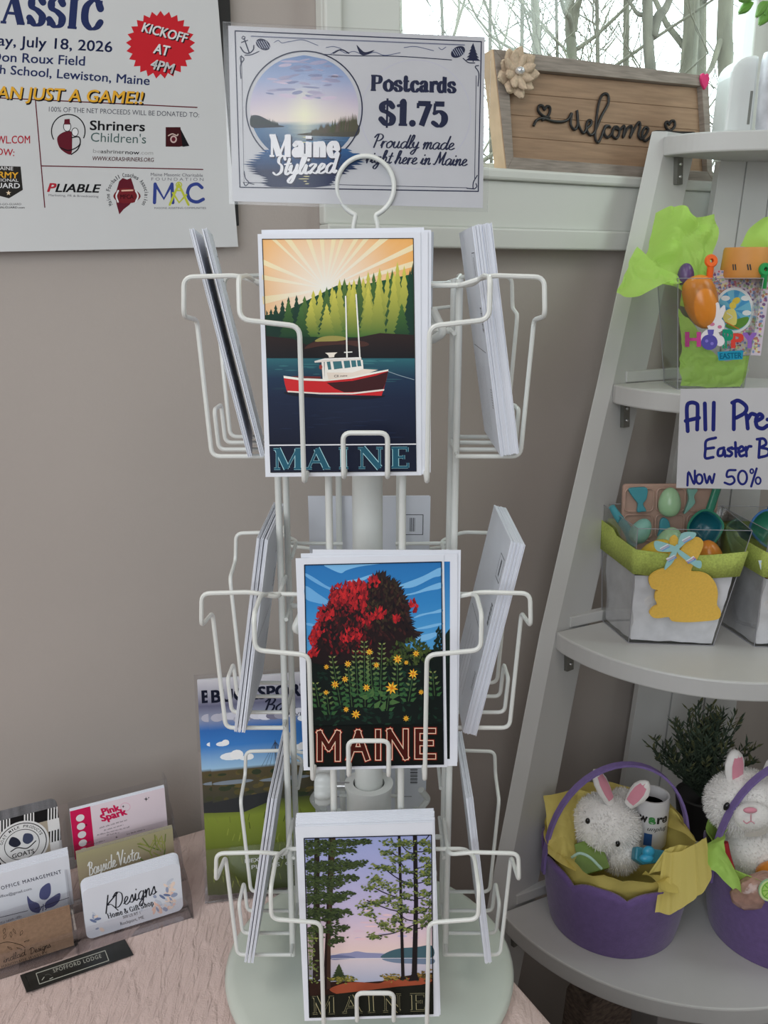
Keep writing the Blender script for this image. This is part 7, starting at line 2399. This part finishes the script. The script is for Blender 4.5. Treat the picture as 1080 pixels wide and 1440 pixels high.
# rabbit in the near basket, tipped over so that its face looks down and out
def surf(px, py, c, r):
    """where the sight line through a pixel first meets an ellipsoid"""
    d = ray(px, py); o = EYE - c
    A = sum((d[i] / r[i]) ** 2 for i in range(3)); B = 2 * sum(o[i] * d[i] / r[i] ** 2 for i in range(3)); C = sum((o[i] / r[i]) ** 2 for i in range(3)) - 1
    q = max(B * B - 4 * A * C, 0)
    return EYE + d * ((-B - sqrt(q)) / (2 * A))


hc_ = P(849, 1160, .905)
rb1 = thing('plush_rabbit', tuple(hc_), 'white toy rabbit tipped over in the basket of yellow tissue', 'soft toy')
rad = (.041, .036, .036); ch_, cr_ = P(870, 1196, .892), (.024, .024, .024); bk_, br_ = P(876, 1150, .935), (.026, .03, .036)
b = MB()
b.ball(hc_, rad, 36, 24, None, lambda d: 1 + .04 * noise.noise(d * 3))
b.ball(ch_, cr_, 24, 16); b.ball(bk_, br_, 24, 16)
fuzz(b, hc_, rad, None, 5600, .0046, 1); fuzz(b, ch_, cr_, None, 2200, .0046, 2); fuzz(b, bk_, br_, None, 1800, .0046, 8)
b.build('body', M['plush'], rb1, angle=0)
ear(P(859, 1130, .895), (-.42, .1, .85), (.75, -1, .2), .046, .0095, .005, 'ear', rb1)
ear(P(884, 1132, .892), (.42, -.1, .75), (-.9, -1, .2), .038, .0105, .005, 'ear', rb1)
for (x, y) in ((826, 1154), (868, 1186)):
    b = MB(); b.ball(surf(x, y, hc_, rad) + V((0, -.0015, .0005)), (.0027, .0026, .0036), 14, 10); b.build('eye', M['dark_eye'], rb1)
# rabbit sitting in the far basket
hc2 = P(1048, 1128, .885)
rb2 = thing('plush_rabbit', tuple(hc2), 'white toy rabbit with pink nose sitting upright in the basket at the view edge', 'soft toy')
b = MB(); rad = (.044, .036, .037)
b.ball(hc2, rad, 40, 26, None, lambda d: 1 + .03 * noise.noise(d * 3))
mz = P(1058, 1148, .845)
b.ball(mz, (.020, .012, .016), 24, 16); fuzz(b, mz, (.020, .012, .016), None, 900, .002, 11)
bc = P(1062, 1200, .885)
b.ball(bc, (.040, .034, .040), 32, 20)
fuzz(b, hc2, rad, None, 6500, .0042, 3, lambda d: not (d.y < -.6 and abs(d.x - .1) < .3 and d.z < .15)); fuzz(b, bc, (.040, .034, .040), None, 4200, .0042, 4)
b.build('body', M['plush'], rb2, angle=0)
ear(P(1032, 1105, .885), (-.05, .05, 1), (.35, -1, 0), .044, .0125, .006, 'ear', rb2)
ear(P(1078, 1108, .89), (.35, .1, 1), (-.1, -1, 0), .044, .0125, .006, 'ear', rb2)
for (x, y) in ((1021.5, 1134), (1086, 1150)):
    b = MB(); b.ball(P(x, y, .8535 if x < 1050 else .852), (.0029, .003, .0050), 14, 10, Matrix.Rotation(.35, 3, 'Y')); b.build('eye', M['dark_eye'], rb2)
b = MB(); b.ball(P(1055, 1139.5, .8325), (.0075, .003, .0034), 16, 10); b.build('nose', M['pink'], rb2)
b = MB(); b.tube([P(1056, 1145, .8320), P(1056, 1155, .8325)], .0005, 6); b.tube(catmull([P(1045, 1154, .835), P(1050, 1158, .833), P(1056, 1155, .8325), P(1061, 1158, .833)], 4), .0005, 6)
b.build('mouth_stitch', M['pink'], rb2)

# mug, pack, toy in the near basket
mp_ = P(912, 1175, .92)
mt_ = thing('white_mug', tuple(mp_), 'white mug with green and black lettering in the basket of yellow tissue', 'mug')
b = MB(); mr = .0205
b.lathe([(0, 0), (mr * .92, 0), (mr, .003), (mr, .062), (mr * .98, .064), (mr * .88, .064), (mr * .86, .058), (mr * .86, .008), (0, .006)], mp_ - V((0, 0, .008)), 36); M['ceramic'] = mat('white_ceramic', (.66, .65, .66), .3, var=.02)
mb_ = b.build('cup_wall', M['ceramic'], mt_)
b = MB(); b.lathe([(0, .05), (mr * .84, .05)], mp_ - V((0, 0, .008)), 24); M['dark_inside'] = mat('grey_paper_inside', (.2, .19, .2), .8); b.build('contents', M['dark_inside'], mt_)


def wrap_text(txt, a0, a1, z, h, colmat, name, bold=.02, shear=0):
    vs, fs = text_geo(txt, bold, shear)
    x0, x1 = min(v[0] for v in vs), max(v[0] for v in vs)
    b = MB(); pts = []
    for x, y in vs:
        a = a0 + (a1 - a0) * (x - x0) / (x1 - x0)
        pts.append(mp_ + V(((mr + .00025) * cos(a), (mr + .00025) * sin(a), z + y / .73 * h - .008)))
    b.add(pts, fs); b.build(name, colmat, mb_, smooth=False)


M['letter_green'] = mat('green_letter', (.05, .25, .06), .5)
wrap_text('w', -2.52, -2.02, .038, .0115, M['ink_black'], 'lettering', .04); wrap_text('a', -1.97, -1.57, .038, .0115, M['letter_green'], 'lettering', .06); wrap_text('re', -1.51, -.78, .038, .0115, M['ink_black'], 'lettering', .04)
wrap_text('unplug', -2.0, -.80, .028, .0055, M['ink_black'], 'lettering', 0, .3)
M['blue_patch'] = mat('blue_label', (.02, .08, .25), .4)
b = MB(); vs = []
for k in range(7):
    a = -2.15 + .45 * k / 6
    for z in (.008, .024): vs.append(mp_ + V(((mr + .0003) * cos(a), (mr + .0003) * sin(a), z - .008)))
b.add(vs, [(2 * k, 2 * k + 2, 2 * k + 3, 2 * k + 1) for k in range(6)]); b.build('blue_label', M['blue_patch'], mb_)
GP = Frame(P(816, 1222, .855), V((.98, .18, 0)), V((-.15, .75, .65)))
M['green_pack'] = mat('olive_green_pack', (.16, .26, .05), .5, var=.15)
b = MB(); b.prism([GP.px(x, y) for x, y in ((795, 1192), (843, 1174), (858, 1220), (816, 1232))], GP, -.006, 0)
gp = thing('seed_pack', tuple(GP.o), 'small green packet in front of the tipped toy rabbit', 'packet')
b.build('packet', M['green_pack'], gp, smooth=False, bevel=.001)
b = MB(); b.tube(catmull([P(804, 1206, .848), P(815, 1200, .846), P(830, 1206, .842), P(846, 1222, .838)], 5), .0016, 8); M['mint_cord'] = mat('mint_cord', (.4, .58, .5), .4); b.build('cord', M['mint_cord'], gp)
tb = P(912, 1203, .86)
M['toy_blue'] = mat('blue_toy_plastic', (.03, .22, .32), .35)
ty = thing('toy_pack', tuple(tb), 'teal blue wrapped toy in front of the white mug', 'toy')
b = MB(); F = Frame(tb, V((.97, .22, 0)), V((-.1, .6, .8))); b.prism([F.px(x, y) for x, y in ((895, 1190), (938, 1196), (942, 1212), (905, 1216), (893, 1208))], F, -.012, 0); b.build('pack', M['toy_blue'], ty, smooth=False, bevel=.002)
b = MB(); b.ball(P(912, 1198, .848), (.007, .005, .007), 16, 10); b.ball(P(909, 1207, .845), (.008, .005, .005), 16, 10); b.build('knob', mat('bright_blue_plastic', (.03, .30, .50), .35), ty)
# carrot, orange egg and treat bag in the far basket
M['red'] = mat('red_plush', (.42, .02, .03), .7)
b = MB(); b.tube(catmull([P(1016, 1185, .85), P(1021, 1203, .845), P(1028, 1222, .84), P(1034, 1238, .84)], 4), lambda t: .0062 - .003 * t, 14); tag(b.build('red_toy_carrot', M['red'], origin=P(1025, 1210, .845)), 'long red toy beside the upright toy rabbit', 'toy')
egg(P(1064, 1238, .842), .044, 'plastic_egg', M['orange_egg'], 'orange egg in the lap of the upright toy rabbit', Matrix.Rotation(1.1, 3, 'Y') @ Matrix.Rotation(.2, 3, 'X'))
M['cello'] = mat('pinkish_wrapped_sweets', (.42, .25, .2), .15, var=.35, vscale=60, bump=.6, bscale=90)
b = MB(); tbp = P(1072, 1252, .81)
b.ball(tbp, (.034, .014, .020), 30, 18, Matrix.Rotation(-.35, 3, 'Y'), lambda d: 1 + .10 * noise.noise(d * 5)); sw = tag(b.build('sweets_bag', M['cello'], origin=tbp), 'shiny bag of pink sweets at the rim of the far basket', 'bag of sweets')
ls = P(1083, 1252, .791)
LF = Frame(ls, V((1, .1, 0)), V((0, .2, 1))); p = Print(LF); p.local()
p.ell(0, 0, .0115, .0115, rgb(196, 214, 150), 1, 32); p.ell(0, 0, .0095, .0095, rgb(120, 176, 70), 2, 32)
for k in range(8): p.poly([(.001 * cos(k * pi / 4 + .39), .001 * sin(k * pi / 4 + .39)), (.0085 * cos(k * pi / 4 + .08), .0085 * sin(k * pi / 4 + .08)), (.0085 * cos(k * pi / 4 + .7), .0085 * sin(k * pi / 4 + .7))], rgb(170, 206, 110), 3)
o = p.build('lime_slice', M['gloss_print'], sheet=([(.012 * cos(k * pi / 16), .012 * sin(k * pi / 16)) for k in range(32)], .002), paper=M['mint_egg']); tag(o, 'lime slice sweet on the shiny pink bag', 'sweet')

# dark evergreen sprig behind the baskets
M['needle'] = mat('dusty_dark_green', (.060, .088, .055), .8, var=.35, vscale=40)
M['needle_tip'] = mat('pale_olive_tips', (.13, .14, .06), .8)
pc = P(978, 1190, 1.05); pc.z = zb4
sp = thing('evergreen_plant', tuple(pc), 'dark green artificial evergreen sprigs behind the two purple baskets', 'plant')
b = MB(); b.lathe([(0, 0), (.026, 0), (.033, .055), (.031, .057), (.028, .052), (0, .05)], pc, 28); b.build('pot', M['black'], sp)
b = MB(); rg = random.Random(31)
for k in range(64):
    a = rg.uniform(0, 2 * pi); tilt = rg.uniform(.05, .75); ln = rg.uniform(.10, .150) * (1 - .25 * tilt)
    d = V((cos(a) * sin(tilt), sin(a) * sin(tilt) * .6, cos(tilt)))
    pts = [pc + V((0, 0, .05)) + d * ln * t + V((0, 0, -.02 * tilt * t * t)) for t in (0, .25, .5, .75, 1)]
    b.m = 0; b.tube(pts, .0008, 4, cap=False)
    for j in range(58):
        t = .12 + .88 * j / 58
        i = min(int(t * 4), 3); q = pts[i] + (pts[i + 1] - pts[i]) * (t * 4 - i)
        aa = rg.uniform(0, 2 * pi); dd = (d + V((cos(aa), sin(aa), rg.uniform(-.2, .6))) * .9).normalized()
        L_ = rg.uniform(.008, .015); sdir = dd.cross(V((rg.gauss(0, 1), rg.gauss(0, 1), rg.gauss(0, 1)))).normalized() * .0015
        b.m = 1 if t > .8 and rg.random() < .5 else 0
        b.add([q, q + dd * L_ * .5 + sdir, q + dd * L_, q + dd * L_ * .5 - sdir], [(0, 1, 2, 3)])
b.build('foliage', [M['needle'], M['needle_tip']], sp, smooth=False)

# woven bag and a pale box below the lowest shelf
M['jute'] = mat('grey_brown_weave', (.17, .13, .105), .9, var=.45, vscale=120, vstretch=(1, 1, 2.4), bump=.5, bscale=300)
wb = P(845, 1418, .93)
FB = Frame(V((wb.x, wb.y, 0)), V((.86, .5, 0)), UP)
tb_ = thing('woven_bag', (wb.x, wb.y, 0), 'brown woven bag standing in the shade below the lowest shelf', 'bag')
b = MB(); zt_ = P(842, 1392, .93).z
q0 = [FB.pt(-.05, 0, .02), FB.pt(.05, 0, .02), FB.pt(.05, 0, -.05), FB.pt(-.05, 0, -.05)]
q1 = [FB.pt(-.035, zt_, .012), FB.pt(.045, zt_ + .02, .012), FB.pt(.045, zt_ + .02, -.03), FB.pt(-.035, zt_, -.03)]
b.hexa(q0, q1); b.build('bag_body', M['jute'], tb_, smooth=False, bevel=.006)
b = MB(); b.tube(catmull([q1[0], q1[0] * .5 + q1[1] * .5 + V((0, 0, .004)), q1[1]], 5), .004, 8); b.build('hem', M['jute'], tb_)
M['card_box'] = mat('pale_grey_board', (.42, .40, .39), .8)
xb = P(930, 1425, .96)
b = MB(); b.box((xb.x + .02, xb.y + .05, .20), (.09, .07, .40), Matrix.Rotation(radians(27), 3, 'Z'))
tag(b.build('tall_box', M['card_box'], origin=(xb.x + .02, xb.y + .05, 0), smooth=False, bevel=.002), 'pale grey box standing below the lowest shelf beside the woven bag', 'box')

for o in bpy.data.objects:
    if '_world' in o: del o['_world']
